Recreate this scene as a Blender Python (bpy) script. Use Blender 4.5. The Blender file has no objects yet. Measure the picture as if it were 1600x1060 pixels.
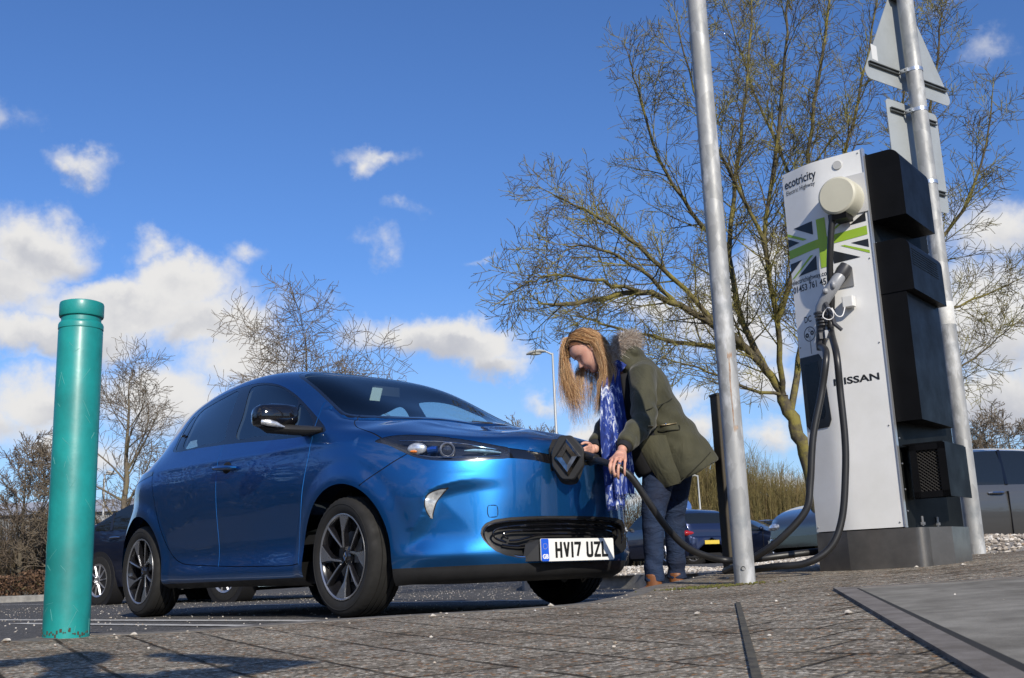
import bpy, math, random
import numpy as np
from mathutils import Vector, Matrix
R = math.radians
C = bpy.context.scene.collection
scene = bpy.context.scene
# ---------------------------------------------------------------- camera
PITCH, ROLL, FPX, CAMH = 0.2173, -0.0401, 1676.5, 0.1772
def cam_axes():
    cp, sp, cr, sr = math.cos(PITCH), math.sin(PITCH), math.cos(ROLL), math.sin(ROLL)
    fw = Vector((0, cp, sp)); up0 = Vector((0, -sp, cp)); r0 = Vector((1, 0, 0))
    return cr*r0 + sr*up0, -sr*r0 + cr*up0, fw
_r, _u, _w = cam_axes()
cam = bpy.data.objects.new('camera', bpy.data.cameras.new('camera')); C.objects.link(cam)
m = Matrix.Identity(4)
for i in range(3): m[i][0], m[i][1], m[i][2] = _r[i], _u[i], -_w[i]
m[2][3] = CAMH
cam.matrix_world = m
cam.data.sensor_width = 36; cam.data.lens = FPX/1600*36
cam.data.clip_start = 0.05; cam.data.clip_end = 3000
cam.data.dof.use_dof = True; cam.data.dof.focus_distance = 5.2; cam.data.dof.aperture_fstop = 16
scene.camera = cam
# ---------------------------------------------------------------- sky, sun, exposure
SUN_EL, SUN_AZ = R(30), R(160)      # azimuth clockwise from +Y
sd = Vector((math.sin(SUN_AZ)*math.cos(SUN_EL), math.cos(SUN_AZ)*math.cos(SUN_EL), math.sin(SUN_EL)))
sl = bpy.data.lights.new('sun', 'SUN'); sl.energy = 5.0; sl.angle = R(0.5); sl.color = (1, .92, .79)
sun = bpy.data.objects.new('sun', sl); C.objects.link(sun)
sun.rotation_euler = sd.to_track_quat('Z', 'Y').to_euler(); sun.location = (3, -8, 12)
scene.view_settings.view_transform = 'Standard'; scene.view_settings.look = 'None'
scene.view_settings.exposure = 0.0; scene.view_settings.gamma = 1.0
try: scene.view_settings.use_curve_mapping = False
except Exception: pass
scene.render.engine = 'CYCLES'
scene.cycles.use_denoising = True
scene.cycles.max_bounces = 8; scene.cycles.transparent_max_bounces = 24
scene.cycles.glossy_bounces = 4; scene.cycles.diffuse_bounces = 3; scene.cycles.transmission_bounces = 6

class NT:
    """tiny node-tree writer"""
    def __init__(s, nt): s.nt = nt; s.L = nt.links
    def n(s, t, **k):
        o = s.nt.nodes.new(t)
        for a, b in k.items(): setattr(o, a, b)
        return o
    def put(s, inp, v):
        if isinstance(v, bpy.types.NodeSocket): s.L.new(v, inp)
        elif v is not None:
            try: inp.default_value = v
            except Exception: inp.default_value = tuple(v) + (1,)
    def math(s, op, a, b=None, c=None, clamp=False):
        o = s.n('ShaderNodeMath', operation=op); o.use_clamp = clamp
        for i, v in enumerate((a, b, c)):
            if v is not None: s.put(o.inputs[i], v)
        return o.outputs[0]
    def vmath(s, op, a, b=None, scale=None, out=0):
        o = s.n('ShaderNodeVectorMath', operation=op); s.put(o.inputs[0], a)
        if b is not None: s.put(o.inputs[1], b)
        if scale is not None: s.put(o.inputs[3], scale)
        return o.outputs[out]
    def ramp(s, fac, stops, interp='LINEAR'):
        o = s.n('ShaderNodeValToRGB'); e = o.color_ramp.elements; o.color_ramp.interpolation = interp
        while len(e) < len(stops): e.new(0.5)
        for i, (p, c) in enumerate(stops):
            e[i].position = p; e[i].color = tuple(c) + (1,) if hasattr(c, '__len__') else (c, c, c, 1)
        s.put(o.inputs[0], fac); return o.outputs[0]
    def mix(s, f, a, b, mode='MIX'):
        o = s.n('ShaderNodeMix', data_type='RGBA', blend_type=mode)
        s.put(o.inputs[0], f); s.put(o.inputs[6], a); s.put(o.inputs[7], b); return o.outputs[2]
    def noise(s, vec, scale, detail=4, rough=.55, dist=0, dim='3D', out=0):
        o = s.n('ShaderNodeTexNoise', noise_dimensions=dim)
        s.put(o.inputs['Vector'], vec); o.inputs['Scale'].default_value = scale
        o.inputs['Detail'].default_value = detail; o.inputs['Roughness'].default_value = rough
        o.inputs['Distortion'].default_value = dist; return o.outputs[out]
    def voro(s, vec, scale, feature='F1', out='Distance', rnd=1):
        o = s.n('ShaderNodeTexVoronoi', feature=feature); s.put(o.inputs['Vector'], vec)
        o.inputs['Scale'].default_value = scale; o.inputs['Randomness'].default_value = rnd; return o.outputs[out]
    def sstep(s, x, a, b, lo=0., hi=1.):
        o = s.n('ShaderNodeMapRange', interpolation_type='SMOOTHSTEP')
        s.put(o.inputs[0], x)
        for i, v in enumerate((a, b, lo, hi)): o.inputs[i+1].default_value = v
        return o.outputs[0]

world = bpy.data.worlds.new('World'); scene.world = world; world.use_nodes = True
def build_world():
    g = NT(world.node_tree); nt = world.node_tree; nt.nodes.clear()
    sky = g.n('ShaderNodeTexSky', sky_type='NISHITA'); sky.sun_disc = False
    sky.sun_elevation = SUN_EL; sky.sun_rotation = SUN_AZ; sky.air_density = 1.0; sky.dust_density = 0.3; sky.ozone_density = 3.0
    sky.altitude = 100
    tc = g.n('ShaderNodeTexCoord'); d = tc.outputs['Generated']
    sp = g.n('ShaderNodeSeparateXYZ'); g.put(sp.inputs[0], d)
    az = g.math('ARCTAN2', sp.outputs[0], sp.outputs[1]); el = g.math('ARCSINE', sp.outputs[2])
    ae = g.n('ShaderNodeCombineXYZ'); g.put(ae.inputs[0], az); g.put(ae.inputs[1], el)
    warp = g.noise(d, 5.0, 7, .62, out=1)
    w2 = g.vmath('SCALE', g.vmath('SUBTRACT', warp, (.5, .5, .5)), scale=.15)
    p = g.vmath('ADD', ae.outputs[0], w2)
    acc = None; sw = None; swy = None
    for (a, e, ra, re, dens) in CLOUDS:
        q = g.vmath('MULTIPLY', g.vmath('SUBTRACT', p, (R(a), R(e), 0)), (1/R(ra), 1/R(re), 0))
        ln = g.vmath('LENGTH', q, out=1)
        v = g.math('MULTIPLY', g.math('SUBTRACT', 1.42, ln), dens); wt = g.math('MAXIMUM', v, 0.0)
        qy = g.n('ShaderNodeSeparateXYZ'); g.put(qy.inputs[0], q)
        sw = wt if sw is None else g.math('ADD', sw, wt); wy = g.math('MULTIPLY', wt, qy.outputs[1]); swy = wy if swy is None else g.math('ADD', swy, wy)
        acc = v if acc is None else g.math('MAXIMUM', acc, v)
    fine = g.noise(d, 17, 8, .6)
    dens = g.math('ADD', acc, g.math('MULTIPLY', g.math('SUBTRACT', fine, .5), 1.5))
    cov = g.sstep(dens, .02, .86)
    # broad low cloud elsewhere in the sky (seen in reflections)
    big = g.noise(g.vmath('MULTIPLY', d, (1, 1, 2.6)), 2.2, 8, .58)
    behind = g.sstep(sp.outputs[1], -.25, .15, 1., 0.)
    cov2 = g.math('MULTIPLY', g.math('MULTIPLY', g.sstep(big, .52, .64), behind), .8)
    cov = g.math('MAXIMUM', cov, cov2)
    # cloud brightness: bright heads, greyer where thick
    shade = g.noise(g.vmath('ADD', d, (0, 0, .035)), 7, 6, .55)
    gy = g.math('DIVIDE', swy, g.math('MAXIMUM', sw, .05)); body = g.math('SUBTRACT', g.math('MULTIPLY', dens, .55), g.math('MULTIPLY', gy, .85))
    thick = g.sstep(g.math('ADD', body, g.math('MULTIPLY', g.math('SUBTRACT', shade, .5), 1.9)), .25, 1.25)
    ccol = g.mix(thick, (9.6, 9.5, 9.4, 1), (6.1, 6.3, 7.0, 1))
    low = g.sstep(el, R(-3), R(17), 1., 0.)
    hazec = g.mix(g.math('MULTIPLY', low, .62), sky.outputs[0], (7.2, 6.6, 5.3, 1))
    tint = g.mix(1.0, hazec, SKY_TINT, 'MULTIPLY')
    col = g.mix(cov, tint, ccol)
    bg = g.n('ShaderNodeBackground'); g.put(bg.inputs[0], col); bg.inputs[1].default_value = SKY_STR
    out = g.n('ShaderNodeOutputWorld'); g.L.new(bg.outputs[0], out.inputs[0])
SKY_STR = 0.085
SKY_TINT = (0.84, 1.18, 1.70, 1)
# azimuth (deg, + right of view axis), elevation, radii, density
CLOUDS = [
(-25.4,17.2,2.5,1.7,0.95),(-28.0,15.1,3.4,1.4,1),(-22.9,20.9,1.6,0.6,0.42),(-23.8,20.7,0.8,0.5,0.4),(-26.7,23.3,1.4,0.9,0.36),(-20.2,14.2,6.7,1.3,1.0),(-17.6,15.3,2.9,1.3,1.05),(-24.4,12.8,4.8,1.1,1.0),(-15.4,13.4,4.2,1.2,0.95),(-19.2,16.7,1.5,0.7,0.5),(-14.7,16.5,1.6,0.7,0.5),(-24.3,9.8,3.3,1.5,0.95),(-17.9,9.9,3.5,1.7,0.9),(-14.1,11.6,2.9,1.6,0.8),(-27.6,8.8,3.4,1.7,0.9),(-22.4,7.6,3.6,0.9,0.8),(-7.4,21.6,2.2,0.5,0.4),(-8.4,21.2,0.7,0.6,0.4),(-6.5,17.2,1.8,0.7,0.34),(-5.5,18.9,1.0,0.5,0.3),(-2.1,16.3,1.0,0.2,0.3),(-3.0,11.9,4.1,1.1,1.0),(-5.6,11.9,2.5,1.2,0.9),(-0.4,11.1,2.1,0.8,0.8),(2.3,9.8,1.4,0.7,0.6),(9.5,7.7,1.8,1.2,1.0),(6.6,6.7,2.0,0.8,0.7),(4.3,7.7,1.5,1.0,0.9),(13.0,7.3,1.3,1.0,0.7),(11.5,13.4,3.7,2.0,0.8),(8.8,9.6,2.0,1.0,0.6),(7.4,14.1,3.0,1.0,0.6),(12.9,10.6,1.6,1.6,0.7),(13.8,15.9,1.3,1.6,0.6),(25.4,15.3,2.7,1.8,0.8),(24.3,10.8,3.6,2.8,0.95),(24.9,6.9,2.7,1.3,1.0),(22.3,6.6,1.8,0.9,0.8),(20.2,12.5,2.5,1.9,0.7),(27.1,23.8,1.6,0.6,0.28),(25.2,26.3,1.7,0.3,0.26),(28.5,9.0,3.4,3.1,1),(8.1,4.3,10.0,0.7,0.7),(-16.8,3.8,12.6,0.8,0.6),
]
build_world()

# ---------------------------------------------------------------- helpers
def mat(name, col, rough=.5, metal=0., coat=0., coatr=.03, spec=.5, var=0., vscale=6., bump=0., bscale=60., sheen=0., alpha=None, emit=None, trans=0., col2=None, bdist=.002, sub=0.):
    m = bpy.data.materials.new(name); m.use_nodes = True; g = NT(m.node_tree)
    b = m.node_tree.nodes['Principled BSDF']
    b.inputs['Base Color'].default_value = tuple(col) + (1,)
    b.inputs['Roughness'].default_value = rough; b.inputs['Metallic'].default_value = metal
    b.inputs['Coat Weight'].default_value = coat; b.inputs['Coat Roughness'].default_value = coatr
    b.inputs['Specular IOR Level'].default_value = spec
    if sheen: b.inputs['Sheen Weight'].default_value = sheen
    if trans: b.inputs['Transmission Weight'].default_value = trans
    if sub: b.inputs['Subsurface Weight'].default_value = sub; b.inputs['Subsurface Radius'].default_value = (.02, .008, .005); b.inputs['Subsurface Scale'].default_value = .5
    if emit: b.inputs['Emission Color'].default_value = tuple(emit) + (1,); b.inputs['Emission Strength'].default_value = 1
    tc = g.n('ShaderNodeTexCoord').outputs['Object']
    if var or col2:
        n = g.noise(tc, vscale, 6, .6)
        c2 = col2 if col2 else tuple(max(0, c*(1-var)) for c in col)
        c1 = col if col2 else tuple(min(1, c*(1+var*.6)) for c in col)
        g.put(b.inputs['Base Color'], g.ramp(n, [(.35, c2), (.65, c1)]))
        g.put(b.inputs['Roughness'], g.ramp(n, [(.3, min(1, rough*1.15)), (.7, rough*.85)]))
    if bump:
        bn = g.n('ShaderNodeBump'); bn.inputs['Strength'].default_value = bump; bn.inputs['Distance'].default_value = bdist
        g.put(bn.inputs['Height'], g.noise(tc, bscale, 5, .6)); g.L.new(bn.outputs[0], b.inputs['Normal'])
    return m

def glass_mat(name, tint, gloss=1.0, rough=.0, k=1.6):
    m = bpy.data.materials.new(name); m.use_nodes = True; nt = m.node_tree; nt.nodes.clear(); g = NT(nt)
    fr = g.n('ShaderNodeFresnel'); bf = g.n('ShaderNodeNewGeometry').outputs['Backfacing']; g.put(fr.inputs[0], g.math('SUBTRACT', 1.5, g.math('MULTIPLY', bf, .8333)))
    gl = g.n('ShaderNodeBsdfGlossy'); gl.inputs['Roughness'].default_value = rough; gl.inputs[0].default_value = (gloss, gloss, gloss, 1)
    tr = g.n('ShaderNodeBsdfTransparent'); tr.inputs[0].default_value = tuple(tint) + (1,)
    mx = g.n('ShaderNodeMixShader'); g.L.new(g.math('MULTIPLY', fr.outputs[0], k, clamp=True), mx.inputs[0])
    g.L.new(tr.outputs[0], mx.inputs[1]); g.L.new(gl.outputs[0], mx.inputs[2])
    o = g.n('ShaderNodeOutputMaterial'); g.L.new(mx.outputs[0], o.inputs[0]); return m

def tag(o, label=None, cat=None, group=None, kind=None):
    for k, v in (('label', label), ('category', cat), ('group', group), ('kind', kind)):
        if v: o[k] = v
    return o
def empty(name, loc=(0, 0, 0), rz=0, label=None, cat=None, group=None):
    o = bpy.data.objects.new(name, None); C.objects.link(o); o.location = loc; o.rotation_euler = (0, 0, rz)
    o.empty_display_size = .1
    return tag(o, label, cat, group)
def mesh_obj(name, verts, faces, mats, parent=None, smooth=True, fm=None, normals=None, autosmooth=None):
    me = bpy.data.meshes.new(name); me.from_pydata([tuple(v) for v in verts], [], [tuple(int(i) for i in f) for f in faces])
    if not isinstance(mats, (list, tuple)): mats = [mats]
    for x in mats: me.materials.append(x)
    if fm is not None: me.polygons.foreach_set('material_index', np.asarray(fm, dtype=np.int32))
    me.polygons.foreach_set('use_smooth', [bool(smooth)]*len(me.polygons))
    me.validate(); me.update()
    if normals is not None and len(normals) == len(me.vertices):
        me.normals_split_custom_set_from_vertices([tuple(n) for n in normals])
    elif smooth and autosmooth is not None:
        me.set_sharp_from_angle(angle=R(autosmooth))
    o = bpy.data.objects.new(name, me); C.objects.link(o)
    if parent: o.parent = parent
    return o
class MB:
    def __init__(s): s.v = []; s.f = []; s.m = []
    def add(s, V, F, mi=0):
        b = len(s.v); s.v += [tuple(p) for p in V]; s.f += [tuple(b+i for i in f) for f in F]; s.m += [mi]*len(F); return s
    def box(s, c, d, rz=0, mi=0, mtx=None, taper=1.0):
        x, y, z = d[0]/2, d[1]/2, d[2]/2; V = []
        for k, (a, b, e) in enumerate([(-1,-1,-1),(1,-1,-1),(1,1,-1),(-1,1,-1),(-1,-1,1),(1,-1,1),(1,1,1),(-1,1,1)]):
            t = taper if e > 0 else 1
            p = Vector((a*x*t, b*y*t, e*z))
            if rz: p = Matrix.Rotation(rz, 3, 'Z') @ p
            if mtx: p = mtx @ p
            V.append(Vector(c)+p)
        return s.add(V, [(0,3,2,1),(4,5,6,7),(0,1,5,4),(1,2,6,5),(2,3,7,6),(3,0,4,7)], mi)
    def bbox(s, c, d, r=.01, seg=3, axis='z', mi=0, mtx=None):
        """box with its four edges along axis rounded"""
        x, y = d[0]/2, d[1]/2; P = []
        for (sx, sy, a0) in [(1,1,0),(-1,1,90),(-1,-1,180),(1,-1,270)]:
            for k in range(seg+1):
                a = R(a0+90*k/seg); P.append((sx*(x-r)+r*math.cos(a), sy*(y-r)+r*math.sin(a)))
        return s.prism(P, d[2], c, mi=mi, mtx=mtx)
    def prism(s, P, h, c=(0,0,0), mi=0, mtx=None, bev=0.):
        """polygon P in xy extruded h along z, centred"""
        n = len(P); V = []
        rings = [(-h/2, 0), (h/2, 0)] if not bev else [(-h/2, bev), (-h/2+bev, 0), (h/2-bev, 0), (h/2, bev)]
        cx = sum(p[0] for p in P)/n; cy = sum(p[1] for p in P)/n
        for z, ins in rings:
            for p in P:
                dx, dy = p[0]-cx, p[1]-cy; l = math.hypot(dx, dy) or 1
                q = Vector((p[0]-dx/l*ins, p[1]-dy/l*ins, z)); V.append(Vector(c)+(mtx @ q if mtx else q))
        F = [tuple(reversed(range(n))), tuple(range((len(rings)-1)*n, len(rings)*n))]
        for k in range(len(rings)-1):
            F += [(k*n+i, k*n+(i+1) % n, (k+1)*n+(i+1) % n, (k+1)*n+i) for i in range(n)]
        return s.add(V, F, mi)
    def tube(s, path, r, n=8, mi=0, cap=True, flat=None):
        path = [Vector(p) for p in path]; k = len(path)
        rs = r if hasattr(r, '__len__') else [r]*k
        V = []; up = None
        for i, p in enumerate(path):
            t = (path[min(i+1, k-1)]-path[max(i-1, 0)])
            t = t.normalized() if t.length > 1e-9 else Vector((0, 0, 1))
            if up is None: up = Vector((0, 0, 1)) if abs(t.z) < .9 else Vector((1, 0, 0))
            a = t.cross(up); a = a.normalized() if a.length > 1e-6 else Vector((1, 0, 0)); b = a.cross(t).normalized(); up = b
            for j in range(n):
                an = 2*math.pi*j/n; V.append(p + a*(math.cos(an)*rs[i]) + b*(math.sin(an)*rs[i]*(flat or 1)))
        F = []
        for i in range(k-1):
            for j in range(n):
                F.append((i*n+j, i*n+(j+1) % n, (i+1)*n+(j+1) % n, (i+1)*n+j))
        if cap: F += [tuple(reversed(range(n))), tuple((k-1)*n+j for j in range(n))]
        return s.add(V, F, mi)
    def lathe(s, prof, n=24, c=(0,0,0), mtx=None, mi=0, cap=True):
        """prof: list of (r, z)"""
        V = []
        for r, z in prof:
            for j in range(n):
                a = 2*math.pi*j/n; q = Vector((r*math.cos(a), r*math.sin(a), z)); V.append(Vector(c)+(mtx @ q if mtx else q))
        F = [(i*n+j, i*n+(j+1) % n, (i+1)*n+(j+1) % n, (i+1)*n+j) for i in range(len(prof)-1) for j in range(n)]
        if cap: F += [tuple(reversed(range(n))), tuple((len(prof)-1)*n+j for j in range(n))]
        return s.add(V, F, mi)
    def ell(s, c, r, nu=12, nv=8, mi=0, mtx=None):
        V = []
        for i in range(nv+1):
            ph = math.pi*i/nv
            for j in range(nu):
                a = 2*math.pi*j/nu
                q = Vector((r[0]*math.sin(ph)*math.cos(a), r[1]*math.sin(ph)*math.sin(a), -r[2]*math.cos(ph))); V.append(Vector(c)+(mtx @ q if mtx else q))
        F = [(i*nu+j, i*nu+(j+1) % nu, (i+1)*nu+(j+1) % nu, (i+1)*nu+j) for i in range(nv) for j in range(nu)]
        return s.add(V, F, mi)
    def build(s, name, mats, parent=None, smooth=True, auto=35):
        return mesh_obj(name, s.v, s.f, mats, parent, smooth, s.m, autosmooth=auto)
def catmull(P, per=6, closed=False):
    P = [np.array(p, float) for p in P]; n = len(P); out = []
    rng = range(n if closed else n-1)
    for i in rng:
        g = (lambda k: P[k % n]) if closed else (lambda k: P[min(max(k, 0), n-1)])
        p0, p1, p2, p3 = g(i-1), g(i), g(i+1), g(i+2)
        for k in range(per):
            t = k/per
            out.append(.5*((2*p1)+(p2-p0)*t+(2*p0-5*p1+4*p2-p3)*t*t+(3*p1-p0-3*p2+p3)*t**3))
    if not closed: out.append(P[-1])
    return out
def copy_tree(o, parent=None):
    c = o.copy(); C.objects.link(c); c.parent = parent
    for ch in list(o.children): copy_tree(ch, c)
    return c
# ---------------------------------------------------------------- ground heights
CARX, CARY, CARYAW = -2.02461, 8.16982, -0.841129
def sstep(x, a, b):
    t = np.clip((np.asarray(x, float)-a)/(b-a), 0, 1); return t*t*(3-2*t)
def zp(x, y):
    """pavement surface"""
    x = np.asarray(x, float); y = np.asarray(y, float)
    return .109+.0346*(x-1.03)+.0228*(y-4.6)+.016*np.minimum(x-.5, 0)**2
def zr(x, y):
    """road and car park"""
    return .26*sstep(y, 15, 33)*sstep(x, -9, 1)+.05*sstep(y, 12, 26)
ISL = [(.02, 13.5), (.10, 13.05), (.35, 12.75), (1.35, 11.6), (1.62, 9.2), (1.30, 7.2), (1.10, 6.45), (1.22, 6.12), (2.3, 6.10), (3.3, 6.0), (12, 5.6), (12, 9.4), (6, 9.7), (3.6, 10.3), (2.5, 11.6), (2.4, 14), (1.6, 19), (.6, 20), (.1, 16)]
EDGE = [(-6.0, 2.2), (-3.5, 2.75), (-1.467, 3.14), (-1.392, 3.40), (-1.151, 3.44), (-.967, 3.578), (-.739, 3.787), (-.435, 3.914), (-.039, 3.956), (.233, 4.081), (.42, 4.50), (.53, 4.955), (.806, 5.555), (1.02, 6.10), (1.14, 6.40)]
def pt_poly(P, Q): return poly_sd_(np.asarray(P, float), np.asarray(Q, float))
def poly_sd_(P, Q):
    d = np.full(len(P), 1e9); ins = np.zeros(len(P), bool)
    for i in range(len(Q)):
        a, b = Q[i], Q[(i+1) % len(Q)]; e = b-a; w = P-a
        t = np.clip((w@e)/max(e@e, 1e-12), 0, 1); d = np.minimum(d, np.hypot(*(w-t[:, None]*e).T))
        c = ((a[1] > P[:, 1]) != (b[1] > P[:, 1]))
        with np.errstate(divide='ignore', invalid='ignore'): xx = (b[0]-a[0])*(P[:, 1]-a[1])/(b[1]-a[1])+a[0]
        ins ^= c & (P[:, 0] < xx)
    return np.where(ins, -d, d)
def zisl(x, y):
    P = np.stack([np.ravel(x), np.ravel(y)], 1); d = -pt_poly(P, ISL)
    n = .018*np.sin(P[:, 0]*2.3+1)*np.sin(P[:, 1]*1.9)+.012*np.sin(P[:, 0]*5.1)*np.cos(P[:, 1]*4.3)
    base = .135+.05*sstep(P[:, 0], 1.5, 4)
    hump = .13*sstep(d, 0, 1.8)*(1-.55*sstep(P[:, 0], 3.0, 5.5))
    return base+hump+n*sstep(d, .1, .6)
def grid_mesh(name, xs, ys, zf, m, keep=None, kind='structure'):
    X, Y = np.meshgrid(xs, ys, indexing='ij'); Z = zf(X.ravel(), Y.ravel()); V = np.stack([X.ravel(), Y.ravel(), np.ravel(Z)], 1)
    idx = np.arange(len(V)).reshape(X.shape); F = np.stack([idx[:-1, :-1], idx[1:, :-1], idx[1:, 1:], idx[:-1, 1:]], -1).reshape(-1, 4)
    if keep is not None: F = F[keep(V[F].mean(1))]
    o = mesh_obj(name, V, F, m); return tag(o, kind=kind)
def asphalt_mat():
    m = bpy.data.materials.new('worn_asphalt'); m.use_nodes = True; g = NT(m.node_tree); b = m.node_tree.nodes['Principled BSDF']
    tc = g.n('ShaderNodeTexCoord').outputs['Object']
    st = g.voro(tc, 130, out='Color'); sep = g.n('ShaderNodeSeparateColor'); g.put(sep.inputs[0], st)
    big = g.noise(tc, .55, 6, .6)
    stone = g.ramp(sep.outputs[0], [(0, (.035, .034, .033)), (.55, (.065, .063, .060)), (.86, (.11, .105, .10)), (.97, (.26, .24, .22))])
    col = g.mix(g.sstep(big, .35, .7), stone, g.mix(.5, stone, (.10, .097, .092, 1)))
    grit = g.voro(tc, 22, out='Color'); gs = g.n('ShaderNodeSeparateColor'); g.put(gs.inputs[0], grit)
    gd = g.voro(tc, 22); spots = g.math('MULTIPLY', g.math('LESS_THAN', gd, .16), g.math('GREATER_THAN', gs.outputs[1], .80))
    col = g.mix(spots, col, (.36, .34, .31, 1)); g.put(b.inputs['Base Color'], col)
    b.inputs['Roughness'].default_value = .9; b.inputs['Specular IOR Level'].default_value = .18
    bn = g.n('ShaderNodeBump'); bn.inputs['Strength'].default_value = .8; bn.inputs['Distance'].default_value = .004
    g.put(bn.inputs['Height'], g.voro(tc, 110)); g.L.new(bn.outputs[0], b.inputs['Normal']); return m
def paving_mat():
    m = bpy.data.materials.new('aggregate_block_paving'); m.use_nodes = True; g = NT(m.node_tree); b = m.node_tree.nodes['Principled BSDF']
    tc = g.n('ShaderNodeTexCoord').outputs['Object']
    def bricks(ang, loc):
        mp = g.n('ShaderNodeMapping'); mp.inputs['Rotation'].default_value = (0, 0, R(ang)); mp.inputs['Location'].default_value = loc; g.put(mp.inputs[0], tc)
        wob = g.vmath('ADD', mp.outputs[0], g.vmath('SCALE', g.vmath('SUBTRACT', g.noise(tc, 9, 4, out=1), (.5, .5, .5)), scale=.020))
        br = g.n('ShaderNodeTexBrick'); g.put(br.inputs['Vector'], wob); br.inputs['Scale'].default_value = 1
        br.inputs['Brick Width'].default_value = .205; br.inputs['Row Height'].default_value = .20; br.inputs['Mortar Size'].default_value = .0075; br.inputs['Mortar Smooth'].default_value = .6
        br.inputs['Color1'].default_value = (1, 1, 1, 1); br.inputs['Color2'].default_value = (.82, .82, .84, 1); br.inputs['Mortar'].default_value = (.17, .155, .13, 1); return br
    b1, b2 = bricks(61.5, (.05, .06, 0)), bricks(45, (0, .1, 0))
    sx = g.n('ShaderNodeSeparateXYZ'); g.put(sx.inputs[0], tc); side = g.math('GREATER_THAN', g.math('SUBTRACT', sx.outputs[0], g.math('MULTIPLY', sx.outputs[1], .1841)), .654-.1841*3.361)
    brc = g.mix(side, b1.outputs[0], b2.outputs[0]); brf = g.mix(side, b1.outputs[1], b2.outputs[1])
    st = g.voro(tc, 135, out='Color'); sep = g.n('ShaderNodeSeparateColor'); g.put(sep.inputs[0], st)
    stone = g.ramp(sep.outputs[0], [(0, (.100, .084, .063)), (.40, (.185, .162, .126)), (.72, (.29, .26, .205)), (.90, (.46, .41, .33)), (1, (.68, .62, .52))])
    warm = g.math('GREATER_THAN', sep.outputs[1], .95); stone = g.mix(warm, stone, (.34, .17, .065, 1))
    pat = g.noise(tc, 2.3, 7, .65); pat2 = g.noise(tc, 9, 6, .6)
    col = g.mix(g.sstep(g.noise(tc, 3.7, 4, .6), .30, .55, .35, 1.), stone, g.mix(1, stone, brc, 'MULTIPLY'))
    col = g.mix(g.sstep(pat, .40, .68), col, g.mix(1, col, (.62, .58, .54, 1), 'MULTIPLY'))
    col = g.mix(g.sstep(pat2, .60, .78, 0, .55), col, (.075, .058, .036, 1))
    g.put(b.inputs['Base Color'], col); b.inputs['Roughness'].default_value = .92; b.inputs['Specular IOR Level'].default_value = .15
    h = g.math('ADD', g.math('MULTIPLY', g.voro(tc, 135), -.60), g.math('MULTIPLY', brf, -1.5))
    h = g.math('ADD', h, g.math('MULTIPLY', g.noise(tc, 35, 5), .5))
    bn = g.n('ShaderNodeBump'); bn.inputs['Strength'].default_value = .85; bn.inputs['Distance'].default_value = .004
    g.put(bn.inputs['Height'], h); g.L.new(bn.outputs[0], b.inputs['Normal']); return m
def earth_mat(name, c1, c2, sc=4):
    return mat(name, c1, .95, col2=c2, vscale=sc, bump=.6, bscale=25, bdist=.03)
ASPH, PAVE = asphalt_mat(), paving_mat()
CONC = mat('weathered_concrete', (.30, .29, .27), .9, spec=.15, col2=(.19, .185, .175), vscale=9, bump=.5, bscale=160, bdist=.002)
def nonuni(*segs):
    out = []
    for a, b, n in segs: out += list(np.linspace(a, b, n, endpoint=False))
    return np.array(out+[segs[-1][1]])
grid_mesh('road', nonuni((-260, -20, 10), (-20, 20, 40), (20, 260, 10)), nonuni((-80, 0, 8), (0, 40, 50), (40, 420, 14)), zr, ASPH)
# grass verge and earth beyond the car park
grid_mesh('verge', nonuni((-70, -7.6, 30)), nonuni((23.6, 60, 24)), lambda x, y: zr(x, y)+.12+.3*sstep(y, 26, 40)+.05*np.sin(x*1.3)*np.sin(y*.9), earth_mat('leaf_littered_verge', (.10, .075, .045), (.045, .045, .022), 2.0))
grid_mesh('field', nonuni((-260, 300, 40)), nonuni((60, 460, 20)), lambda x, y: .5+0*x+.012*(y-60), earth_mat('rough_winter_grass', (.09, .10, .035), (.07, .06, .03), .3))
grid_mesh('verge', nonuni((4, 70, 30)), nonuni((40, 60, 12)), lambda x, y: .30+.12+.05*np.sin(x*1.3), earth_mat('rough_verge_grass', (.10, .11, .04), (.08, .065, .035), 1.2))
# pavement sheet with its edge cut along the kerb line
def make_pavement():
    poly = np.array(EDGE+[(1.22, 6.14), (2.3, 6.12), (3.3, 6.02), (12, 5.62), (12, -9), (-12, -9), (-12, 1.2)])
    xs = nonuni((-12, -3, 12), (-3, 3.4, 64), (3.4, 12, 12)); ys = nonuni((-9, 0, 10), (0, 6.6, 66))
    X, Y = np.meshgrid(xs, ys, indexing='ij'); V = [np.array((a, b, 0.)) for a, b in zip(X.ravel(), Y.ravel())]
    idx = np.arange(len(V)).reshape(X.shape); F = [tuple(f) for f in np.stack([idx[:-1, :-1], idx[1:, :-1], idx[1:, 1:], idx[:-1, 1:]], -1).reshape(-1, 4)]
    val = pt_poly(np.array(V)[:, :2], poly); val = np.where(abs(val) < 1e-4, 0, val); val = list(val); out = []; cache = {}
    for f in F:
        if all(val[i] >= 0 for i in f): continue
        if all(val[i] <= 0 for i in f): out.append(f); continue
        B = []
        for k in range(4):
            i, j = f[k], f[(k+1) % 4]
            if val[i] <= 0: B.append(i)
            if val[i]*val[j] < 0:
                key = (min(i, j), max(i, j))
                if key not in cache:
                    t = val[key[0]]/(val[key[0]]-val[key[1]]); V.append(V[key[0]]*(1-t)+V[key[1]]*t); cache[key] = len(V)-1
                B.append(cache[key])
        if len(B) > 2: out.append(tuple(B))
    V = np.array(V); V[:, 2] = zp(V[:, 0], V[:, 1]); return tag(mesh_obj('pavement', V, out, PAVE), kind='structure')
make_pavement()
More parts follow.
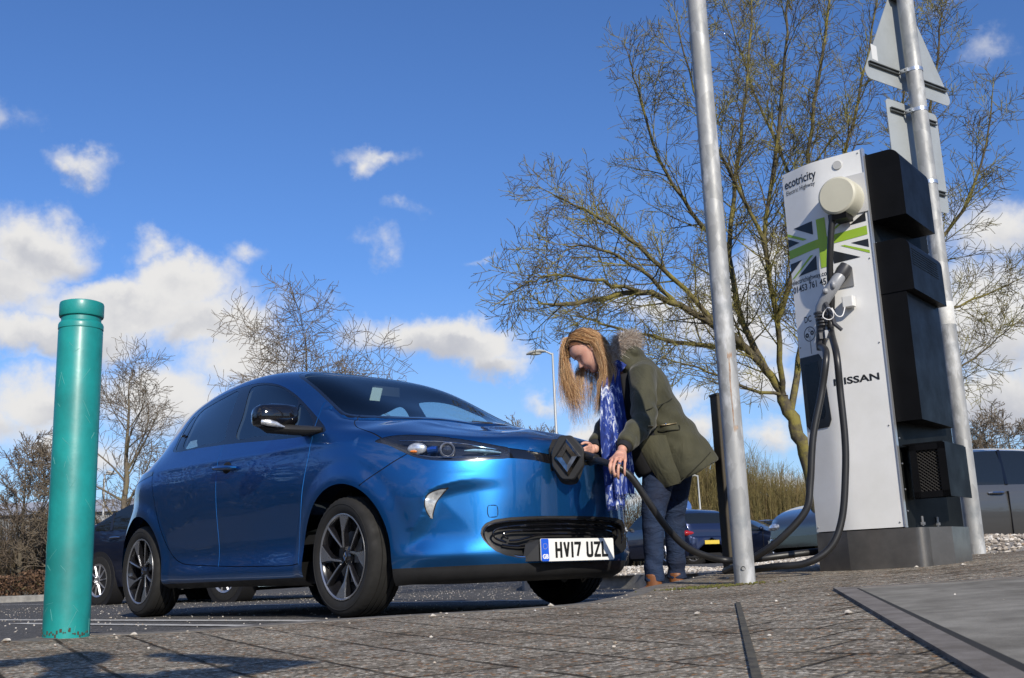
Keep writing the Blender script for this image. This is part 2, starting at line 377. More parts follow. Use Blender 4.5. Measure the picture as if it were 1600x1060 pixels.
def make_kerb(name, line, ztop, zbot, w=.125, m=CONC, inward=1, seglen=.9):
    P = catmull([(a, b, 0) for a, b in line], 4); P = np.array(P)[:, :2]; mb = MB(); V = []
    for i, p in enumerate(P):
        t = P[min(i+1, len(P)-1)]-P[max(i-1, 0)]; t = t/np.linalg.norm(t); n = np.array([-t[1], t[0]])*inward
        a, b = p-n*.012, p+n*w; za, zb = float(ztop(*p)), float(ztop(*b))
        V += [(a[0], a[1], float(zbot(*p))-.05), (a[0], a[1], za-.010), (p[0]+n[0]*.006, p[1]+n[1]*.006, za+.004), (b[0], b[1], zb+.004), (b[0], b[1], zb-.08)]
    k = len(P); F = [(i*5+j, i*5+j+1, (i+1)*5+j+1, (i+1)*5+j) for i in range(k-1) for j in range(4)]+[(0, 1, 2, 3, 4), tuple((k-1)*5+j for j in (4, 3, 2, 1, 0))]
    mb.add(V, F); return tag(mb.build(name, m, auto=25), kind='structure')
make_kerb('pavement_kerb', EDGE[2:], lambda x, y: zp(x, y)-.002, lambda x, y: -.02, w=.09, m=mat('worn_kerb_stone', (.20, .185, .165), .9, spec=.15, col2=(.11, .10, .088), vscale=22, bump=.6, bscale=120, bdist=.003), inward=-1)
make_kerb('island_kerb', [(.3, 20), (.05, 16), (.02, 13.5), (.10, 13.05), (.35, 12.75), (1.35, 11.6), (1.62, 9.2), (1.30, 7.2), (1.12, 6.5)], lambda x, y: .15+0*x, lambda x, y: 0*x, inward=1)
make_kerb('verge_kerb', [(-70, 23.6), (-30, 23.6), (-7.6, 23.6)], lambda x, y: zr(x, y)+.13, lambda x, y: zr(x, y), w=.15, inward=1)
grid_mesh('gravel_bed', nonuni((-.2, 12.2, 110)), nonuni((5.5, 20.2, 100)), zisl, mat('gravel_bed_stones', (.42, .39, .34), .9, col2=(.16, .14, .12), vscale=34, bump=1, bscale=40, bdist=.02), keep=lambda c: pt_poly(c[:, :2], ISL) < .0)
# stones
def stones(name, pts, sizes, m, seed=1, flat=.7, **tg):
    rg = np.random.default_rng(seed); n = len(pts)
    base = np.array([(1, 0, 0), (.3, .95, 0), (-.8, .6, 0), (-.8, -.6, 0), (.3, -.95, 0), (0.2, .1, .9), (-.1, -.1, -.9), (.6, .5, .55), (-.5, .1, .6), (.2, -.6, .6)])
    V = base[None]*(1+rg.uniform(-.22, .22, (n, 10, 1))); V = V*sizes[:, None, None]*np.array([1, .75, flat])
    a = rg.uniform(0, 6.283, n); c, s = np.cos(a), np.sin(a)
    X = V[..., 0]*c[:, None]-V[..., 1]*s[:, None]; Y = V[..., 0]*s[:, None]+V[..., 1]*c[:, None]; V = np.stack([X, Y, V[..., 2]], -1)+pts[:, None]
    T = np.array([(0, 1, 7), (1, 5, 7), (1, 2, 5), (2, 8, 5), (2, 3, 8), (3, 9, 8), (8, 9, 5), (3, 4, 9), (4, 0, 9), (0, 7, 9), (7, 5, 9), (1, 0, 6), (2, 1, 6), (3, 2, 6), (4, 3, 6), (0, 4, 6)])
    F = (T[None]+np.arange(n)[:, None, None]*10).reshape(-1, 3)
    o = mesh_obj(name, V.reshape(-1, 3), F, m, smooth=False)
    for k, v in tg.items(): o[k] = v
    return o
def stone_mat(name, stops, rough=.85):
    m = bpy.data.materials.new(name); m.use_nodes = True; g = NT(m.node_tree); b = m.node_tree.nodes['Principled BSDF']
    ge = g.n('ShaderNodeNewGeometry'); n = g.noise(g.n('ShaderNodeTexCoord').outputs['Object'], 45, 5)
    c = g.ramp(ge.outputs['Random Per Island'], stops); c = g.mix(g.sstep(n, .4, .7), c, g.mix(1, c, (.7, .68, .65, 1), 'MULTIPLY'))
    g.put(b.inputs['Base Color'], c); b.inputs['Roughness'].default_value = rough; return m
rg = np.random.default_rng(5)
GRAVM = stone_mat('pale_gravel', [(0, (.20, .17, .14)), (.3, (.42, .37, .31)), (.6, (.56, .52, .46)), (.85, (.70, .67, .62)), (1, (.36, .27, .18))])
P = rg.uniform((-.1, 5.7), (8, 15), (46000, 2)); P = P[pt_poly(P, ISL) < -.05]; P = P[:17000]
stones('gravel', np.column_stack([P, zisl(P[:, 0], P[:, 1])+.008]), rg.uniform(.010, .026, len(P)), GRAVM, kind='stuff', label='pale gravel filling the planting island behind the charger', category='gravel')
# grit strewn over the asphalt
n = 3600; t = rg.uniform(0, 1, n)**.7; P = np.column_stack([rg.uniform(-7, 1.2, n), 4.0+t*16])
P = P[(pt_poly(P, np.array(EDGE+[(12, 6), (12, -9), (-12, -9)])) > .12) & (pt_poly(P, ISL) > .2)]
stones('grit', np.column_stack([P, zr(P[:, 0], P[:, 1])+.003]), rg.uniform(.0025, .0085, len(P)), GRAVM, seed=3, kind='stuff', label='white grit strewn over the grey asphalt', category='grit')
P = rg.uniform((-2.2, 2.0), (2.6, 6.0), (650, 2)); P = P[pt_poly(P, np.array(EDGE+[(1.22, 6.14), (12, 5.6), (12, -9), (-12, -9)])) < -.02]
de = -pt_poly(P, np.array(EDGE+[(1.22, 6.14), (12, 5.6), (12, -9), (-12, -9)])); P = P[(de < .35) | (rg.uniform(0, 1, len(P)) < .16)]
stones('loose_stones', np.column_stack([P, zp(P[:, 0], P[:, 1])+.003]), rg.uniform(.002, .0065, len(P)), GRAVM, seed=4, kind='stuff', label='small stones scattered on the block pavement', category='stones')
# a few larger single stones lying on the paving
k = 0
STN = [(-1.46, 3.13, .022, 'two-tone white stone on the kerb just left of the green bollard'), (-1.16, 3.30, .018, 'flat pale stone right of the green bollard base'), (.10, 3.92, .024, 'round cream stone on the kerb under the number plate'),
       (-.30, 3.70, .020, 'white stone at the kerb in front of the near front wheel'), (.78, 2.66, .020, 'flat white flake lying on the grey access cover'), (.47, 3.0, .022, 'pale flat stone in the middle of the block paving'),
       (1.77, 4.93, .018, 'small white stone below the bright corner of the steel plinth'), (1.92, 4.78, .020, 'white stone at the right end of the steel plinth'), (1.62, 5.2, .016, 'tan pebble in front of the charger plinth'), (.98, 5.25, .02, 'brown stone behind the near galvanized post')]
for x, y, r_, lb in STN:
    o = stones('stone', np.array([(0, 0, 0.)]), np.array([r_*.68]), GRAVM, seed=20+k, flat=.55, label=lb, category='stone', group='loose stones on the paving'); o.location = (x, y, float(zp(x, y))+r_*.22); k += 1
# dark straight joint across the paving and the access cover
mb = MB()
jl = [(.654-.184*(3.361-y_), y_) for y_ in (3.40, 2.9, 2.4, 1.9, 1.6, .9)]
for i in range(len(jl)-1):
    (a, b), (c, d) = jl[i], jl[i+1]; w = .0075; w0 = w; mb.add([(a-w0, b, zp(a, b)+.0045), (a+w0, b, zp(a, b)+.0045), (c+w, d, zp(c, d)+.0045), (c-w, d, zp(c, d)+.0045)], [(0, 1, 2, 3)])
tag(mb.build('pavement_joint', mat('dirt_filled_joint', (.035, .030, .022), .95, col2=(.09, .08, .055), vscale=30, bump=.5)), kind='structure')
def slabpiece(name, P, h, m, parent=None, base=0.):
    mb = MB(); n = len(P); V = [(x, y, float(zp(x, y))+base) for x, y in P]+[(x, y, float(zp(x, y))+base+h) for x, y in P]
    mb.add(V, [tuple(reversed(range(n))), tuple(range(n, 2*n))]+[(i, (i+1) % n, n+(i+1) % n, n+i) for i in range(n)]); return mb.build(name, m, parent, smooth=False)
cov = empty('access_cover', (0, 0, 0), label='large grey concrete access cover sunk in the block paving', cat='cover')
slabpiece('cover_slab', [(.557, .9), (3.2, .3), (3.7, 3.0), (1.110, 3.640)], .030, mat('smooth_grey_concrete', (.27, .255, .22), .9, spec=.08, col2=(.15, .14, .12), vscale=6.5, bump=.6, bscale=120, bdist=.003), cov, -.026)
slabpiece('cover_frame', [(.479, .9), (.527, .9), (1.098, 3.655), (1.049, 3.725)], .028, mat('concrete_edging', (.22, .20, .18), .9, spec=.15, col2=(.14, .125, .11), vscale=14, bump=.5, bscale=200), cov, -.020)
slabpiece('cover_frame', [(1.099, 3.658), (3.72, 3.012), (3.73, 3.06), (1.052, 3.722)], .024, mat('concrete_edging_b', (.20, .18, .165), .9, spec=.15, col2=(.13, .12, .105), vscale=14, bump=.5, bscale=200), cov, -.019)
slabpiece('cover_gap', [(.528, .9), (.556, .9), (1.109, 3.641), (1.099, 3.650)], .006, mat('gap_shade_dirt', (.012, .011, .009), 1), cov, -.0015)  # near-black strip paints the shadow of the open gap along with its debris
# white bay lines on the road
WL = mat('worn_white_road_paint', (.60, .59, .55), .8, spec=.15, col2=(.26, .25, .235), vscale=16)
d = np.array([.6966, -.7175]); nrm = np.array([.7175, .6966])
def bay(a, L, w, name='bay_line'):
    a = np.array(a); mb = MB(); k = 24; V = []
    for i in range(k+1):
        p = a-d*L*i/k
        for s_ in (-w/2, w/2): q = p+nrm*s_; V.append((q[0], q[1], float(zr(q[0], q[1]))+.004))
    mb.add(V, [(2*i, 2*i+1, 2*i+3, 2*i+2) for i in range(k)]); return tag(mb.build(name, WL), kind='structure')
bay((-.55, 4.90), 6.2, .13); bay((-.92, 4.72), 3.4, .11)
bay((.95, 6.95), 5.2, .10)
for i in range(4): bay((-6.3-i*1.75+.0, 16.5-i*1.7), 4.8, .10)
mb = MB(); mb.add([(-1.25, 4.72, .004), (-.7, 4.62, .004), (-.68, 4.69, .004), (-1.23, 4.80, .004)], [(0, 1, 2, 3)])
# moss by the post
P = np.column_stack([rg.normal(.80, .10, 420), rg.normal(4.60, .05, 420)]); z = zp(P[:, 0], P[:, 1])
stones('moss', np.column_stack([P, z+.002]), rg.uniform(.003, .009, 420), stone_mat('moss_green', [(0, (.05, .06, .01)), (.6, (.13, .13, .02)), (1, (.10, .065, .03))]), seed=9, kind='stuff', label='green and brown moss at the foot of the near galvanized post', category='moss')
# ---------------------------------------------------------------- hatchback body surface (numpy)
# rows are levels from the sill up to the roof's centreline, columns run from the nose round the side to the tail
_COLS = [
# each column: 14 (x, y, z) points  r0 .. r13
# 0 nose centre
[(3.33,0,.15),(3.415,0,.19),(3.435,0,.285),(3.437,0,.40),(3.440,0,.55),(3.438,0,.70),(3.425,0,.80),(3.400,0,.855),(3.375,0,.873),(3.345,0,.888),(3.31,0,.90),(3.27,0,.913),(3.22,0,.928),(3.16,0,.945)],
# 1
[(3.31,.25,.15),(3.398,.255,.19),(3.420,.26,.285),(3.422,.26,.40),(3.424,.26,.55),(3.421,.255,.70),(3.406,.25,.80),(3.375,.24,.862),(3.345,.225,.883),(3.31,.205,.899),(3.27,.17,.915),(3.22,.12,.931),(3.165,.06,.947),(3.09,0,.963)],
# 2
[(3.26,.44,.15),(3.345,.455,.19),(3.369,.465,.285),(3.367,.465,.40),(3.366,.465,.55),(3.360,.46,.70),(3.340,.45,.805),(3.300,.435,.862),(3.265,.41,.882),(3.22,.365,.900),(3.175,.30,.917),(3.12,.21,.934),(3.06,.10,.949),(3.0,0,.962)],
# 3
[(3.15,.575,.15),(3.225,.595,.195),(3.245,.607,.285),(3.248,.612,.40),(3.250,.622,.55),(3.250,.627,.70),(3.222,.610,.815),(3.178,.585,.880),(3.14,.545,.902),(3.09,.48,.923),(3.04,.39,.942),(2.98,.27,.960),(2.93,.13,.974),(2.88,0,.983)],
# 4
[(3.03,.705,.155),(3.085,.722,.20),(3.10,.735,.285),(3.104,.742,.40),(3.110,.752,.55),(3.095,.748,.70),(3.065,.725,.83),(3.02,.690,.902),(2.98,.64,.930),(2.94,.56,.953),(2.90,.45,.973),(2.86,.31,.992),(2.82,.15,1.006),(2.78,0,1.012)],
# 5
[(2.86,.775,.16),(2.90,.795,.21),(2.905,.812,.285),(2.900,.818,.40),(2.895,.822,.55),(2.885,.822,.70),(2.86,.806,.84),(2.825,.765,.925),(2.80,.705,.962),(2.77,.61,.993),(2.74,.49,1.017),(2.715,.34,1.038),(2.69,.17,1.051),(2.66,0,1.055)],
# 6
[(2.62,.79,.165),(2.62,.83,.215),(2.62,.845,.285),(2.62,.852,.40),(2.62,.857,.55),(2.62,.860,.70),(2.615,.852,.85),(2.605,.812,.955),(2.59,.750,.990),(2.58,.66,1.016),(2.565,.54,1.046),(2.545,.38,1.078),(2.525,.19,1.105),(2.51,0,1.110)],
# 7
[(2.27,.79,.17),(2.27,.840,.215),(2.27,.848,.28),(2.27,.840,.38),(2.27,.850,.55),(2.27,.862,.72),(2.27,.856,.87),(2.27,.835,.985),(2.265,.795,1.060),(2.26,.730,1.118),(2.235,.62,1.160),(2.20,.45,1.216),(2.17,.23,1.244),(2.15,0,1.254)],
# 8
[(1.76,.79,.175),(1.76,.843,.215),(1.76,.850,.28),(1.76,.838,.38),(1.76,.850,.55),(1.76,.864,.73),(1.76,.858,.89),(1.76,.832,1.005),(1.75,.790,1.12),(1.735,.730,1.26),(1.71,.655,1.378),(1.69,.50,1.448),(1.66,.26,1.475),(1.64,0,1.482)],
# 9
[(1.2,.79,.18),(1.2,.843,.22),(1.2,.850,.28),(1.2,.838,.38),(1.2,.850,.55),(1.2,.864,.73),(1.2,.860,.91),(1.2,.828,1.045),(1.19,.775,1.19),(1.18,.715,1.325),(1.17,.645,1.460),(1.16,.51,1.532),(1.15,.27,1.566),(1.15,0,1.575)],
# 10
[(.72,.79,.185),(.72,.843,.225),(.72,.850,.285),(.72,.838,.38),(.72,.851,.55),(.72,.866,.75),(.72,.862,.92),(.72,.823,1.065),(.71,.765,1.21),(.70,.700,1.335),(.69,.628,1.452),(.68,.50,1.520),(.67,.26,1.560),(.67,0,1.568)],
# 11
[(.36,.785,.19),(.36,.835,.23),(.36,.846,.29),(.36,.846,.40),(.36,.858,.56),(.36,.869,.76),(.355,.862,.93),(.345,.815,1.070),(.33,.750,1.20),(.31,.675,1.315),(.29,.595,1.412),(.27,.465,1.478),(.26,.25,1.520),(.25,0,1.532)],
# 12
[(0,.78,.20),(0,.825,.24),(0,.840,.30),(0,.852,.42),(0,.864,.58),(0,.868,.77),(-.005,.855,.935),(-.01,.765,1.055),(-.01,.675,1.165),(-.01,.610,1.265),(-.02,.548,1.350),(-.07,.435,1.420),(-.09,.24,1.470),(-.10,0,1.483)],
# 13
[(-.30,.765,.22),(-.31,.805,.26),(-.32,.822,.33),(-.31,.828,.45),(-.30,.812,.60),(-.275,.788,.78),(-.255,.762,.93),(-.235,.67,1.030),(-.215,.585,1.125),(-.21,.52,1.215),(-.24,.48,1.295),(-.24,.375,1.370),(-.25,.21,1.420),(-.26,0,1.435)],
# 14
[(-.46,.67,.25),(-.50,.695,.29),(-.515,.705,.36),(-.495,.695,.48),(-.475,.685,.62),(-.455,.67,.79),(-.425,.615,.91),(-.39,.53,.99),(-.365,.475,1.08),(-.35,.43,1.16),(-.34,.385,1.235),(-.34,.30,1.315),(-.35,.17,1.37),(-.36,0,1.39)],
# 15
[(-.55,.40,.27),(-.59,.42,.31),(-.61,.43,.38),(-.61,.435,.50),(-.60,.435,.64),(-.585,.425,.80),(-.555,.39,.92),(-.515,.34,1.00),(-.485,.305,1.08),(-.465,.28,1.155),(-.45,.25,1.22),(-.44,.2,1.28),(-.43,.11,1.33),(-.43,0,1.345)],
# 16
[(-.58,0,.28),(-.62,0,.32),(-.645,0,.39),(-.65,0,.51),(-.645,0,.65),(-.635,0,.81),(-.61,0,.92),(-.585,0,1.0),(-.56,0,1.07),(-.54,0,1.13),(-.525,0,1.18),(-.51,0,1.225),(-.505,0,1.26),(-.50,0,1.29)],
]
def _spl(t, Y, tt):
    """natural cubic spline through rows of Y (n, ...) at t, evaluated at tt"""
    n = len(t); h = np.diff(t); A = np.zeros((n, n)); B = np.zeros((n,)+Y.shape[1:])
    A[0, 0] = A[-1, -1] = 1
    for i in range(1, n-1):
        A[i, i-1] = h[i-1]; A[i, i] = 2*(h[i-1]+h[i]); A[i, i+1] = h[i]
        B[i] = 6*((Y[i+1]-Y[i])/h[i]-(Y[i]-Y[i-1])/h[i-1])
    M = np.linalg.solve(A, B.reshape(n, -1)).reshape(B.shape)
    k = np.clip(np.searchsorted(t, tt)-1, 0, n-2); hh = h[k]
    a = (t[k+1]-tt)/hh; b = (tt-t[k])/hh
    sh = (-1,)+(1,)*(Y.ndim-1)
    a_, b_, h_ = a.reshape(sh), b.reshape(sh), hh.reshape(sh)
    return a_*Y[k]+b_*Y[k+1]+((a_**3-a_)*M[k]+(b_**3-b_)*M[k+1])*h_**2/6
PLX = np.array([3.43,3.415,3.36,3.27,3.15,3.02,2.85,2.65,-.0,-.3,-.5,-.6,-.65])
PLY = np.array([0,.25,.45,.6,.7,.77,.82,.85,.86,.82,.68,.42,0])
_pt = np.concatenate([[0], np.cumsum(np.hypot(np.diff(PLX), np.diff(PLY)))])
_pd = np.linspace(0, _pt[-1], 70)
_pp = _spl(_pt, np.stack([PLX, PLY], 1), _pd)
def plan_s(P):
    """distance along the plan outline from the nose of the nearest outline point"""
    out = np.empty(len(P))
    best = np.full(len(P), 1e9)
    for i in range(len(_pp)-1):
        a = _pp[i]; e = _pp[i+1]-a; w = P[:, :2]-a; t = np.clip((w@e)/(e@e), 0, 1); d = ((w-t[:, None]*e)**2).sum(1)
        k = d < best; best = np.where(k, d, best); out = np.where(k, _pd[i]+t*(_pd[i+1]-_pd[i]), out)
    return out
def sst(x, a, b):
    t = np.clip((x-a)/(b-a), 0, 1); return t*t*(3-2*t)
def poly_sd(P, Q):
    """signed distance (negative inside) of 2D points P to closed polygon Q"""
    Q = np.asarray(Q, float); d = np.full(len(P), 1e9); ins = np.zeros(len(P), bool)
    for i in range(len(Q)):
        a, b = Q[i], Q[(i+1) % len(Q)]; e = b-a; w = P-a
        t = np.clip((w@e)/max(e@e, 1e-12), 0, 1); d = np.minimum(d, np.hypot(*(w-t[:, None]*e).T))
        c = ((a[1] > P[:, 1]) != (b[1] > P[:, 1]))
        with np.errstate(divide='ignore', invalid='ignore'):
            xx = (b[0]-a[0])*(P[:, 1]-a[1])/(b[1]-a[1])+a[0]
        ins ^= c & (P[:, 0] < xx)
    return np.where(ins, -d, d)
def line_sd(P, Q):
    """distance to open polyline, signed by side (positive on the left of travel)"""
    Q = np.asarray(Q, float); d = np.full(len(P), 1e9); sg = np.ones(len(P))
    for i in range(len(Q)-1):
        a, b = Q[i], Q[i+1]; e = b-a; w = P-a
        t = np.clip((w@e)/max(e@e, 1e-12), 0, 1); dd = np.hypot(*(w-t[:, None]*e).T)
        cr = e[0]*w[:, 1]-e[1]*w[:, 0]; k = dd < d-1e-9
        d = np.where(k, dd, d); sg = np.where(k, np.where(cr > 0, 1., -1.), sg)
    return d*sg
WFX, WRX, WR = 2.588, 0.0, 0.3105
def body_grid(nu=420, nv=190):
    D = np.array(_COLS, float)                       # col,row,3
    du = np.mean(np.linalg.norm(np.diff(D, axis=0), axis=2), axis=1); tu = np.concatenate([[0], np.cumsum(du)])
    dv = np.mean(np.linalg.norm(np.diff(D, axis=1), axis=2), axis=0); tv = np.concatenate([[0], np.cumsum(dv)])
    G = _spl(tu, D, np.linspace(0, tu[-1], nu))      # nu,row,3
    G = _spl(tv, G.transpose(1, 0, 2), np.linspace(0, tv[-1], nv)).transpose(1, 0, 2)
    G[:, -1, 1] = 0; G[0, :, 1] = 0; G[-1, :, 1] = 0
    G[..., 1] = np.maximum(G[..., 1], 0)
    # light fairing
    for _ in range(6):
        H = G.copy()
        H[1:-1, 1:-1] = G[1:-1, 1:-1]*.4+.15*(G[2:, 1:-1]+G[:-2, 1:-1]+G[1:-1, 2:]+G[1:-1, :-2])
        H[1:-1, -1, 0] = G[1:-1, -1, 0]*.5+.25*(G[2:, -1, 0]+G[:-2, -1, 0]); H[1:-1, -1, 2] = G[1:-1, -1, 2]*.5+.25*(G[2:, -1, 2]+G[:-2, -1, 2])
        G = H
    return G
def grid_normals(G):
    f = np.cross(G[1:, 1:]-G[:-1, :-1], G[:-1, 1:]-G[1:, :-1])     # area-weighted face normals
    c = np.array([1.4, 0, .7]); fc = (G[1:, 1:]+G[:-1, :-1]+G[:-1, 1:]+G[1:, :-1])/4
    s = np.sign(((fc-c)*f).sum(-1, keepdims=True)); f = f*s
    n = np.zeros_like(G)
    n[1:, 1:] += f; n[:-1, :-1] += f; n[:-1, 1:] += f; n[1:, :-1] += f
    l = np.linalg.norm(n, axis=2, keepdims=True); n = n/np.maximum(l, 1e-12)
    n[0, :, 1] = 0; n[-1, :, 1] = 0; n[:, -1, 1] = 0
    # outward = away from the car's inside
    c = np.array([1.4, 0, .7]); 
    s = np.sign(((G-c)*n).sum(-1, keepdims=True)); s[s == 0] = 1
    n = n*s; n /= np.maximum(np.linalg.norm(n, axis=2, keepdims=True), 1e-9); 
    return n
COWL = [(2.68, -.3), (2.68, 0), (2.665, .15), (2.62, .31), (2.55, .44), (2.47, .55), (2.41, .635), (2.345, .672), (2.0, .62), (1.6, .3), (1.6, -.3)]
DRLRIDGE = [(1.10,.18),(.93,.33),(.84,.44),(.80,.50),(.79,.54),(.795,.575),(.775,.603),(.72,.622),(.64,.640),(.54,.652),(.44,.656),(.34,.655)]
def displace(G, N):
    P = G.reshape(-1, 3); n = N.reshape(-1, 3); s = plan_s(P); z = P[:, 2]; x = P[:, 0]; d = np.zeros(len(P))
    side = sst(n[:, 1], .35, .8)
    # wheel-arch flares
    for wx in (WFX, WRX):
        r = np.hypot(x-wx, z-WR); d += side*.011*(1-sst(r, .39, .50))*sst(P[:, 1], .5, .7)*(z < .8)
    # scoop inboard of the running lamp, under the ridge that sweeps from it
    sz = np.stack([s, z], 1)
    g = line_sd(sz, DRLRIDGE)                         # positive: left of travel
    g = -g if line_sd(np.array([[.5, .5]]), DRLRIDGE)[0] < 0 else g
    inner = sst(g, -.004, .060)*np.exp(-np.maximum(g, 0)**2/.15**2)
    inner *= sst(s, .34, .66)*sst(z, .29, .40)*(s < 1.3)
    d -= .017*inner
    # soft ridge outside the lamp
    d += .006*np.exp(-(np.minimum(g, 0)/.03)**2)*(g < 0)*sst(s, .5, .75)*(1-sst(s, .86, .95))*(z > .42)*(z < .68)
    # lower lip of the bumper
    fr = (1-sst(s, .85, 1.05))*sst(s, .25, .55)
    d += fr*(.010+.008*sst(s, .50, .62)*(1-sst(s, .80, .92)))*np.where(z > .283, np.exp(-((z-.283)/.055)**2), np.clip(1-(.283-z)/.05, 0, 1))*(z > .2)
    # bonnet dips where it meets the windscreen, and carries a soft ridge
    top = (z > .9) & (x > 2.2); w = np.ones(len(P)); w[top] = poly_sd(P[top][:, :2], COWL); d -= np.where(top & (w > 0), .018*np.clip(w/.014, 0, 1)*np.clip(1-w/.10, 0, 1)**2, 0)
    rg_ = np.ones(len(P)); rg_[top] = line_sd(P[top][:, :2], [(2.60, .44), (2.78, .40), (2.98, .36), (3.2, .30), (3.34, .27)]); d += np.where(top, .0055*np.exp(-(rg_/.045)**2), 0)*sst(x, 2.66, 2.9)*(1-sst(x, 3.15, 3.32))
    # shoulder crease along the doors
    k = np.interp(x, [-.4, 0, 1.2, 2.3, 2.7], [.985, .985, .955, .925, .90])
    d += side*.004*np.exp(-((z-k)/.022)**2)*(x < 2.7)*(x > -.3)
    G2 = G+(n*d[:, None]).reshape(G.shape); G2[0, :, 1] = 0; G2[-1, :, 1] = 0; G2[:, -1, 1] = 0
    return G2
# ---------------------------------------------------------------- cutting a shell along curves
class Shell:
    def __init__(s, G, N):
        nu, nv = G.shape[:2]; s.V = [p for p in G.reshape(-1, 3)]; s.N = [p for p in N.reshape(-1, 3)]
        idx = np.arange(nu*nv).reshape(nu, nv)
        q = np.stack([idx[:-1, :-1], idx[1:, :-1], idx[1:, 1:], idx[:-1, 1:]], -1).reshape(-1, 4)
        s.F = [tuple(f) for f in q]
    def cut(s, fn, eps=2e-4, near_only=None):
        V = np.array(s.V); val = fn(V); val = np.where(np.abs(val) < eps, 0.0, val)
        pos = val > 0; neg = val < 0; cache = {}; out = []
        if near_only: pos &= val < near_only
        val = list(val)
        for f in s.F:
            if not (any(pos[i] for i in f) and any(neg[i] for i in f)): out.append(f); continue
            A, B = [], []
            n = len(f)
            for k in range(n):
                i, j = f[k], f[(k+1) % n]
                if val[i] >= 0: A.append(i)
                if val[i] <= 0: B.append(i)
                if (val[i] > 0 and val[j] < 0) or (val[i] < 0 and val[j] > 0):
                    key = (min(i, j), max(i, j))
                    if key not in cache:
                        a, b = key; t = val[a]/(val[a]-val[b])
                        s.V.append(s.V[a]*(1-t)+s.V[b]*t); nn = s.N[a]*(1-t)+s.N[b]*t
                        s.N.append(nn/max(np.linalg.norm(nn), 1e-9)); cache[key] = len(s.V)-1
                    c = cache[key]; A.append(c); B.append(c)
            for L in (A, B):
                if len(L) >= 3: out.append(tuple(L))
        s.F = out
    def cents(s):
        V = np.array(s.V); return np.array([V[list(f)].mean(0) for f in s.F]), np.array([np.mean([s.N[i] for i in f], 0) for f in s.F])
def sub(V, N, faces, off=0.0, flip=False, mirror=False):
    ids = sorted({i for f in faces for i in f}); mp = {i: k for k, i in enumerate(ids)}
    v = np.array([V[i] for i in ids]); n = np.array([N[i] for i in ids])
    o = off if not callable(off) else off(v)[:, None]
    v = v+n*o
    if not mirror: v = v*[1, -1, 1]; n = n*[1, -1, 1]      # the half is built on +y; the right side of the car is -y
    F = [tuple(mp[i] for i in f) for f in faces]
    if mirror == flip: pass
    if (not mirror): F = [tuple(reversed(f)) for f in F]
    if flip: F = [tuple(reversed(f)) for f in F]; n = -n
    return v, n, F
def orient(v, n, F):
    # make windings agree with the normals
    out = []
    for f in F:
        a, b, c = v[f[0]], v[f[1]], v[f[2]]
        g = np.zeros(3)
        for k in range(1, len(f)-1): g += np.cross(v[f[k]]-v[f[0]], v[f[k+1]]-v[f[0]])
        out.append(f if g @ n[list(f)].mean(0) >= 0 else tuple(reversed(f)))
    return out
def shell_obj(name, V, N, faces, m, parent, side='both', off=0.0, flip=False):
    vs, ns, fs = [], [], []; b = 0
    for mir in {'both': (False, True), 'right': (False,), 'left': (True,)}[side]:
        v, n, F = sub(V, N, faces, off, flip, mir); F = orient(v, n, F)
        vs.append(v); ns.append(n); fs += [tuple(b+i for i in f) for f in F]; b += len(v)
    return mesh_obj(name, np.concatenate(vs), fs, m, parent, True, normals=np.concatenate(ns))

# most outlines traced from image pixels, cast onto the body surface
DLO = [(.438,1.092),(.41,1.155),(.385,1.25),(.40,1.345),(.47,1.392),(.631,1.425),(.843,1.446),(1.066,1.455),(1.280,1.449),(1.464,1.423),(1.648,1.375),(1.841,1.296),(2.034,1.199),(2.213,1.104),(2.386,1.003),(2.351,.986),(2.109,.990),(1.75,1.015),(1.456,1.038),(1.199,1.055),(.826,1.075)]
GL_R = [(.586,1.102),(.545,1.235),(.520,1.330),(.560,1.372),(.697,1.395),(.895,1.418),(1.075,1.428),(1.122,1.298),(1.150,1.164),(1.170,1.087),(.888,1.093)]
GL_Q = [(.455,1.108),(.438,1.183),(.425,1.280),(.440,1.335),(.475,1.340),(.490,1.290),(.515,1.202),(.543,1.106)]
GL_F = [(1.347,1.078),(1.310,1.230),(1.262,1.364),(1.258,1.425),(1.393,1.422),(1.527,1.398),(1.664,1.360),(1.815,1.295),(1.938,1.233),(1.985,1.131),(2.010,1.020),(1.841,1.036),(1.597,1.060)]
GL_S = [(1.975,1.210),(2.097,1.151),(2.190,1.092),(2.236,1.052),(2.221,1.030),(2.06,1.030),(2.025,1.127)]
WS = [(2.70,-.3),(2.68,0),(2.665,.15),(2.62,.31),(2.55,.44),(2.47,.55),(2.41,.635),(2.345,.672),(2.27,.664),(2.136,.638),(1.965,.611),(1.794,.589),(1.66,.560),(1.575,.47),(1.51,.28),(1.47,0),(1.47,-.3)]
WSG = [(2.65,-.3),(2.625,0),(2.61,.15),(2.57,.29),(2.50,.42),(2.43,.525),(2.375,.605),(2.325,.640),(2.26,.635),(2.136,.612),(1.965,.587),(1.80,.566),(1.69,.535),(1.61,.45),(1.55,.27),(1.515,0),(1.515,-.3)]
REARG = [(1.12,-.3),(1.12,.40),(1.14,.44),(1.29,.36),(1.31,.3),(1.31,-.3)]   # tailgate glass in (z, y)
HL = [(1.130,.884),(1.079,.903),(1.003,.908),(.916,.904),(.847,.896),(.760,.887),(.679,.873),(.574,.856),(.499,.840),(.412,.822),(.360,.811),(.362,.780),(.374,.757),(.441,.751),(.522,.745),(.621,.745),(.684,.749),(.748,.754),(.806,.764),(.870,.783),(.951,.820),(1.038,.858)]
STRIP = [(-.2,.782),(.128,.784),(.215,.794),(.290,.803),(.362,.811),(.364,.780),(.376,.757),(.302,.754),(.220,.748),(.133,.734),(-.2,.72)]
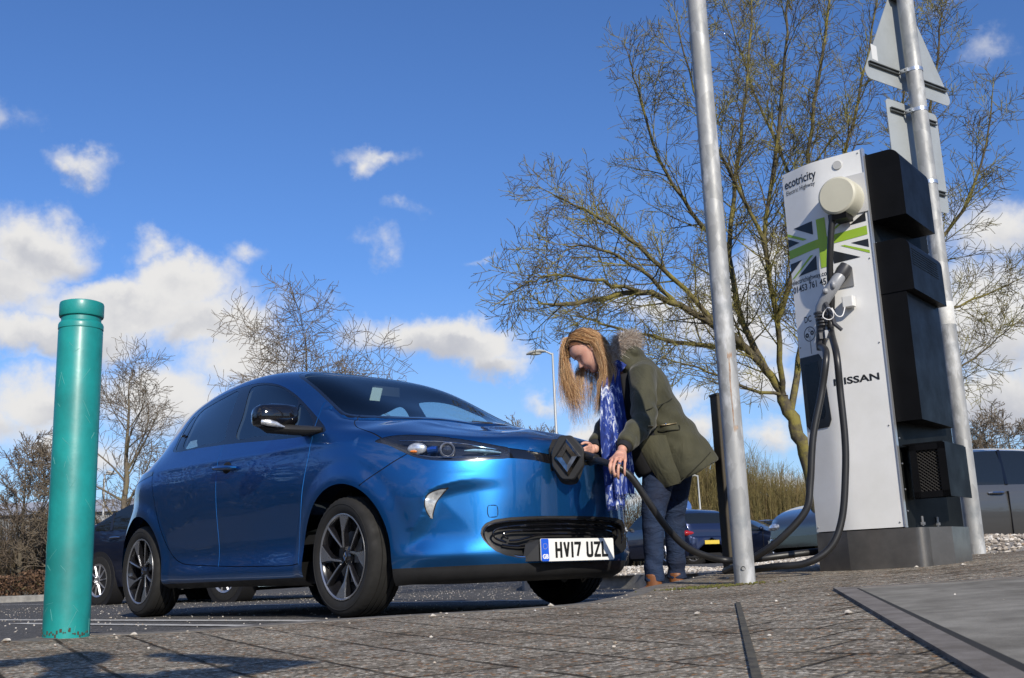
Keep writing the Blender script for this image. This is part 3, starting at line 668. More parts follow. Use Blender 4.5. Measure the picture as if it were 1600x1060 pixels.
BUMPER = [(-.2,.74),(.133,.734),(.22,.748),(.302,.754),(.376,.757),(.441,.751),(.522,.745),(.621,.745),(.684,.749),(.748,.754),(.806,.764),(.870,.783),(.911,.793),(.98,.764),(1.044,.733),(1.114,.703),(1.22,.63),(1.3,.1),(-.2,.1)]
DRL = [(.684,.613),(.697,.599),(.719,.577),(.742,.550),(.755,.518),(.765,.485),(.770,.465),(.777,.467),(.794,.497),(.802,.531),(.800,.562),(.786,.588),(.757,.604),(.719,.614)]
TOW = [(.493,.516),(.485,.522),(.455,.522),(.447,.515),(.445,.494),(.447,.472),(.456,.465),(.484,.465),(.493,.472),(.496,.494)]
GRL = [(.534,.385),(.528,.413),(.508,.436),(.463,.453),(.38,.462),(.265,.466),(.14,.468),(-.3,.469),(-.3,.250),(.18,.255),(.27,.259),(.35,.265),(.42,.279),(.465,.299),(.50,.327),(.524,.358)]
DOORB = [(.215,1.07),(.188,1.012),(.215,.945),(.262,.831),(.309,.698),(.376,.574),(.462,.455),(.560,.382),(.68,.342),(.85,.325),(1.198,.307)]
BGAP = [(1.188,1.056),(1.185,.976),(1.182,.876),(1.183,.717),(1.187,.521),(1.198,.307)]
SILLG = [(1.198,.307),(1.50,.295),(1.80,.287),(2.05,.282),(2.165,.290)]
FGAP = [(2.12,1.205),(2.208,1.133),(2.246,1.081),(2.272,1.022),(2.285,.975),(2.289,.940),(2.272,.860),(2.240,.757),(2.206,.655),(2.176,.535),(2.155,.397),(2.165,.290)]
HOODS = [(2.870,.775),(2.788,.772),(2.70,.768),(2.60,.746),(2.505,.705),(2.441,.655),(2.40,.60)]
BLINE = [(.900,.800),(.98,.764),(1.044,.733),(1.114,.703),(1.20,.66)]
BADGE = [(-.12,.735),(-.12,.80),(-.085,.845),(-.04,.872),(.04,.872),(.085,.845),(.12,.80),(.12,.735),(.07,.65),(.03,.63),(-.03,.63),(-.07,.65)]
def near(fn, poly, V2, pad=.10):
    """fn only where V2 is close to the outline's box; far points are just outside"""
    poly = np.asarray(poly); lo, hi = poly.min(0)-pad, poly.max(0)+pad
    k = ((V2 > lo) & (V2 < hi)).all(1); out = np.ones(len(V2)); 
    if k.any(): out[k] = fn(V2[k], poly)
    return out
def chamfer(P, k=.16):
    out = []
    for i in range(len(P)):
        p, a, b = Vector(P[i]), Vector(P[i-1]), Vector(P[(i+1) % len(P)])
        for t in (0, .5, 1):
            q = p.lerp(a, k)*(1-t)**2+p*2*t*(1-t)+p.lerp(b, k)*t*t; out.append((q.x, q.y))
    return out[::-1]
def smooth_poly(P, per=5): return np.array(catmull(P, per, closed=True))[:, :2]
def smooth_line(P, per=5): return np.array(catmull(P, per))[:, :2]

def mats_car():
    M = {}
    m = bpy.data.materials.new('blue_metallic_paint'); m.use_nodes = True; g = NT(m.node_tree); b = m.node_tree.nodes['Principled BSDF']
    tc = g.n('ShaderNodeTexCoord').outputs['Object']
    fl = g.voro(tc, 900, out='Color')
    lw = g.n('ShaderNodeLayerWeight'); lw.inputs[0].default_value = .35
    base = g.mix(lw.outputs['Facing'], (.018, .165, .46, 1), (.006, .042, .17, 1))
    sp = g.n('ShaderNodeSeparateColor'); g.put(sp.inputs[0], fl)
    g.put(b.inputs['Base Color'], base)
    b.inputs['Metallic'].default_value = .93; b.inputs['Roughness'].default_value = .36
    dirt = g.noise(tc, 3.5, 8, .65)
    g.put(b.inputs['Roughness'], g.math('ADD', .39, g.math('MULTIPLY', g.math('SUBTRACT', dirt, .5), .10)))
    b.inputs['Coat Weight'].default_value = 1; b.inputs['Coat IOR'].default_value = 1.5
    g.put(b.inputs['Coat Roughness'], g.sstep(dirt, .45, .8, .012, .07))
    bn = g.n('ShaderNodeBump'); bn.inputs['Strength'].default_value = .10; bn.inputs['Distance'].default_value = .0004
    g.put(bn.inputs['Height'], sp.outputs[0]); g.L.new(bn.outputs[0], b.inputs['Normal'])
    M['paint'] = m
    M['gloss'] = mat('gloss_black_trim', (.006, .006, .008), .08, spec=.6, coat=.4)
    M['black'] = mat('rough_black_plastic', (.018, .018, .019), .55, var=.35, vscale=9, bump=.25, bscale=350, bdist=.0006)
    M['gap'] = mat('panel_gap_dark', (.004, .004, .006), .8)
    M['glass'] = glass_mat('tinted_window_glass', (.58, .67, .68))
    M['wglass'] = glass_mat('windscreen_glass', (.72, .84, .86), k=.62)
    M['lens'] = glass_mat('lamp_lens_clear', (.93, .95, .98), k=.75)
    M['house'] = mat('lamp_housing_dark', (.012, .016, .028), .22, spec=.7, coat=.5)
    M['chrome'] = mat('chrome_trim', (.60, .61, .63), .08, 1, var=.15, vscale=20)
    M['cloth'] = mat('dark_cabin_cloth', (.012, .013, .015), .9, var=.3, vscale=30)
    M['cabin'] = mat('cabin_plastic_dark', (.02, .021, .024), .6, var=.2)
    M['liner'] = mat('pale_headlining', (.10, .105, .11), .95)
    M['rubber'] = None
    # tyre rubber with fine tread lines
    m = mat('tyre_rubber', (.0125, .012, .0115), .82, var=.3, vscale=12, bump=.3, bscale=160, bdist=.001); M['rubber'] = m
    M['rimblack'] = mat('rim_gloss_black', (.008, .008, .010), .22, spec=.6, coat=.5)
    M['rimface'] = mat('rim_machined_silver', (.42, .43, .46), .28, .85, var=.12, vscale=15)
    M['disc'] = mat('brake_disc_steel', (.25, .24, .23), .4, .9, var=.4, vscale=8)
    M['amber'] = mat('amber_bulb', (.8, .22, .02), .2, coat=.6)
    M['redlens'] = mat('red_lamp_lens', (.30, .01, .01), .1, coat=1)
    M['darklens'] = mat('smoked_lamp_lens', (.03, .035, .05), .06, coat=1)
    M['drl'] = mat('lamp_silver_reflector', (.74, .77, .82), .24, .6, coat=1, var=.55, vscale=26)
    M['drlin'] = mat('bluish_reflector', (.42, .68, .95), .2, .6, var=.5, vscale=30)
    return M
CM = mats_car()

def plate(parent, text, mtx, col=(.80, .80, .78), w=.520, h=.111, gb=True, name='number_plate'):
    base = mat('plate_white' if col[2] > .5 else 'plate_yellow', col, .35, coat=.3, var=.05)
    mb = MB(); mb.bbox((0, 0, 0), (w, h, .006), r=.008, mi=0, mtx=None)
    o = mb.build(name, base, parent, smooth=False); o.matrix_local = mtx
    if gb:
        b2 = MB(); b2.bbox((-w/2+.0255, 0, .0045), (.049, h-.002, .003), r=.006)
        bb = b2.build('blue_band', mat('plate_blue', (.015, .10, .62), .35, coat=.3), o, smooth=False)
        font_obj('GB', .030, (-w/2+.0255, -.033, .0062), o, mat('plate_band_white', (.8, .8, .8), .5), name='country_letters', bold=.0012)
        st = MB()
        for k in range(12):
            a = 2*math.pi*k/12; st.bbox((-w/2+.0255+.0135*math.cos(a), .018+.0135*math.sin(a), .0064), (.0026, .0026, .0006), r=.0012, seg=2)
        st.build('star_ring', mat('plate_band_star', (.75, .6, .1), .5), o, smooth=False)
    blk = mat('plate_black', (.012, .012, .012), .4)
    uk_text(text, h*.70, o, blk, x0=.0255 if gb else 0)
    return o
# UK plate characters as strokes on a 50x79 grid
GLY = {
 'H': [((0,0),(0,79)),((50,0),(50,79)),((0,40),(50,40))], 'V': [((1,86),(25,-3)),((49,86),(25,-3))], '1': [((14,0),(14,79))],
 '7': [((0,79),(50,79)),((50,79),(20,0))], 'U': [((0,79),(0,14)),((0,14),(4,4)),((4,4),(14,0)),((14,0),(36,0)),((36,0),(46,4)),((46,4),(50,14)),((50,14),(50,79))],
 'Z': [((0,79),(50,79)),((49,76),(1,3)),((0,0),(50,0))], 'L': [((0,79),(0,0)),((0,0),(46,0))], ' ': []}
def uk_text(t, H, parent, m, x0=0, z=.0045):
    S = H/79; st = 14*S; adv = []
    x = 0
    for ch in t:
        w = {'1': 14, ' ': 22}.get(ch, 50); adv.append(x); x += w+11
    tot = (x-11)*S*.93; mb = MB(); k = 0
    for ch, ax in zip(t, adv):
        for (a, b) in GLY[ch]:
            sh = 7 if ch != '1' else 0
            # keep strokes inside the cell
            f = lambda p: ((ax+(p[0]*(50-14)/50+7 if ch != '1' else 7))*S*.93-tot/2+x0, (7+p[1]*(79-14)/79)*S-H/2)
            p, q = Vector(f(a)), Vector(f(b)); d = q-p; L = d.length; u = d/L; ext = st/2
            nrm = Vector((-u.y, u.x))*st/2
            P = [p-u*ext+nrm*-1, q+u*ext+nrm*-1, q+u*ext+nrm, p-u*ext+nrm]
            if ch in 'VZ' and abs(u.x) > .05 and abs(u.y) > .05:
                P = [p-nrm, q-nrm, q+nrm, p+nrm]
            elif ch == '7' and abs(u.y) > .1: P = [p-nrm, q-nrm, q+nrm, p+nrm]
            mb.prism([(v.x, v.y) for v in P], .0016, (0, 0, z+k*.00004)); k += 1
    return mb.build('registration_characters', m, parent, smooth=False)
def font_obj(text, size, loc, parent, m, name='lettering', rot=None, bold=0., extr=.0006, shear=0., sx=1., align='CENTER', mtx=None):
    cu = bpy.data.curves.new(name, 'FONT'); cu.body = text; cu.size = size; cu.extrude = extr; cu.offset = bold; cu.shear = shear
    cu.align_x = align; cu.align_y = 'CENTER'; cu.resolution_u = 3
    t = bpy.data.objects.new(name+'_tmp', cu); C.objects.link(t)
    dg = bpy.context.evaluated_depsgraph_get(); me = bpy.data.meshes.new_from_object(t.evaluated_get(dg))
    bpy.data.objects.remove(t); me.materials.clear(); me.materials.append(m)
    o = bpy.data.objects.new(name, me); C.objects.link(o); o.parent = parent
    if mtx is not None: o.matrix_local = mtx
    else:
        o.location = loc
        if rot: o.rotation_euler = rot
    if sx != 1.: o.scale = (sx, 1, 1)
    return o

def make_wheel_mesh(parent, full=True):
    """wheel with its axis along y, outer face towards -y"""
    Rt, W = .3105, .195
    # tyre profile (r, y)
    prof = []
    side = [(.222, -.088), (.236, -.098), (.262, -.1035), (.285, -.099), (.299, -.090), (.3065, -.078)]
    grooves = [-.05, -.017, .017, .05]
    mid = [(.3095, -.066)]
    for gy in grooves:
        mid += [(.3105, gy-.0045), (.3035, gy-.0042), (.3035, gy+.0042), (.3105, gy+.0045)]
    mid += [(.3095, .066)]
    prof = side+mid+[(r, -y) for r, y in reversed(side)]+[(.215, .08), (.215, -.08), (.222, -.088)]
    n = 96; V = []; F = []
    for i, (r, y) in enumerate(prof):
        for j in range(n):
            a = 2*math.pi*j/n; rr = r
            if (abs(y) > .058 and r > .29) and j % 2 == 0 : rr -= .0045       # shoulder blocks
            V.append((rr*math.cos(a), y, rr*math.sin(a)))
    k = len(prof)
    F = [(i*n+j, i*n+(j+1) % n, (i+1)*n+(j+1) % n, (i+1)*n+j) for i in range(k-1) for j in range(n)]
    ty = mesh_obj('tyre', V, F, CM['rubber'], parent, True, autosmooth=40)
    # sidewall ring detail
    mb = MB(); mtx = Matrix.Rotation(math.pi/2, 3, 'X')
    mb.lathe([(.268, .1032), (.271, .1052), (.274, .1032)], 64, mtx=mtx, cap=False)
    mb.build('sidewall_rib', CM['rubber'], ty)
    mb = MB()   # barrel and dish, black
    mb.lathe([(.222, .088), (.223, .094), (.218, .0945), (.213, .090), (.204, .070), (.198, .02), (.200, -.07), (.215, -.08)], 64, mtx=mtx, cap=False)
    mb.lathe([(.0, -.0), (.2, -.0)], 48, mtx=mtx, cap=False, mi=0)
    rim = mb.build('rim', CM['rimblack'], parent)
    mb = MB(); mb.lathe([(.211, .0905), (.2175, .0960), (.2225, .0955), (.2235, .092)], 72, mtx=mtx, cap=False); mb.build('rim_edge', CM['rimface'], rim)
    # disc and hub behind the spokes
    mb = MB(); mb.lathe([(.05, .030), (.130, .030), (.130, .012)], 40, mtx=mtx, cap=False); mb.box((.09, -.035, .02), (.07, .03, .10)); mb.build('brake_disc', CM['disc'], rim)
    # spokes: four broad blades and four thin ones, joined near the hub
    def sp(pts, y0, name, m, h, mi=0, b=None):
        b = b or MB(); top = []; bot = []
        for (r, a, dep) in pts:
            top.append((r*math.cos(a), y0+dep, r*math.sin(a))); bot.append((r*math.cos(a), y0+dep+h, r*math.sin(a)))
        nn = len(pts); base = len(b.v); b.v += top+bot
        b.f += [tuple(base+i for i in range(nn)), tuple(base+nn+i for i in reversed(range(nn)))]+[(base+i, base+nn+i, base+nn+(i+1) % nn, base+(i+1) % nn) for i in range(nn)]
        b.m += [mi]*(nn+2); return b
    dish = lambda r: .030*(1-min(1, r/.2))**1.2
    fb, bb = MB(), MB()
    for q in range(4):
        A = math.pi/2+q*math.pi/2
        D = lambda r, deg: (r, A+R(deg), dish(r))
        # broad blade: straight edge runs to the hub, the other edge tapers in
        blade = [D(.2115, 9), D(.2115, 4), D(.2115, -2), D(.2115, -8), D(.2115, -14), D(.185, -11), D(.155, -6), D(.128, -.5), D(.10, 6), D(.07, 12), D(.05, 18), D(.048, 27), D(.062, 20), D(.09, 14.5), D(.12, 11), D(.16, 9)]
        outer = blade
        # split into two loops so each polygon stays simple
        core = [D(.2115, 9), D(.2115, 4), D(.2115, -2), D(.2115, -8), D(.2115, -14), D(.185, -11), D(.155, -6), D(.128, -.5), D(.128, 10.2), D(.16, 9)]
        tail = [D(.128, 10.2), D(.128, 4.5), D(.10, 8.6), D(.075, 13), D(.053, 21), D(.050, 34), D(.068, 23.5), D(.095, 15.8)]
        core = [D(.2115, 9), D(.2115, 3), D(.2115, -3), D(.2115, -9), D(.2115, -14), D(.185, -10), D(.155, -4), D(.128, 4.5), D(.128, 10.2), D(.16, 9)]
        sp(core, -.0925, '', None, .004, b=fb); sp(tail, -.0925, '', None, .004, b=fb)
        thin = [D(.2115, 47), D(.2115, 44.2), D(.17, 43.2), D(.13, 42), D(.09, 40), D(.060, 38), D(.050, 36), D(.049, 42), D(.062, 43.5), D(.09, 44), D(.13, 45.2), D(.17, 46)]
        sp(thin[:6]+thin[8:], -.0925, '', None, .004, b=fb)
        # black backing of both
        core2 = [D(.2125, 12), D(.2125, 4), D(.2125, -5), D(.2125, -17), D(.18, -12), D(.15, -5), D(.12, 1.5), D(.12, 14), D(.16, 12)]
        tail2 = [D(.12, 14), D(.12, 1.5), D(.09, 5), D(.06, 14), D(.035, 20), D(.035, 40), D(.062, 28), D(.09, 19)]
        thin2 = [D(.2125, 49), D(.2125, 42), D(.13, 39), D(.06, 33), D(.035, 30), D(.035, 50), D(.06, 48), D(.13, 48)]
        for P in (core2, tail2, thin2): sp(P, -.0885, '', None, .026, b=bb)
    mesh_obj('spoke_backing', bb.v, bb.f, CM['rimblack'], rim, False)
    mesh_obj('spoke', fb.v, fb.f, CM['rimface'], rim, False)
    mb = MB(); mb.lathe([(.0, .072), (.024, .072), (.028, .069), (.034, .060), (.052, .055), (.056, .03)], 32, mtx=mtx, cap=False)
    for k in range(4):
        a = R(45+90*k); mb.lathe([(.0, .062), (.008, .062), (.009, .05)], 8, c=(.042*math.cos(a), 0, .042*math.sin(a)), mtx=mtx, cap=False)
    mb.build('hub', CM['rimblack'], rim)
    mb = MB(); dm = [(0, .021), (.012, 0), (0, -.021), (-.012, 0)]
    for i in range(4):
        a, b = dm[i], dm[(i+1) % 4]; mb.tube([(a[0], -.0735, a[1]), (b[0], -.0735, b[1])], .0025, 6)
    mb.build('hub_emblem', CM['chrome'], rim)

def make_car():
    root = empty('hatchback_car', label='bright blue electric hatchback plugged in by its nose, charging flap open', cat='car')
    G = body_grid(); N = grid_normals(G); G = displace(G, N); N = grid_normals(G)
    S = Shell(G, N)
    sd = lambda poly, cols: (lambda V: near(poly_sd, poly, V[:, cols]))
    def mask(f, m):
        def g(V):
            k = m(V); out = np.ones(len(V))
            if k.any(): out[k] = f(V[k])
            return out
        return g
    isside = lambda V: (V[:, 1] > .35)
    P_ = {k: smooth_poly(v) for k, v in dict(DLO=DLO, R=GL_R, Q=GL_Q, F=GL_F, S=GL_S, DRL=DRL, TOW=TOW).items()}
    def fan(f):  # distance functions in (s, z)
        return lambda V: f(np.stack([plan_s(V), V[:, 2]], 1))
    low = lambda V: (V[:, 2] < .96) & (V[:, 0] > 2.3)
    fld = {}
    fld['DLO'] = mask(sd(P_['DLO'], [0, 2]), lambda V: (V[:, 1] > .5) & (V[:, 2] > .9))
    for k in 'RQFS': fld[k] = mask(sd(P_[k], [0, 2]), lambda V: (V[:, 1] > .5) & (V[:, 2] > .9))
    fld['WS'] = mask(sd(smooth_poly(WS, 3), [0, 1]), lambda V: (V[:, 2] > .9))
    fld['WSG'] = mask(sd(smooth_poly(WSG, 3), [0, 1]), lambda V: (V[:, 2] > .9))
    fld['RG'] = mask(sd(REARG, [2, 1]), lambda V: (V[:, 0] < 0))
    fld['HL'] = mask(fan(lambda p: near(poly_sd, smooth_poly(HL, 3), p)), low)
    fld['ST'] = mask(fan(lambda p: near(poly_sd, STRIP, p)), low)
    fld['BU'] = mask(fan(lambda p: near(poly_sd, BUMPER, p)), lambda V: (V[:, 2] < 1.0) & (V[:, 0] > 2.3))
    fld['DR'] = mask(fan(lambda p: near(poly_sd, P_['DRL'], p)), low)
    fld['TW'] = mask(fan(lambda p: near(poly_sd, P_['TOW'], p)), low)
    fld['GR'] = mask(fan(lambda p: near(poly_sd, GRL, p)), low)
    fld['BG'] = mask(sd(smooth_poly(BADGE, 4), [1, 2]), lambda V: V[:, 0] > 3.2)
    fld['AF'] = lambda V: np.where((V[:, 1] > .45) & (V[:, 2] < .9), np.hypot(V[:, 0]-WFX-.005, V[:, 2]-.30)-.385, 1.)
    fld['AR'] = lambda V: np.where((V[:, 1] > .45) & (V[:, 2] < .9), np.hypot(V[:, 0]-WRX-.005, V[:, 2]-.30)-.385, 1.)
    fld['BK'] = lambda V: V[:, 2]-np.interp(V[:, 0], [-1, 2.3, 2.7, 2.99, 3.5], [.215, .215, .235, .235, .237])
    fld['TL'] = mask(sd([(-.7, .86), (-.05, .925), (.19, .955), (.222, .975), (.17, .985), (.0, .985), (-.15, 1.0), (-.7, 1.03)], [0, 2]), lambda V: (V[:, 1] > .3) & (V[:, 2] > .8))
    for k in ('DLO', 'R', 'Q', 'F', 'S', 'WS', 'WSG', 'RG', 'HL', 'ST', 'BU', 'DR', 'TW', 'GR', 'BG', 'AF', 'AR', 'BK', 'TL'): S.cut(fld[k])
    # panel gaps
    lines = [('xz', smooth_line(DOORB)), ('xz', smooth_line(BGAP)), ('xz', smooth_line(SILLG)), ('xz', smooth_line(FGAP)), ('xy', smooth_line(HOODS)), ('sz', smooth_line(BLINE))]
    def lfn(kind, L):
        def f(V):
            if kind == 'xz': q, mk = V[:, [0, 2]], V[:, 1] > .5
            elif kind == 'xy': q, mk = V[:, [0, 1]], V[:, 2] > .88
            else:
                mk = (V[:, 2] < .85) & (V[:, 2] > .6) & (V[:, 0] > 2.7); q = np.zeros((len(V), 2)); q[mk] = np.stack([plan_s(V[mk]), V[mk, 2]], 1)
            out = np.ones(len(V)); out[mk] = near(line_sd, L, q[mk], .06); return out
        return f
    bands = []; vb = []
    for kind, L in lines:
        f = lfn(kind, L); S.cut((lambda f: (lambda V: np.where(np.abs(f(V)) < .03, f(V), 1.)))(f), 1e-5, near_only=.03); w = .0026
        h = (lambda f: (lambda V: np.abs(f(V))-w))(f); S.cut(h, 1e-5); bands.append(h); vb.append(kind == 'xz' and len(vb) in (1, 3))
    hb = lambda V: np.abs(fld['TW'](V))-.0022
    S.cut(hb, 1e-5); bands.append(hb)
    drb = lambda V: fld['DR'](V)+.005
    S.cut(drb, 1e-5)
    V, Nn = S.V, S.N; Cn, Nc = S.cents(); nF = len(S.F)
    val = {k: f(Cn) for k, f in fld.items()}
    band = np.zeros(nF, bool)
    vband = np.zeros(nF, bool)
    for i_, h in enumerate(bands):
        band |= h(Cn) < 0
        if i_ < len(vb) and vb[i_]: vband |= h(Cn) < 0
    doors = poly_sd(Cn[:, [0, 2]], np.concatenate([smooth_line(DOORB), smooth_line(SILLG)[1:], smooth_line(FGAP)[::-1], [(2.0, 1.30), (1.6, 1.47), (1.2, 1.52), (.7, 1.49), (.3, 1.42), (.24, 1.2)]])) < 0
    doors &= Cn[:, 1] > .5
    frontd = doors & (Cn[:, 0] > 1.185)
    hood = (poly_sd(Cn[:, [0, 1]], [(2.870, .775), (2.788, .772), (2.70, .768), (2.60, .746), (2.505, .705), (2.441, .655), (2.40, .60), (2.45, -.3), (3.6, -.3), (3.6, .9), (2.87, .9)]) < 0) & (Cn[:, 2] > .77)
    lab = np.full(nF, 'body', dtype=object)
    lab[hood] = 'bonnet'
    lab[val['BU'] < 0] = 'bumper'
    lab[doors & ~frontd] = 'rdoor'; lab[frontd] = 'fdoor'
    lab[(val['BK'] < 0)] = 'cladding'
    lab[val['DLO'] < 0] = 'dlo'
    for k in 'RQFS': lab[val[k] < 0] = 'g'+k
    lab[val['WS'] < 0] = 'wsblack'; lab[val['WSG'] < 0] = 'ws'; lab[val['RG'] < 0] = 'rg'
    lab[val['TL'] < 0] = 'tail'
    lab[val['ST'] < 0] = 'strip'; lab[val['HL'] < 0] = 'hl'; lab[val['DR'] < 0] = 'drl'
    lab[(val['DR'] < 0) & (val['DR'] > -.005)] = 'drlrim'
    lab[band & ~np.isin(lab, ['hl', 'strip', 'gF', 'gS', 'gR', 'gQ', 'ws'])] = 'gap'
    lab[vband & (lab == 'gap')] = 'vgap'
    lab[val['GR'] < 0] = 'grille'; lab[val['BG'] < 0] = 'badge'
    lab[(val['AF'] < 0) | (val['AR'] < 0)] = 'hole'
    sel = lambda *L: [S.F[i] for i in range(nF) if lab[i] in L]
    so = lambda name, L, m, side='both', off=0., flip=False, par=root: shell_obj(name, V, Nn, sel(*L), m, par, side, off, flip)
    body = so('body', ['body'], CM['paint'])
    so('bonnet', ['bonnet'], CM['paint'])
    bump = so('front_bumper', ['bumper'], CM['paint'])
    for sd_ in ('right', 'left'): so('panel_gap', ['gap'], CM['gap'], sd_, off=-.004, par=body)
    vg = sel('vgap'); ids = {i for f in vg for i in f}; N2 = list(Nn)
    for i in ids: q = Nn[i]+np.array([1.1, 0, .5]); N2[i] = q/np.linalg.norm(q)
    for sd_ in ('right', 'left'):
        for k_ in (0, 1): shell_obj('door_edge', V, N2, [f for f in vg if (np.mean([V[i][0] for i in f]) > 1.6) == bool(k_)], CM['paint'], body, sd_, -.001)
    so('lower_cladding', ['cladding'], CM['black'])
    so('windscreen_surround', ['wsblack'], CM['gloss'], off=-.001)
    so('windscreen', ['ws'], CM['wglass'], off=-.002)
    so('tailgate_window', ['rg'], CM['glass'], off=-.002)
    so('window_surround', ['dlo'], CM['gloss'], off=-.001, par=body)
    so('headlining', ['body', 'dlo', 'wsblack', 'rdoor', 'fdoor'], CM['liner'], off=-.028, flip=True) if False else None
    inner = [S.F[i] for i in range(nF) if (lab[i] in ('body', 'dlo', 'rdoor', 'fdoor', 'wsblack')) and Cn[i, 2] > 1.0 and Cn[i, 0] < 2.4]
    shell_obj('headlining', V, Nn, inner, CM['liner'], root, 'both', -.022, True)
    for side in ('right', 'left'):
        fd = so('front_door', ['fdoor'], CM['paint'], side); rd = so('rear_door', ['rdoor'], CM['paint'], side)
        so('window', ['gF'], CM['glass'], side, -.003, par=fd); so('quarter_light', ['gS'], CM['glass'], side, -.003, par=fd)
        so('window', ['gR'], CM['glass'], side, -.003, par=rd); so('quarter_light', ['gQ'], CM['gloss'], side, -.003, par=rd)
        y = -1 if side == 'right' else 1
        # door handle: cup and bar
        mb = MB(); n_ = 14
        mb.ell((1.318, y*.860, .893), (.060, .006, .040), 20, 10); mb.build('handle_cup', CM['gap'], fd)
        mb = MB()
        mb.tube([(1.175, y*.866, .906), (1.20, y*.886, .905), (1.25, y*.893, .901), (1.38, y*.893, .892), (1.43, y*.885, .888), (1.452, y*.864, .886)], [.013, .017, .018, .017, .015, .010], 12, flat=.8)
        mb.build('handle', CM['paint'], fd)
        mb = MB(); mb.ell((.50, y*.775, 1.20), (.032, .008, .010), 12, 8); mb.build('hidden_handle', CM['gloss'], rd)
        # black strip under the glass
        # mirror
        mir = empty('wing_mirror'); mir.parent = root
        cx, cy, cz = 2.115, y*.975, 1.092-(.035 if side == 'left' else 0)
        sec = []
        prof = [(-.0, .30), (.04, .72), (.12, .95), (.35, 1.0), (.65, 1.0), (.88, .93), (.97, .72), (1.0, .35)]
        mb = MB(); base = 0; nn = 20
        for t, w in prof:
            yy = cy + y*(-.125+.245*t)*1.0
            for j in range(nn):
                a = 2*math.pi*j/nn; c_, s_ = math.cos(a), math.sin(a)
                px = .066*w*math.copysign(abs(c_)**.8, c_); pz = .074*w*math.copysign(abs(s_)**.75, s_)
                if px > 0: px *= 1.25
                mb.v.append((cx+px-.02*t, yy, cz+pz*(1.0 if s_ > 0 else .85)+.012*(1-t)))
        mb.f = [(i*nn+j, i*nn+(j+1) % nn, (i+1)*nn+(j+1) % nn, (i+1)*nn+j) for i in range(len(prof)-1) for j in range(nn)]+[tuple(range(nn)), tuple((len(prof)-1)*nn+j for j in range(nn))]
        mb.m = [0]*len(mb.f)
        mb.build('mirror_cap', CM['gloss'], mir, auto=60)
        mb = MB()
        mb.tube([(2.34, y*.80, 1.005), (2.26, y*.84, 1.010), (2.18, y*.885, 1.020), (2.13, y*.93, 1.030), (2.10, y*1.01, 1.034), (2.10, y*1.06, 1.045)], [.030, .050, .052, .055, .052, .024], 14, flat=.55)
        mb.prism([(2.38, .995), (2.22, 1.085), (2.10, 1.09), (2.02, 1.01), (2.10, .99), (2.35, .985)], .02, (0, 0, 0), mtx=Matrix(((1, 0, 0), (0, 0, y*1.), (0, 1, 0)))) if False else None
        mb.build('mirror_foot', CM['black'], mir)
        mb = MB()
        mb.tube([(2.155, y*1.082, 1.058), (2.175, y*1.05, 1.053), (2.184, y*1.01, 1.046), (2.186, y*.955, 1.034)], [.013, .019, .016, .003], 10, flat=1.0)
        mb.build('indicator_lamp', CM['drl'], mir); mb = MB(); mb.ell((2.182, y*1.055, 1.056), (.009, .010, .008), 10, 8); mb.build('indicator_bulb', CM['amber'], mir)
        mb = MB(); mb.box((cx-.075, cy, cz), (.004, .19, .085)); mb.build('mirror_glass', CM['chrome'], mir)
        # lamps
        hl = so('headlight', ['hl'], CM['lens'], side, 0)
        dz = lambda v: -np.clip(np.abs(fld['HL'](np.abs(v)))*1.6, .002, .055)
        hfaces = sel('hl')
        shell_obj('lamp_housing', V, Nn, hfaces, CM['house'], hl, side, dz)
        def pt(s_, z_, dep=0):   # a point on the nose at plan distance s_, height z_
            p = np.array([np.interp(s_, _pd, _pp[:, 0]), np.interp(s_, _pd, _pp[:, 1])]); q = np.array([np.interp(s_+.01, _pd, _pp[:, 0]), np.interp(s_+.01, _pd, _pp[:, 1])])-p
            q /= np.linalg.norm(q); nrm = np.array([q[1], -q[0]]); nrm = -nrm if nrm[0] < 0 else nrm
            k = .03+(z_-.78)*.35; p = p-nrm*(dep+max(0, k)*.8)
            return Vector((p[0], y*p[1], z_)), Vector((nrm[0], y*nrm[1], 0))
        c0, n0 = pt(.695, .808, .010)
        ax = (n0+Vector((.5, 0, 0))).normalized(); mt = ax.to_track_quat('Z', 'Y').to_matrix()
        mb = MB(); mb.lathe([(0, .012), (.015, .009), (.024, .001), (.026, -.01)], 24, c=c0, mtx=mt, cap=False); mb.build('projector_lens', CM['darklens'], hl)
        mb = MB(); pth = [pt(s_, z_, .012)[0] for s_, z_ in [(.80, .812), (.775, .815), (.75, .815)]]; mb.tube(pth, [.018, .020, .016], 10, flat=1.); mb.build('blue_reflector', mat('deep_blue_reflector', (.05, .16, .55), .15, .8), hl); mb = MB(); mb.lathe([(.027, -.012), (.028, .006), (.033, .011), (.039, .006), (.041, -.012)], 28, c=c0, mtx=mt, cap=False); mb.build('projector_ring', CM['rimface'], hl)
        c1, n1 = pt(.865, .826, .010); mt1 = (n1+Vector((.3, 0, 0))).normalized().to_track_quat('Z', 'Y').to_matrix()
        mb = MB(); mb.ell(c1, (.050, .030, .016), 18, 8, mtx=mt1); mb.build('reflector_bowl', CM['drl'], hl)
        mb = MB(); c2, _ = pt(.875, .810, .002); mb.ell(c2, (.015, .026, .008), 12, 8); mb.build('amber_bulb', CM['amber'], hl)
        mb = MB(); pth = [pt(s_, z_, .008)[0] for s_, z_ in [(.60, .800), (.55, .800), (.50, .797), (.45, .793), (.40, .788)]]; mb.tube(pth, [.004, .011, .013, .011, .004], 10, flat=.8); mb.build('light_strip', CM['drlin'], hl)
        mb = MB(); pth = [pt(s_, z_, .004)[0] for s_, z_ in [(.98, .875), (.88, .868), (.78, .858), (.68, .846), (.58, .832), (.48, .815), (.40, .802)]]; mb.tube(pth, .0030, 6); mb.build('trim_line', CM['chrome'], hl)
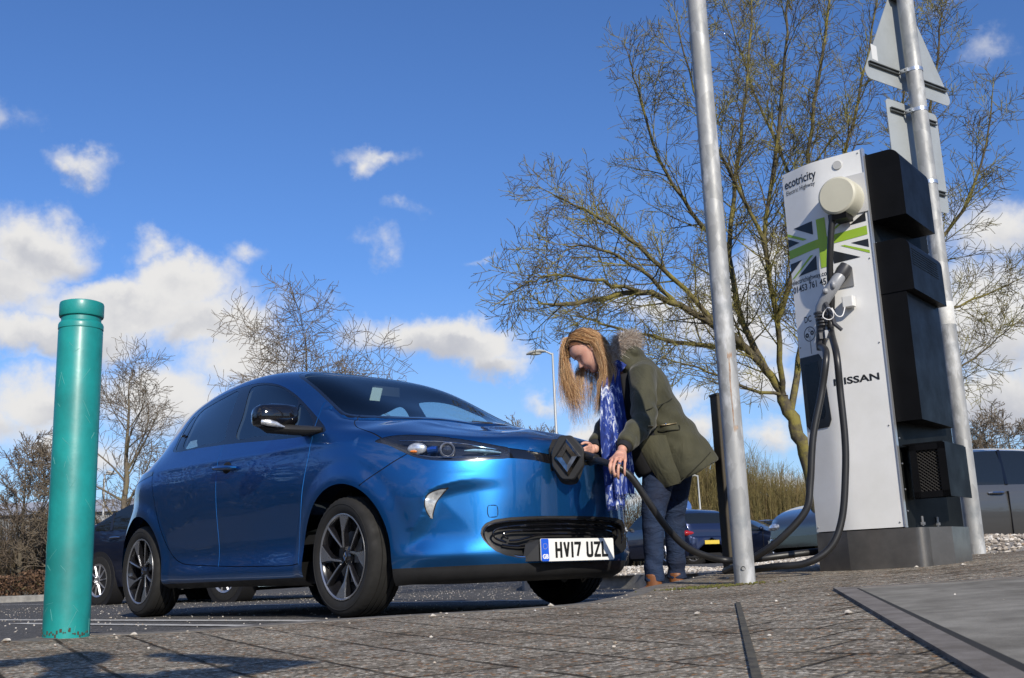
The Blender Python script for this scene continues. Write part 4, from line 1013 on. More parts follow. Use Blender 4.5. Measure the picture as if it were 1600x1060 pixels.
        mb = MB(); pth = [pt(s_, z_, .008)[0] for s_, z_ in [(.86, .792), (.78, .776), (.68, .768), (.58, .765), (.48, .768), (.40, .772)]]; mb.tube(pth, .003, 6); mb.build('trim_line', CM['chrome'], hl)
        dr = so('running_lamp', ['drl'], CM['drl'], side, -.003); so('lamp_rim', ['drlrim'], CM['gap'], side, -.001, par=dr)
        so('tail_light', ['tail'], CM['darklens'], side, .002)
    for sd_ in ('right', 'left'): so('nose_strip', ['strip'], CM['gloss'], sd_, off=-.003)
    # grille: recessed bowl, bars, bright lower line
    gz = lambda v: -np.clip(np.abs(fld['GR'](np.abs(v)))*1.8, .001, .075)
    gr = shell_obj('grille', V, Nn, sel('grille'), CM['black'], root, 'both', gz)
    def surf_line(pts, d, both=True):
        out = []
        for (s_, z_) in pts:
            p = np.array([np.interp(abs(s_), _pd, _pp[:, 0]), np.interp(abs(s_), _pd, _pp[:, 1])]); out.append((p[0]-d, math.copysign(p[1], s_)*(1 if s_ else 0), z_))
        return out
    def bar(pts, d, r, name, m, flat=1.):
        P = [(-a, b) for a, b in reversed(pts)]+list(pts); P = catmull(P, 5); mb = MB(); mb.tube(surf_line(P, d), r, 8, flat=flat); return mb.build(name, m, gr)
    bar([(.02, .452), (.14, .450), (.26, .448), (.38, .443), (.455, .434), (.492, .420), (.508, .395), (.505, .362), (.487, .332), (.455, .306), (.415, .289), (.35, .276), (.27, .270)], .010, .0055, 'inner_frame', CM['gloss'])
    for d_, off in ((.022, 0), (.030, 1)):
        if not off: bar([(.02, .428), (.2, .425), (.34, .420), (.43, .408), (.455, .388), (.44, .362), (.40, .345)], d_, .006, 'grille_bar', CM['gloss'])
        else: bar([(.02, .405), (.2, .402), (.33, .397), (.385, .388), (.395, .373), (.37, .360)], d_, .0055, 'grille_bar', CM['gloss'])
    bar([(.02, .381), (.12, .380), (.2, .374), (.26, .362), (.31, .352), (.36, .350)], .034, .0055, 'grille_bar', CM['gloss'])
    bar([(.02, .350), (.12, .348), (.2, .338), (.26, .325), (.33, .322), (.40, .330)], .036, .006, 'grille_bar', CM['gloss'])
    for sg in (-1, 1):
        P = catmull([(sg*a, b) for a, b in [(.522, .418), (.531, .385), (.521, .357), (.498, .328), (.463, .301), (.42, .283), (.35, .270), (.275, .265)]], 6)
        mb = MB(); mb.tube(surf_line(P, -.001), [.0018+.0032*min(1, i/len(P)*1.6) for i in range(len(P))], 6); mb.build('chrome_edge', CM['chrome'], gr)
        # plinth beside the plate
        mb = MB(); pl = [(0, .245), (.055, .245), (.03, .33), (0, .35)]
        mb.add([(3.40, sg*(.26+a), b) for a, b in pl]+[(3.462, sg*(.255+a*.1), b) for a, b in pl], [(0, 1, 2, 3), (4, 7, 6, 5), (0, 4, 5, 1), (1, 5, 6, 2), (2, 6, 7, 3)]); mb.build('plate_bracket', CM['black'], gr, smooth=False)
    mb = MB(); mb.box((3.445, 0, .297), (.045, .50, .10)); mb.build('plate_bracket', CM['black'], gr, smooth=False)
    mt = Matrix(((0, 0, 1, 3.478), (1, 0, 0, 0), (0, 1, 0, .297), (0, 0, 0, 1)))
    plate(root, 'HV17 UZL', mt)
    # charging port behind the open flap
    bz = lambda v: -np.clip(np.abs(fld['BG'](np.abs(v)*[1, 1, 1]))*1.5, .0, .05)
    port = shell_obj('charging_port', V, Nn, sel('badge'), CM['black'], root, 'both', bz)
    mb = MB(); mt3 = Matrix(((0, 0, 1), (1, 0, 0), (0, 1, 0)))
    mb.lathe([(.044, 0), (.044, .03), (.036, .03), (.034, .004), (0, .004)], 28, c=(3.39, .01, .765), mtx=mt3); mb.build('socket', CM['gloss'], port)
    # flap: hinged on the car's right, swung open about 48 degrees
    fl = empty('charging_flap'); fl.parent = root; fl.location = (3.452, -.128, .757); fl.rotation_euler = (0, 0, R(-58))
    mt4 = Matrix(((0, 0, 1), (1, 0, 0), (0, 1, 0)))     # prism xy -> local y,z ; thickness along x
    hexo = chamfer([(0, .040), (.0, -.040), (.050, -.112), (.112, -.116), (.166, -.050), (.170, .040), (.110, .112), (.045, .114)])
    mb = MB(); mb.prism(hexo, .030, (.0, 0, 0), mtx=mt4, bev=.006); mb.build('flap_shell', CM['black'], fl, auto=30)
    # diamond of four faceted bars
    O = [(.084, .092), (.148, 0), (.084, -.092), (.020, 0)]; I = [(.084, .045), (.112, 0), (.084, -.045), (.056, 0)]; Mid = [(.084, .069), (.130, 0), (.084, -.069), (.038, 0)]
    mb = MB(); x0, x1 = .016, .034
    O = [(.106, .090), (.150, .026), (.150, -.034), (.062, -.094), (.018, -.030), (.018, .030)]
    O = [(.095, .096), (.153, .010), (.153, -.03), (.073, -.096), (.015, -.010), (.015, .030)]
    O = [(.102, .094), (.152, .016), (.152, -.020), (.066, -.094), (.016, -.016), (.016, .020)]
    I = [(.084, .040), (.110, .000), (.084, -.040), (.058, .0)]
    OO = [(.084, .098), (.156, .0), (.084, -.098), (.012, 0)]
    for i in range(4):
        a, b, c, d = OO[i], OO[(i+1) % 4], I[(i+1) % 4], I[i]
        m1 = ((a[0]*.62+d[0]*.38), (a[1]*.62+d[1]*.38)); m2 = ((b[0]*.62+c[0]*.38), (b[1]*.62+c[1]*.38))
        Vv = [(x0, *a), (x0, *b), (x1, *m2), (x1, *m1), (x1-.004, *c), (x1-.004, *d), (x0, *c), (x0, *d)]
        mb.add(Vv, [(0, 1, 2, 3), (3, 2, 4, 5), (5, 4, 6, 7)])
    mb.build('flap_emblem', mat('dark_chrome_emblem', (.30, .29, .28), .07, 1, var=.5, vscale=18), fl, smooth=False)
    mb = MB(); mb.tube([(-.02, -.01, -.06), (-.02, -.01, .06)], .010, 8); mb.tube([(-.03, -.03, .03), (-.015, .02, .03)], .008, 8); mb.build('flap_hinge', CM['gap'], fl)
    # underside, wheel wells, cabin
    mb = MB(); mb.box((1.30, 0, .24), (1.76, 1.50, .12)); mb.box((1.3, 0, .33), (3.7, .98, .16)); mb.box((-.35, 0, .33), (.42, 1.3, .12)); mb.build('underbody', CM['black'], root, smooth=False)
    for wx in (WFX, WRX):
        for y in (-1, 1):
            mb = MB(); n_ = 20; Vv = []; 
            for i in range(n_+1):
                a = math.pi*(-.02)+math.pi*1.04*i/n_
                for yy in (.772, .60, .57):
                    rr = .386 if yy > .59 else .2
                    Vv.append((wx+.005+rr*math.cos(a), y*yy, .30+rr*math.sin(a)))
            F = [(i*3+j, i*3+j+1, (i+1)*3+j+1, (i+1)*3+j) for i in range(n_) for j in range(2)]
            mb.add(Vv, F); mb.build('wheel_well', CM['gap'], root)
    for wx, wy, st in ((WRX, -.747, 0), (WRX, .747, 0), (WFX, -.750, R(-1)), (WFX, .750, R(-1))):
        w = empty('wheel', (wx, wy, WR)); w.parent = root
        w.rotation_euler = (0, 0, st+(math.pi if wy > 0 else 0))
        make_wheel_mesh(w)
        w.rotation_euler = (0, 0, st+(math.pi if wy > 0 else 0))
    for o in list(root.children):
        if o.name.startswith('wheel') and o.type == 'EMPTY':
            sp_ = R(-24) if o.location.x < 1 else R(3)
            for c in o.children: c.rotation_euler = (0, sp_, 0)
    # rub strip under side glass handled by surround; cabin
    cab = empty('cabin'); cab.parent = root
    mb = MB(); mb.box((1.2, 0, .42), (2.6, 1.5, .05)); mb.box((2.25, 0, .78), (.42, 1.40, .30), taper=.9); mb.bbox((2.33, 0, .97), (.42, 1.36, .12), r=.08, axis='z'); mb.build('dashboard', CM['cabin'], cab, smooth=False)
    for y in (-.37, .37):
        for sx, sc in ((1.15, 1.), (.30, .92)):
            mb = MB(); mb.ell((sx+.12, y, .60), (.27, .25, .10), 14, 8); mb.ell((sx-.12, y, .84), (.10, .24, .34), 14, 10, mtx=Matrix.Rotation(R(-12), 3, 'Y')); mb.ell((sx-.20, y, 1.22), (.05, .12, .09), 12, 8); mb.build('seat', CM['cloth'], cab)
    mb = MB(); mtw = Matrix.Rotation(R(-68), 3, 'Y'); P = [Vector((1.86, -.36, .99))+mtw @ Vector((.18*math.cos(a*math.pi/12), .18*math.sin(a*math.pi/12), 0)) for a in range(25)]; mb.tube(P, .015, 8); mb.tube([P[0], P[12]], .018, 8); mb.build('steering_wheel', CM['cabin'], cab)
    mb = MB(); mb.bbox((1.80, 0, 1.37), (.03, .20, .06), r=.01); mb.build('rear_view_mirror', CM['cabin'], cab)
    mb = MB(); mb.bbox((1.86, -.12, 1.335), (.004, .075, .085), r=.004, mtx=Matrix.Rotation(R(25), 3, 'Y')); mb.build('windscreen_sticker', mat('pale_sticker', (.60, .66, .62), .6), cab, smooth=False)
    mb = MB(); mb.box((-.05, 0, .80), (.50, 1.25, .03)); mb.build('parcel_shelf', CM['cloth'], cab, smooth=False)
    # wiper
    mb = MB(); mb.tube([(2.655, .16, 1.058), (2.60, .05, 1.070)], .010, 6) if True else mb.tube([(2.62, .30, 1.072), (2.58, .05, 1.080), (2.545, -.12, 1.088)], .006, 6); mb.build('wiper_base', CM['black'], root)
    return root
car = make_car()
car.location = (CARX, CARY, 0); car.rotation_euler = (0, 0, CARYAW)
# ---------------------------------------------------------------- posts, bollard, signs
def galv_mat():
    m = bpy.data.materials.new('galvanized_steel'); m.use_nodes = True; g = NT(m.node_tree); b = m.node_tree.nodes['Principled BSDF']
    tc = g.n('ShaderNodeTexCoord').outputs['Object']
    v = g.voro(g.vmath('MULTIPLY', tc, (1, 1, .55)), 26, out='Color'); s = g.n('ShaderNodeSeparateColor'); g.put(s.inputs[0], v)
    n = g.noise(tc, 5.5, 7, .62); big = g.noise(g.vmath('MULTIPLY', tc, (1, 1, .4)), 11, 5, .6)
    base = g.ramp(s.outputs[0], [(0, (.27, .275, .275)), (1, (.37, .375, .375))])
    c = g.mix(g.sstep(big, .52, .66), base, (.50, .51, .52, 1)); c = g.mix(g.sstep(n, .30, .48, .6, 0), c, (.17, .19, .21, 1))
    g.put(b.inputs['Base Color'], c); b.inputs['Metallic'].default_value = .25
    g.put(b.inputs['Roughness'], g.ramp(big, [(.4, .50), (.65, .72)]))
    bn = g.n('ShaderNodeBump'); bn.inputs['Strength'].default_value = .25; bn.inputs['Distance'].default_value = .002; g.put(bn.inputs['Height'], big); g.L.new(bn.outputs[0], b.inputs['Normal'])
    return m
GALV = galv_mat()
RUST = mat('rust_stain', (.24, .12, .06), .9, col2=(.40, .33, .27), vscale=25)
zb = float(zp(-1.363, 3.3))
bo = empty('bollard', (-1.363, 3.3, zb-.004), label='turquoise green painted steel bollard with a capped top, at the kerb', cat='bollard')
TEAL = mat('turquoise_gloss_paint', (.006, .235, .220), .46, coat=.25, coatr=.25, var=.28, vscale=6, bump=.5, bscale=38, bdist=.0012)
mb = MB(); mb.lathe([(.0665, -.03), (.0665, .935), (.0655, .939), (.0655, .940), (.0675, .942), (.0675, .956), (.065, .962), (.062, .965)], 64, cap=False); mb.build('bollard_tube', TEAL, bo, auto=30)
mb = MB()
for k in range(34):
    a = R(rg.uniform(180, 360)); z_ = rg.uniform(.03, .93)**1.4; L_ = rg.uniform(.006, .05); t_ = rg.uniform(-.5, .5); mb.tube([(.0667*math.cos(a+t_*u_), .0667*math.sin(a+t_*u_), z_+L_*u_) for u_ in (0, .5, 1)], .0006, 4)
mb.build('scratches', mat('pale_scratches', (.10, .33, .31), .6), bo)
mb = MB(); mb.lathe([(.0600, .960), (.0595, .982)], 48, cap=False); mb.build('neck', TEAL, bo)
mb = MB(); mb.lathe([(.057, .981), (.0650, .982), (.0668, .986), (.0668, 1.022), (.065, 1.028), (.057, 1.031), (0, 1.032)], 64, cap=False); mb.build('bollard_cap', TEAL, bo, auto=30)
mb = MB()
for k in range(26):
    a = R(200+k*6.0+rg.uniform(-2, 2)); s_ = rg.uniform(.002, .007); mb.bbox((.0669*math.cos(a), .0669*math.sin(a), .006+rg.uniform(0, .022)), (.0022, s_, s_*rg.uniform(.6, 2)), r=.0007, seg=1, axis='z', mtx=Matrix.Rotation(a, 3, 'Z'))
mb.build('paint_chip', mat('chipped_rust', (.06, .045, .03), .9), bo)
# near post
z0 = float(zp(.947, 4.68))
po = empty('galvanized_post', (.948, 4.68, z0), label='thick galvanized steel pole rising out of the picture beside the woman', cat='pole')
mb = MB(); mb.lathe([(.0445, -.05), (.0445, 3.9), (.0, 3.9)], 48, cap=False); mb.build('pole_tube', GALV, po)
mb = MB(); mt = Matrix.Rotation(R(90), 3, 'X'); mb.lathe([(.0, .0), (.009, 0), (.009, .006), (.0085, .007)], 14, c=(-.012, -.0405, .063), mtx=mt, cap=False); mb.build('bolt_hole', mat('dark_hole', (.01, .01, .01), .8), po)
mb = MB()
for (u, z, w, h) in [(.14, .98, .30, .03), (.05, .93, .10, .10), (-.02, .84, .08, .16), (.00, .72, .07, .12), (.06, .655, .16, .03), (.25, .66, .2, .02)]:
    n_ = 8; V = []
    for i in range(n_+1):
        a = R(-90)+u+w*(i/n_-.5)*1.6
        for dz in (-h/2, h/2): V.append((.0448*math.cos(a), .0448*math.sin(a), z+dz*(.7+.5*math.sin(i*2.1))))
    mb.add(V, [(2*i, 2*i+2, 2*i+3, 2*i+1) for i in range(n_)])
mb.build('old_sticker_residue', RUST, po)
# dark square post behind it
dp = empty('dark_post', (1.150, 5.95, float(zp(1.2, 5.95))-.01), R(18), label='short dark brown square post standing behind the near galvanized pole', cat='post')
mb = MB(); mb.bbox((0, 0, .49), (.085, .085, .98), r=.008); mb.build('post_shaft', mat('dark_stained_post', (.030, .024, .018), .7, col2=(.055, .045, .025), vscale=8, bump=.4, bscale=60), dp, smooth=False)
mb = MB(); mb.bbox((0, 0, .985), (.092, .092, .012), r=.008); mb.build('post_cap', mat('post_cap_dark', (.02, .018, .015), .6), dp, smooth=False)
# far post with the backs of two signs
px_, py_ = 2.545, 6.13; z0 = .172
sp_ = empty('sign_post', (px_, py_, z0), label='galvanized pole behind the charger carrying two grey sign backs', cat='pole')
mb = MB(); mb.lathe([(.049, -.08), (.049, 4.4), (0, 4.4)], 48, cap=False); mb.build('pole_tube', GALV, sp_)
mb = MB(); mb.lathe([(.0494, 1.335), (.0497, 1.336), (.0497, 1.47), (.0494, 1.471)], 40, cap=False); mb.build('white_sticker', mat('faded_white_sticker', (.62, .62, .60), .6, var=.15, vscale=30), sp_)
ALU = mat('grey_sign_back', (.36, .385, .39), .5, .25, var=.13, vscale=3.5, bump=.1, bscale=20)
RAIL = mat('grey_aluminium_rail', (.10, .105, .10), .5, .4, var=.3, vscale=12)
BRT = mat('bright_clip_steel', (.62, .63, .64), .3, .9)
ang = math.atan2(.448, .642)      # plane of the signs
def signback(name, label, poly, zc, rails, cz, sticker=None):
    s = empty(name, (px_, py_, zc), ang, label=label, cat='sign'); mt = Matrix(((1, 0, 0), (0, 0, -1), (0, 1, 0)))
    mb = MB(); mb.prism(poly, .004, (0, .078, 0), mtx=mt); mb.build('sign_plate', ALU, s, smooth=False)
    for (z, x0, x1) in rails:
        for a, b in ((x0, -.055), (.055, x1)) if x0 < -.06 else ((x0, x1),):
            mb = MB(); mb.box(((a+b)/2, .066, z+.010), (b-a, .016, .006)); mb.box(((a+b)/2, .066, z-.010), (b-a, .016, .006)); mb.box(((a+b)/2, .071, z), (b-a, .006, .022)); mb.build('rail', RAIL, s, smooth=False)
    for z in cz:
        mb = MB(); mb.lathe([(.0495, -.012), (.0525, -.011), (.0525, .011), (.0495, .012)], 40, c=(0, 0, z), cap=False)
        mb.box((-.058, .03, z), (.012, .055, .024)); mb.box((.058, .03, z), (.012, .055, .024)); mb.build('clamp', BRT, s, auto=30)
        mb = MB(); mb.ell((-.064, .02, z), (.006, .006, .006), 8, 6); mb.ell((.064, .02, z), (.006, .006, .006), 8, 6); mb.build('clamp_bolt', RAIL, s)
    if sticker:
        mb = MB(); mb.prism(sticker, .001, (0, .0752, 0), mtx=mt); mb.build('small_label', mat('worn_white_label', (.55, .56, .56), .6), s, smooth=False)
    return s
def rounded(P, r, seg=5):
    out = []; n = len(P)
    for i in range(n):
        p = Vector(P[i]); a = (Vector(P[i-1])-p).normalized(); b = (Vector(P[(i+1) % n])-p).normalized(); h = a.angle(b)/2; t = r/math.tan(h)
        c = p+(a+b).normalized()*(r/math.sin(h)); p0, p1 = p+a*t, p+b*t
        a0 = math.atan2(*(p0-c).yx); a1 = math.atan2(*(p1-c).yx); dd = (a1-a0+math.pi) % (2*math.pi)-math.pi
        for k in range(seg+1): an = a0+dd*k/seg; out.append((c.x+r*math.cos(an), c.y+r*math.sin(an)))
    return out
S_ = .43
signback('triangular_sign', 'grey back of the triangular warning sign, above the oblong sign', rounded([(-.415, 0), (.505, 0), (.045, .80)], .045), 3.02, [(.10, -.345, .43), (.62, -.05, .07)], [.10, .62], [(-.30, .14), (-.245, .135), (-.245, .235), (-.30, .24)])
signback('oblong_sign', 'grey back of the tall oblong sign below the triangular one', rounded([(-.215, -.66), (.30, -.66), (.30, 0), (-.215, 0)], .03), 2.925, [(-.07, -.185, .27), (-.54, -.185, .27)], [-.07, -.54])
# ---------------------------------------------------------------- charging unit
E1, FO, E3 = np.array([1.455, 5.35]), np.array([1.556, 5.185]), np.array([1.772, 5.02])
def _sec():
    P = [E1, E1*.55+FO*.45, E1*.25+FO*.75, (E1*.12+FO*.80+E3*.08)+np.array([.004, .005]), FO*.86+E3*.14, FO*.6+E3*.4, E3]
    a, b = E1, E3
    Q = np.array([E1+(FO-E1)*t for t in np.linspace(0, .72, 5)]+[((1-t)**2)*(E1+(FO-E1)*.72)+2*t*(1-t)*FO+t*t*(FO+(E3-FO)*.25) for t in np.linspace(.2, .8, 4)]+[FO+(E3-FO)*t for t in np.linspace(.25, 1, 5)])
    return Q
SEC = _sec(); SL = np.concatenate([[0], np.cumsum(np.hypot(*np.diff(SEC, axis=0).T))])
_L1 = np.linalg.norm(FO-E1); _L2 = np.linalg.norm(E3-FO); SLN = SL/SL[-1]*(_L1+_L2)
def onpanel(s, z, off=.0):
    s = np.asarray(s, float); x = np.interp(s, SLN, SEC[:, 0]); y = np.interp(s, SLN, SEC[:, 1]); e = .004
    tx = np.interp(s+e, SLN, SEC[:, 0])-np.interp(s-e, SLN, SEC[:, 0]); ty = np.interp(s+e, SLN, SEC[:, 1])-np.interp(s-e, SLN, SEC[:, 1]); l = np.hypot(tx, ty)
    nx, ny = ty/l, -tx/l      # towards the camera
    # extrapolate beyond the ends
    ex = np.where(s > SLN[-1], s-SLN[-1], np.where(s < 0, s, 0)); x = x+ex*tx/l; y = y+ex*ty/l
    return np.stack([x+nx*off, y+ny*off, np.broadcast_to(z, np.shape(x))], -1)
def make_charger():
    zb0, zt = .328, 2.181
    ch = empty('ev_charger', (1.8, 5.3, float(zp(1.8, 5.3))), label='tall white rapid charging unit with green and black flag, black boxes on its side', cat='charger'); org = Vector(ch.location)
    def B(mb, name, m, par=ch, smooth=False, auto=30):
        mb.v = [tuple(Vector(v)-org) for v in mb.v]; return mb.build(name, m, par, smooth, auto)
    u = np.append((E3-E1)/np.linalg.norm(E3-E1), 0); nrm = np.array([u[1], -u[0], 0]); v = -nrm; U, Vd, Z = Vector(u), Vector(v), Vector((0, 0, 1))
    uf = np.append((E3-FO)/np.linalg.norm(E3-FO), 0); UF = Vector(uf); VF = Vector((-uf[1], uf[0], 0))
    fr = Matrix((UF, VF, Z)).transposed()      # local x outwards to the right side, y backwards
    WHT = mat('white_gloss_panel', (.78, .78, .77), .35, coat=.25, coatr=.15, col2=(.69, .69, .67), vscale=3.5, bump=.05, bscale=4)
    BLK = mat('black_powder_coat', (.0045, .0045, .005), .45, spec=.12, var=.35, vscale=7, bump=.2, bscale=300, bdist=.0005)
    BLG = mat('black_satin_side', (.007, .008, .008), .45, var=.5, vscale=3, spec=.12)
    STL = mat('brushed_steel_plinth', (.23, .215, .195), .34, .85, var=.3, vscale=5, bump=.15, bscale=60)
    # front panel: curved sheet with thickness
    ss = SLN; mb = MB(); V = []; K = len(SEC)
    for off in (0, -.018):
        for zz in (zb0, zt):
            for p in onpanel(ss, zz, off): V.append(tuple(p))
    F = [(i, i+1, K+i+1, K+i) for i in range(K-1)]+[(2*K+i, 3*K+i, 3*K+i+1, 2*K+i+1) for i in range(K-1)]+[(K+i, K+i+1, 3*K+i+1, 3*K+i) for i in range(K-1)]+[(i, 2*K+i, 2*K+i+1, i+1) for i in range(K-1)]+[(0, K, 3*K, 2*K), (K-1, 3*K-1, 4*K-1, 2*K-1)]
    mb.add(V, F); fp = B(mb, 'front_panel', WHT, smooth=True, auto=25)
    mb = MB(); e3 = Vector((E3[0], E3[1], 0))
    mb.box(e3+Vector((0, 0, (zb0+zt)/2))+UF*.004+VF*.008, (.006, .028, zt-zb0+.006), mtx=fr); B(mb, 'edge_trim', mat('aluminium_edge', (.62, .63, .64), .35, .8))
    # cabinet behind
    mb = MB(); c0 = [Vector((*E1, 0))-Vector(nrm)*.019, Vector((*FO, 0))-Vector(nrm)*.030, e3-Vector(nrm)*.019-UF*.004]
    c0 += [c0[2]+Vd*.60, c0[0]+Vd*.60]; n = 5; mb.add([p+Z*(zb0-.02) for p in c0]+[p+Z*(zt-.012) for p in c0], [tuple(reversed(range(5))), tuple(range(5, 10))]+[(i, (i+1) % 5, 5+(i+1) % 5, 5+i) for i in range(5)]); B(mb, 'cabinet', BLG)
    # side boxes: (name, protrusion, y0, y1, z0, z1, top radius)
    def sbox(name, pr, y0, y1, z0, z1, rad, m=BLK, slope=0., x0=0.0):
        P = []  # profile in (x outward, z)
        for k in range(7): a = R(90*k/6); P.append((pr-rad+rad*math.sin(a), z1-rad+rad*math.cos(a)))
        P = [(x0, z1)]+P+[(pr, z0), (x0, z0)]
        mb = MB(); V = []
        for y, dz in ((y0, 0), (y1, -slope)):
            for x, z in P: V.append(tuple(e3+UF*(x+.003)+VF*y+Z*(z+(dz if z > (z0+z1)/2 else 0))))
        n = len(P); mb.add(V, [tuple(range(n)), tuple(reversed(range(n, 2*n)))]+[(i, n+i, n+(i+1) % n, (i+1) % n) for i in range(n)])
        o = B(mb, name, m, smooth=True, auto=25); return o
    sbox('top_hood', .170, .02, .47, 1.808, 2.150, .055)
    sbox('side_hood', .165, .02, .53, 1.435, 1.695, .05)
    sbox('side_cover', .125, .025, .52, .815, 1.434, .004)
    # louvres on the second hood
    mb = MB()
    for k in range(7): mb.box(e3+UF*.1685+VF*.25+Z*(1.64-.0125*k), (.003, .40, .004), mtx=fr)
    B(mb, 'louvre_ribs', BLG)
    mb = MB()   # small pale label between the hoods
    mb.box(e3+UF*.003+VF*.33+Z*1.70, (.003, .05, .06), mtx=fr); B(mb, 'rating_label', mat('pale_rating_label', (.5, .5, .48), .5))
    # vent cage low down
    mb = MB(); x0, x1, z0, z1 = .02, .212, .455, .700
    for a, b, c, d in ((x0+.03, z0, x1, z0+.028), (x0+.03, z1-.028, x1, z1), (x0+.03, z0, x0+.06, z1), (x1-.035, z0, x1, z1)):
        mb.box(e3+UF*((a+c)/2)+VF*.035+Z*((b+d)/2), (c-a, .012, d-b), mtx=fr)
    mb.box(e3+UF*.112+VF*.13+Z*((z0+z1)/2), (.186, .005, z1-z0), mtx=fr)
    mb.box(e3+UF*(x1-.003)+VF*.20+Z*((z0+z1)/2), (.006, .34, z1-z0), mtx=fr)
    mb.box(e3+UF*.112+VF*.20+Z*(z1+.004), (.186, .34, .005), mtx=fr)
    B(mb, 'vent_box', BLK)
    mb = MB(); xa, xb, za, zb_ = x0+.055, x1-.03, z0+.024, z1-.024
    for k in range(-14, 26):
        for sgn in (1, -1):
            pts = []
            x = xa+k*.019
            # line x = x + sgn*(z-za)*.9 clipped
            t0, t1 = 0, zb_-za
            lo = (xa-x)/(sgn*1.25) if sgn else 0; hi = (xb-x)/(sgn*1.25)
            if lo > hi: lo, hi = hi, lo
            t0, t1 = max(t0, lo), min(t1, hi)
            if t1-t0 > .008: mb.tube([e3+UF*(x+sgn*1.25*t0)+VF*.038+Z*(za+t0), e3+UF*(x+sgn*1.25*t1)+VF*.038+Z*(za+t1)], .0019, 4)
    B(mb, 'vent_mesh', mat('mesh_wire', (.020, .018, .016), .5))
    # rivets down the right edge and studs at the foot
    mb = MB()
    for z in [.40, .50, .62, .74, .86, .98, 1.12, 1.26, 1.40, 1.52, 1.70, 1.84, 1.98, 2.12]:
        mb.ell(tuple(e3+UF*.006+VF*.045+Z*z), (.005, .005, .005), 8, 6)
    for x in (.30, .36, .42, .48, .54): mb.ell(tuple(e3+UF*.006+VF*x+Z*.80), (.004, .004, .004), 8, 6)
    B(mb, 'rivets', mat('rivet_steel', (.45, .45, .45), .35, .9), smooth=True)
    for d in (.10, .33):
        mb = MB(); p = e3+UF*.05+VF*d; mb.tube([p+Z*.33, p+Z*.375], .006, 8); mb.tube([p+Z*.335, p+Z*.348], .012, 6); B(mb, 'anchor_bolt', mat('bolt_steel', (.4, .38, .35), .4, .9), smooth=True)
    mb = MB()
    for s_, z_ in [(.012, 2.165), (.445, 2.165), (.012, .35), (.445, .35), (.445, 1.20), (.445, .80), (.445, 1.62), (.012, 1.25)]: mb.ell(tuple(onpanel(s_, z_, .001)), (.004, .004, .004), 8, 6)
    B(mb, 'panel_screws', mat('screw_steel', (.35, .35, .34), .4, .8), fp, smooth=True)
    # plinth
    g0 = Vector((*E1, 0))-U*.012-Vector(v)*.016; P = [Vector((*E1, 0))+Vector((-.006, -.012, 0)), Vector((*FO, 0))+Vector((-.008, -.012, 0)), e3-VF*.012+UF*.045]
    for k in range(1, 5): a = R(90*k/5); P.append(e3+UF*(.045+.045*math.sin(a))+VF*(-.012+.045*(1-math.cos(a))))
    P += [e3+UF*.092+VF*.05, e3+UF*.160+VF*.16, e3+UF*.165+VF*.42, Vector((*E1, 0))+Vd*.60]
    n = len(P); mb = MB(); V = []
    for p in P: V.append((p.x, p.y, float(zp(p.x, p.y))-.03))
    for p in P: V.append((p.x, p.y, .322))
    mb.add(V, [tuple(reversed(range(n))), tuple(range(n, 2*n))]+[(i, (i+1) % n, n+(i+1) % n, n+i) for i in range(n)]); B(mb, 'plinth', STL, smooth=True, auto=22)
    # ---- printed front
    BLKP = mat('print_black', (.014, .015, .017), .4, coat=.2); GRN = mat('print_green', (.30, .47, .030), .4, coat=.2)
    def printed(name, polys, m, off=.0015):
        mb = MB()
        for P in polys:
            # subdivide in s so that it follows the curve
            P = np.array(P, float); n = 10; s0, s1 = P[:, 0].min(), P[:, 0].max(); cuts = np.linspace(s0, s1, n+1)
            for a, b in zip(cuts[:-1], cuts[1:]):
                Q = [tuple(p) for p in P]
                for lim, sg in ((a, 1), (b, -1)):
                    out = []
                    for i in range(len(Q)):
                        p, q = Q[i], Q[(i+1) % len(Q)]; fp_, fq = sg*(p[0]-lim), sg*(q[0]-lim)
                        if fp_ >= 0: out.append(p)
                        if fp_*fq < 0: t = fp_/(fp_-fq); out.append((p[0]+(q[0]-p[0])*t, p[1]+(q[1]-p[1])*t))
                    Q = out
                    if len(Q) < 3: break
                if len(Q) >= 3: mb.add([tuple(onpanel(p[0], p[1], off)) for p in Q], [tuple(range(len(Q)))])
        return B(mb, name, m, fp)
    lo = .001
    printed('flag_green', [[(lo, 1.764), (.449, 1.786), (.449, 1.741), (lo, 1.719)]], GRN, .0016)
    printed('flag_green', [[(.195, 1.877), (.243, 1.878), (.246, 1.624), (.198, 1.621)]], GRN, .0020)
    for Q_ in ([[(lo, 1.857), (.129, 1.793), (.102, 1.792), (lo, 1.842)], [(.140, 1.703), (.160, 1.701), (.023, 1.614), (.003, 1.611)], [(.262, 1.800), (.279, 1.797), (.450, 1.893), (.434, 1.893)], [(.309, 1.713), (.330, 1.713), (.450, 1.660), (.450, 1.645)]]): printed('flag_diagonal', [Q_], GRN)
    for Q_ in ([[(.047, 1.872), (.172, 1.876), (.171, 1.805)], [(lo, 1.830), (.077, 1.789), (lo, 1.783)], [(lo, 1.693), (.081, 1.696), (lo, 1.643)], [(.176, 1.694), (.173, 1.621), (.049, 1.615)],
                             [(.262, 1.884), (.380, 1.882), (.262, 1.806)], [(.362, 1.806), (.449, 1.857), (.449, 1.810)], [(.363, 1.716), (.449, 1.718), (.449, 1.676)], [(.263, 1.699), (.403, 1.635), (.267, 1.630)]]): printed('flag_black', [Q_], BLKP)
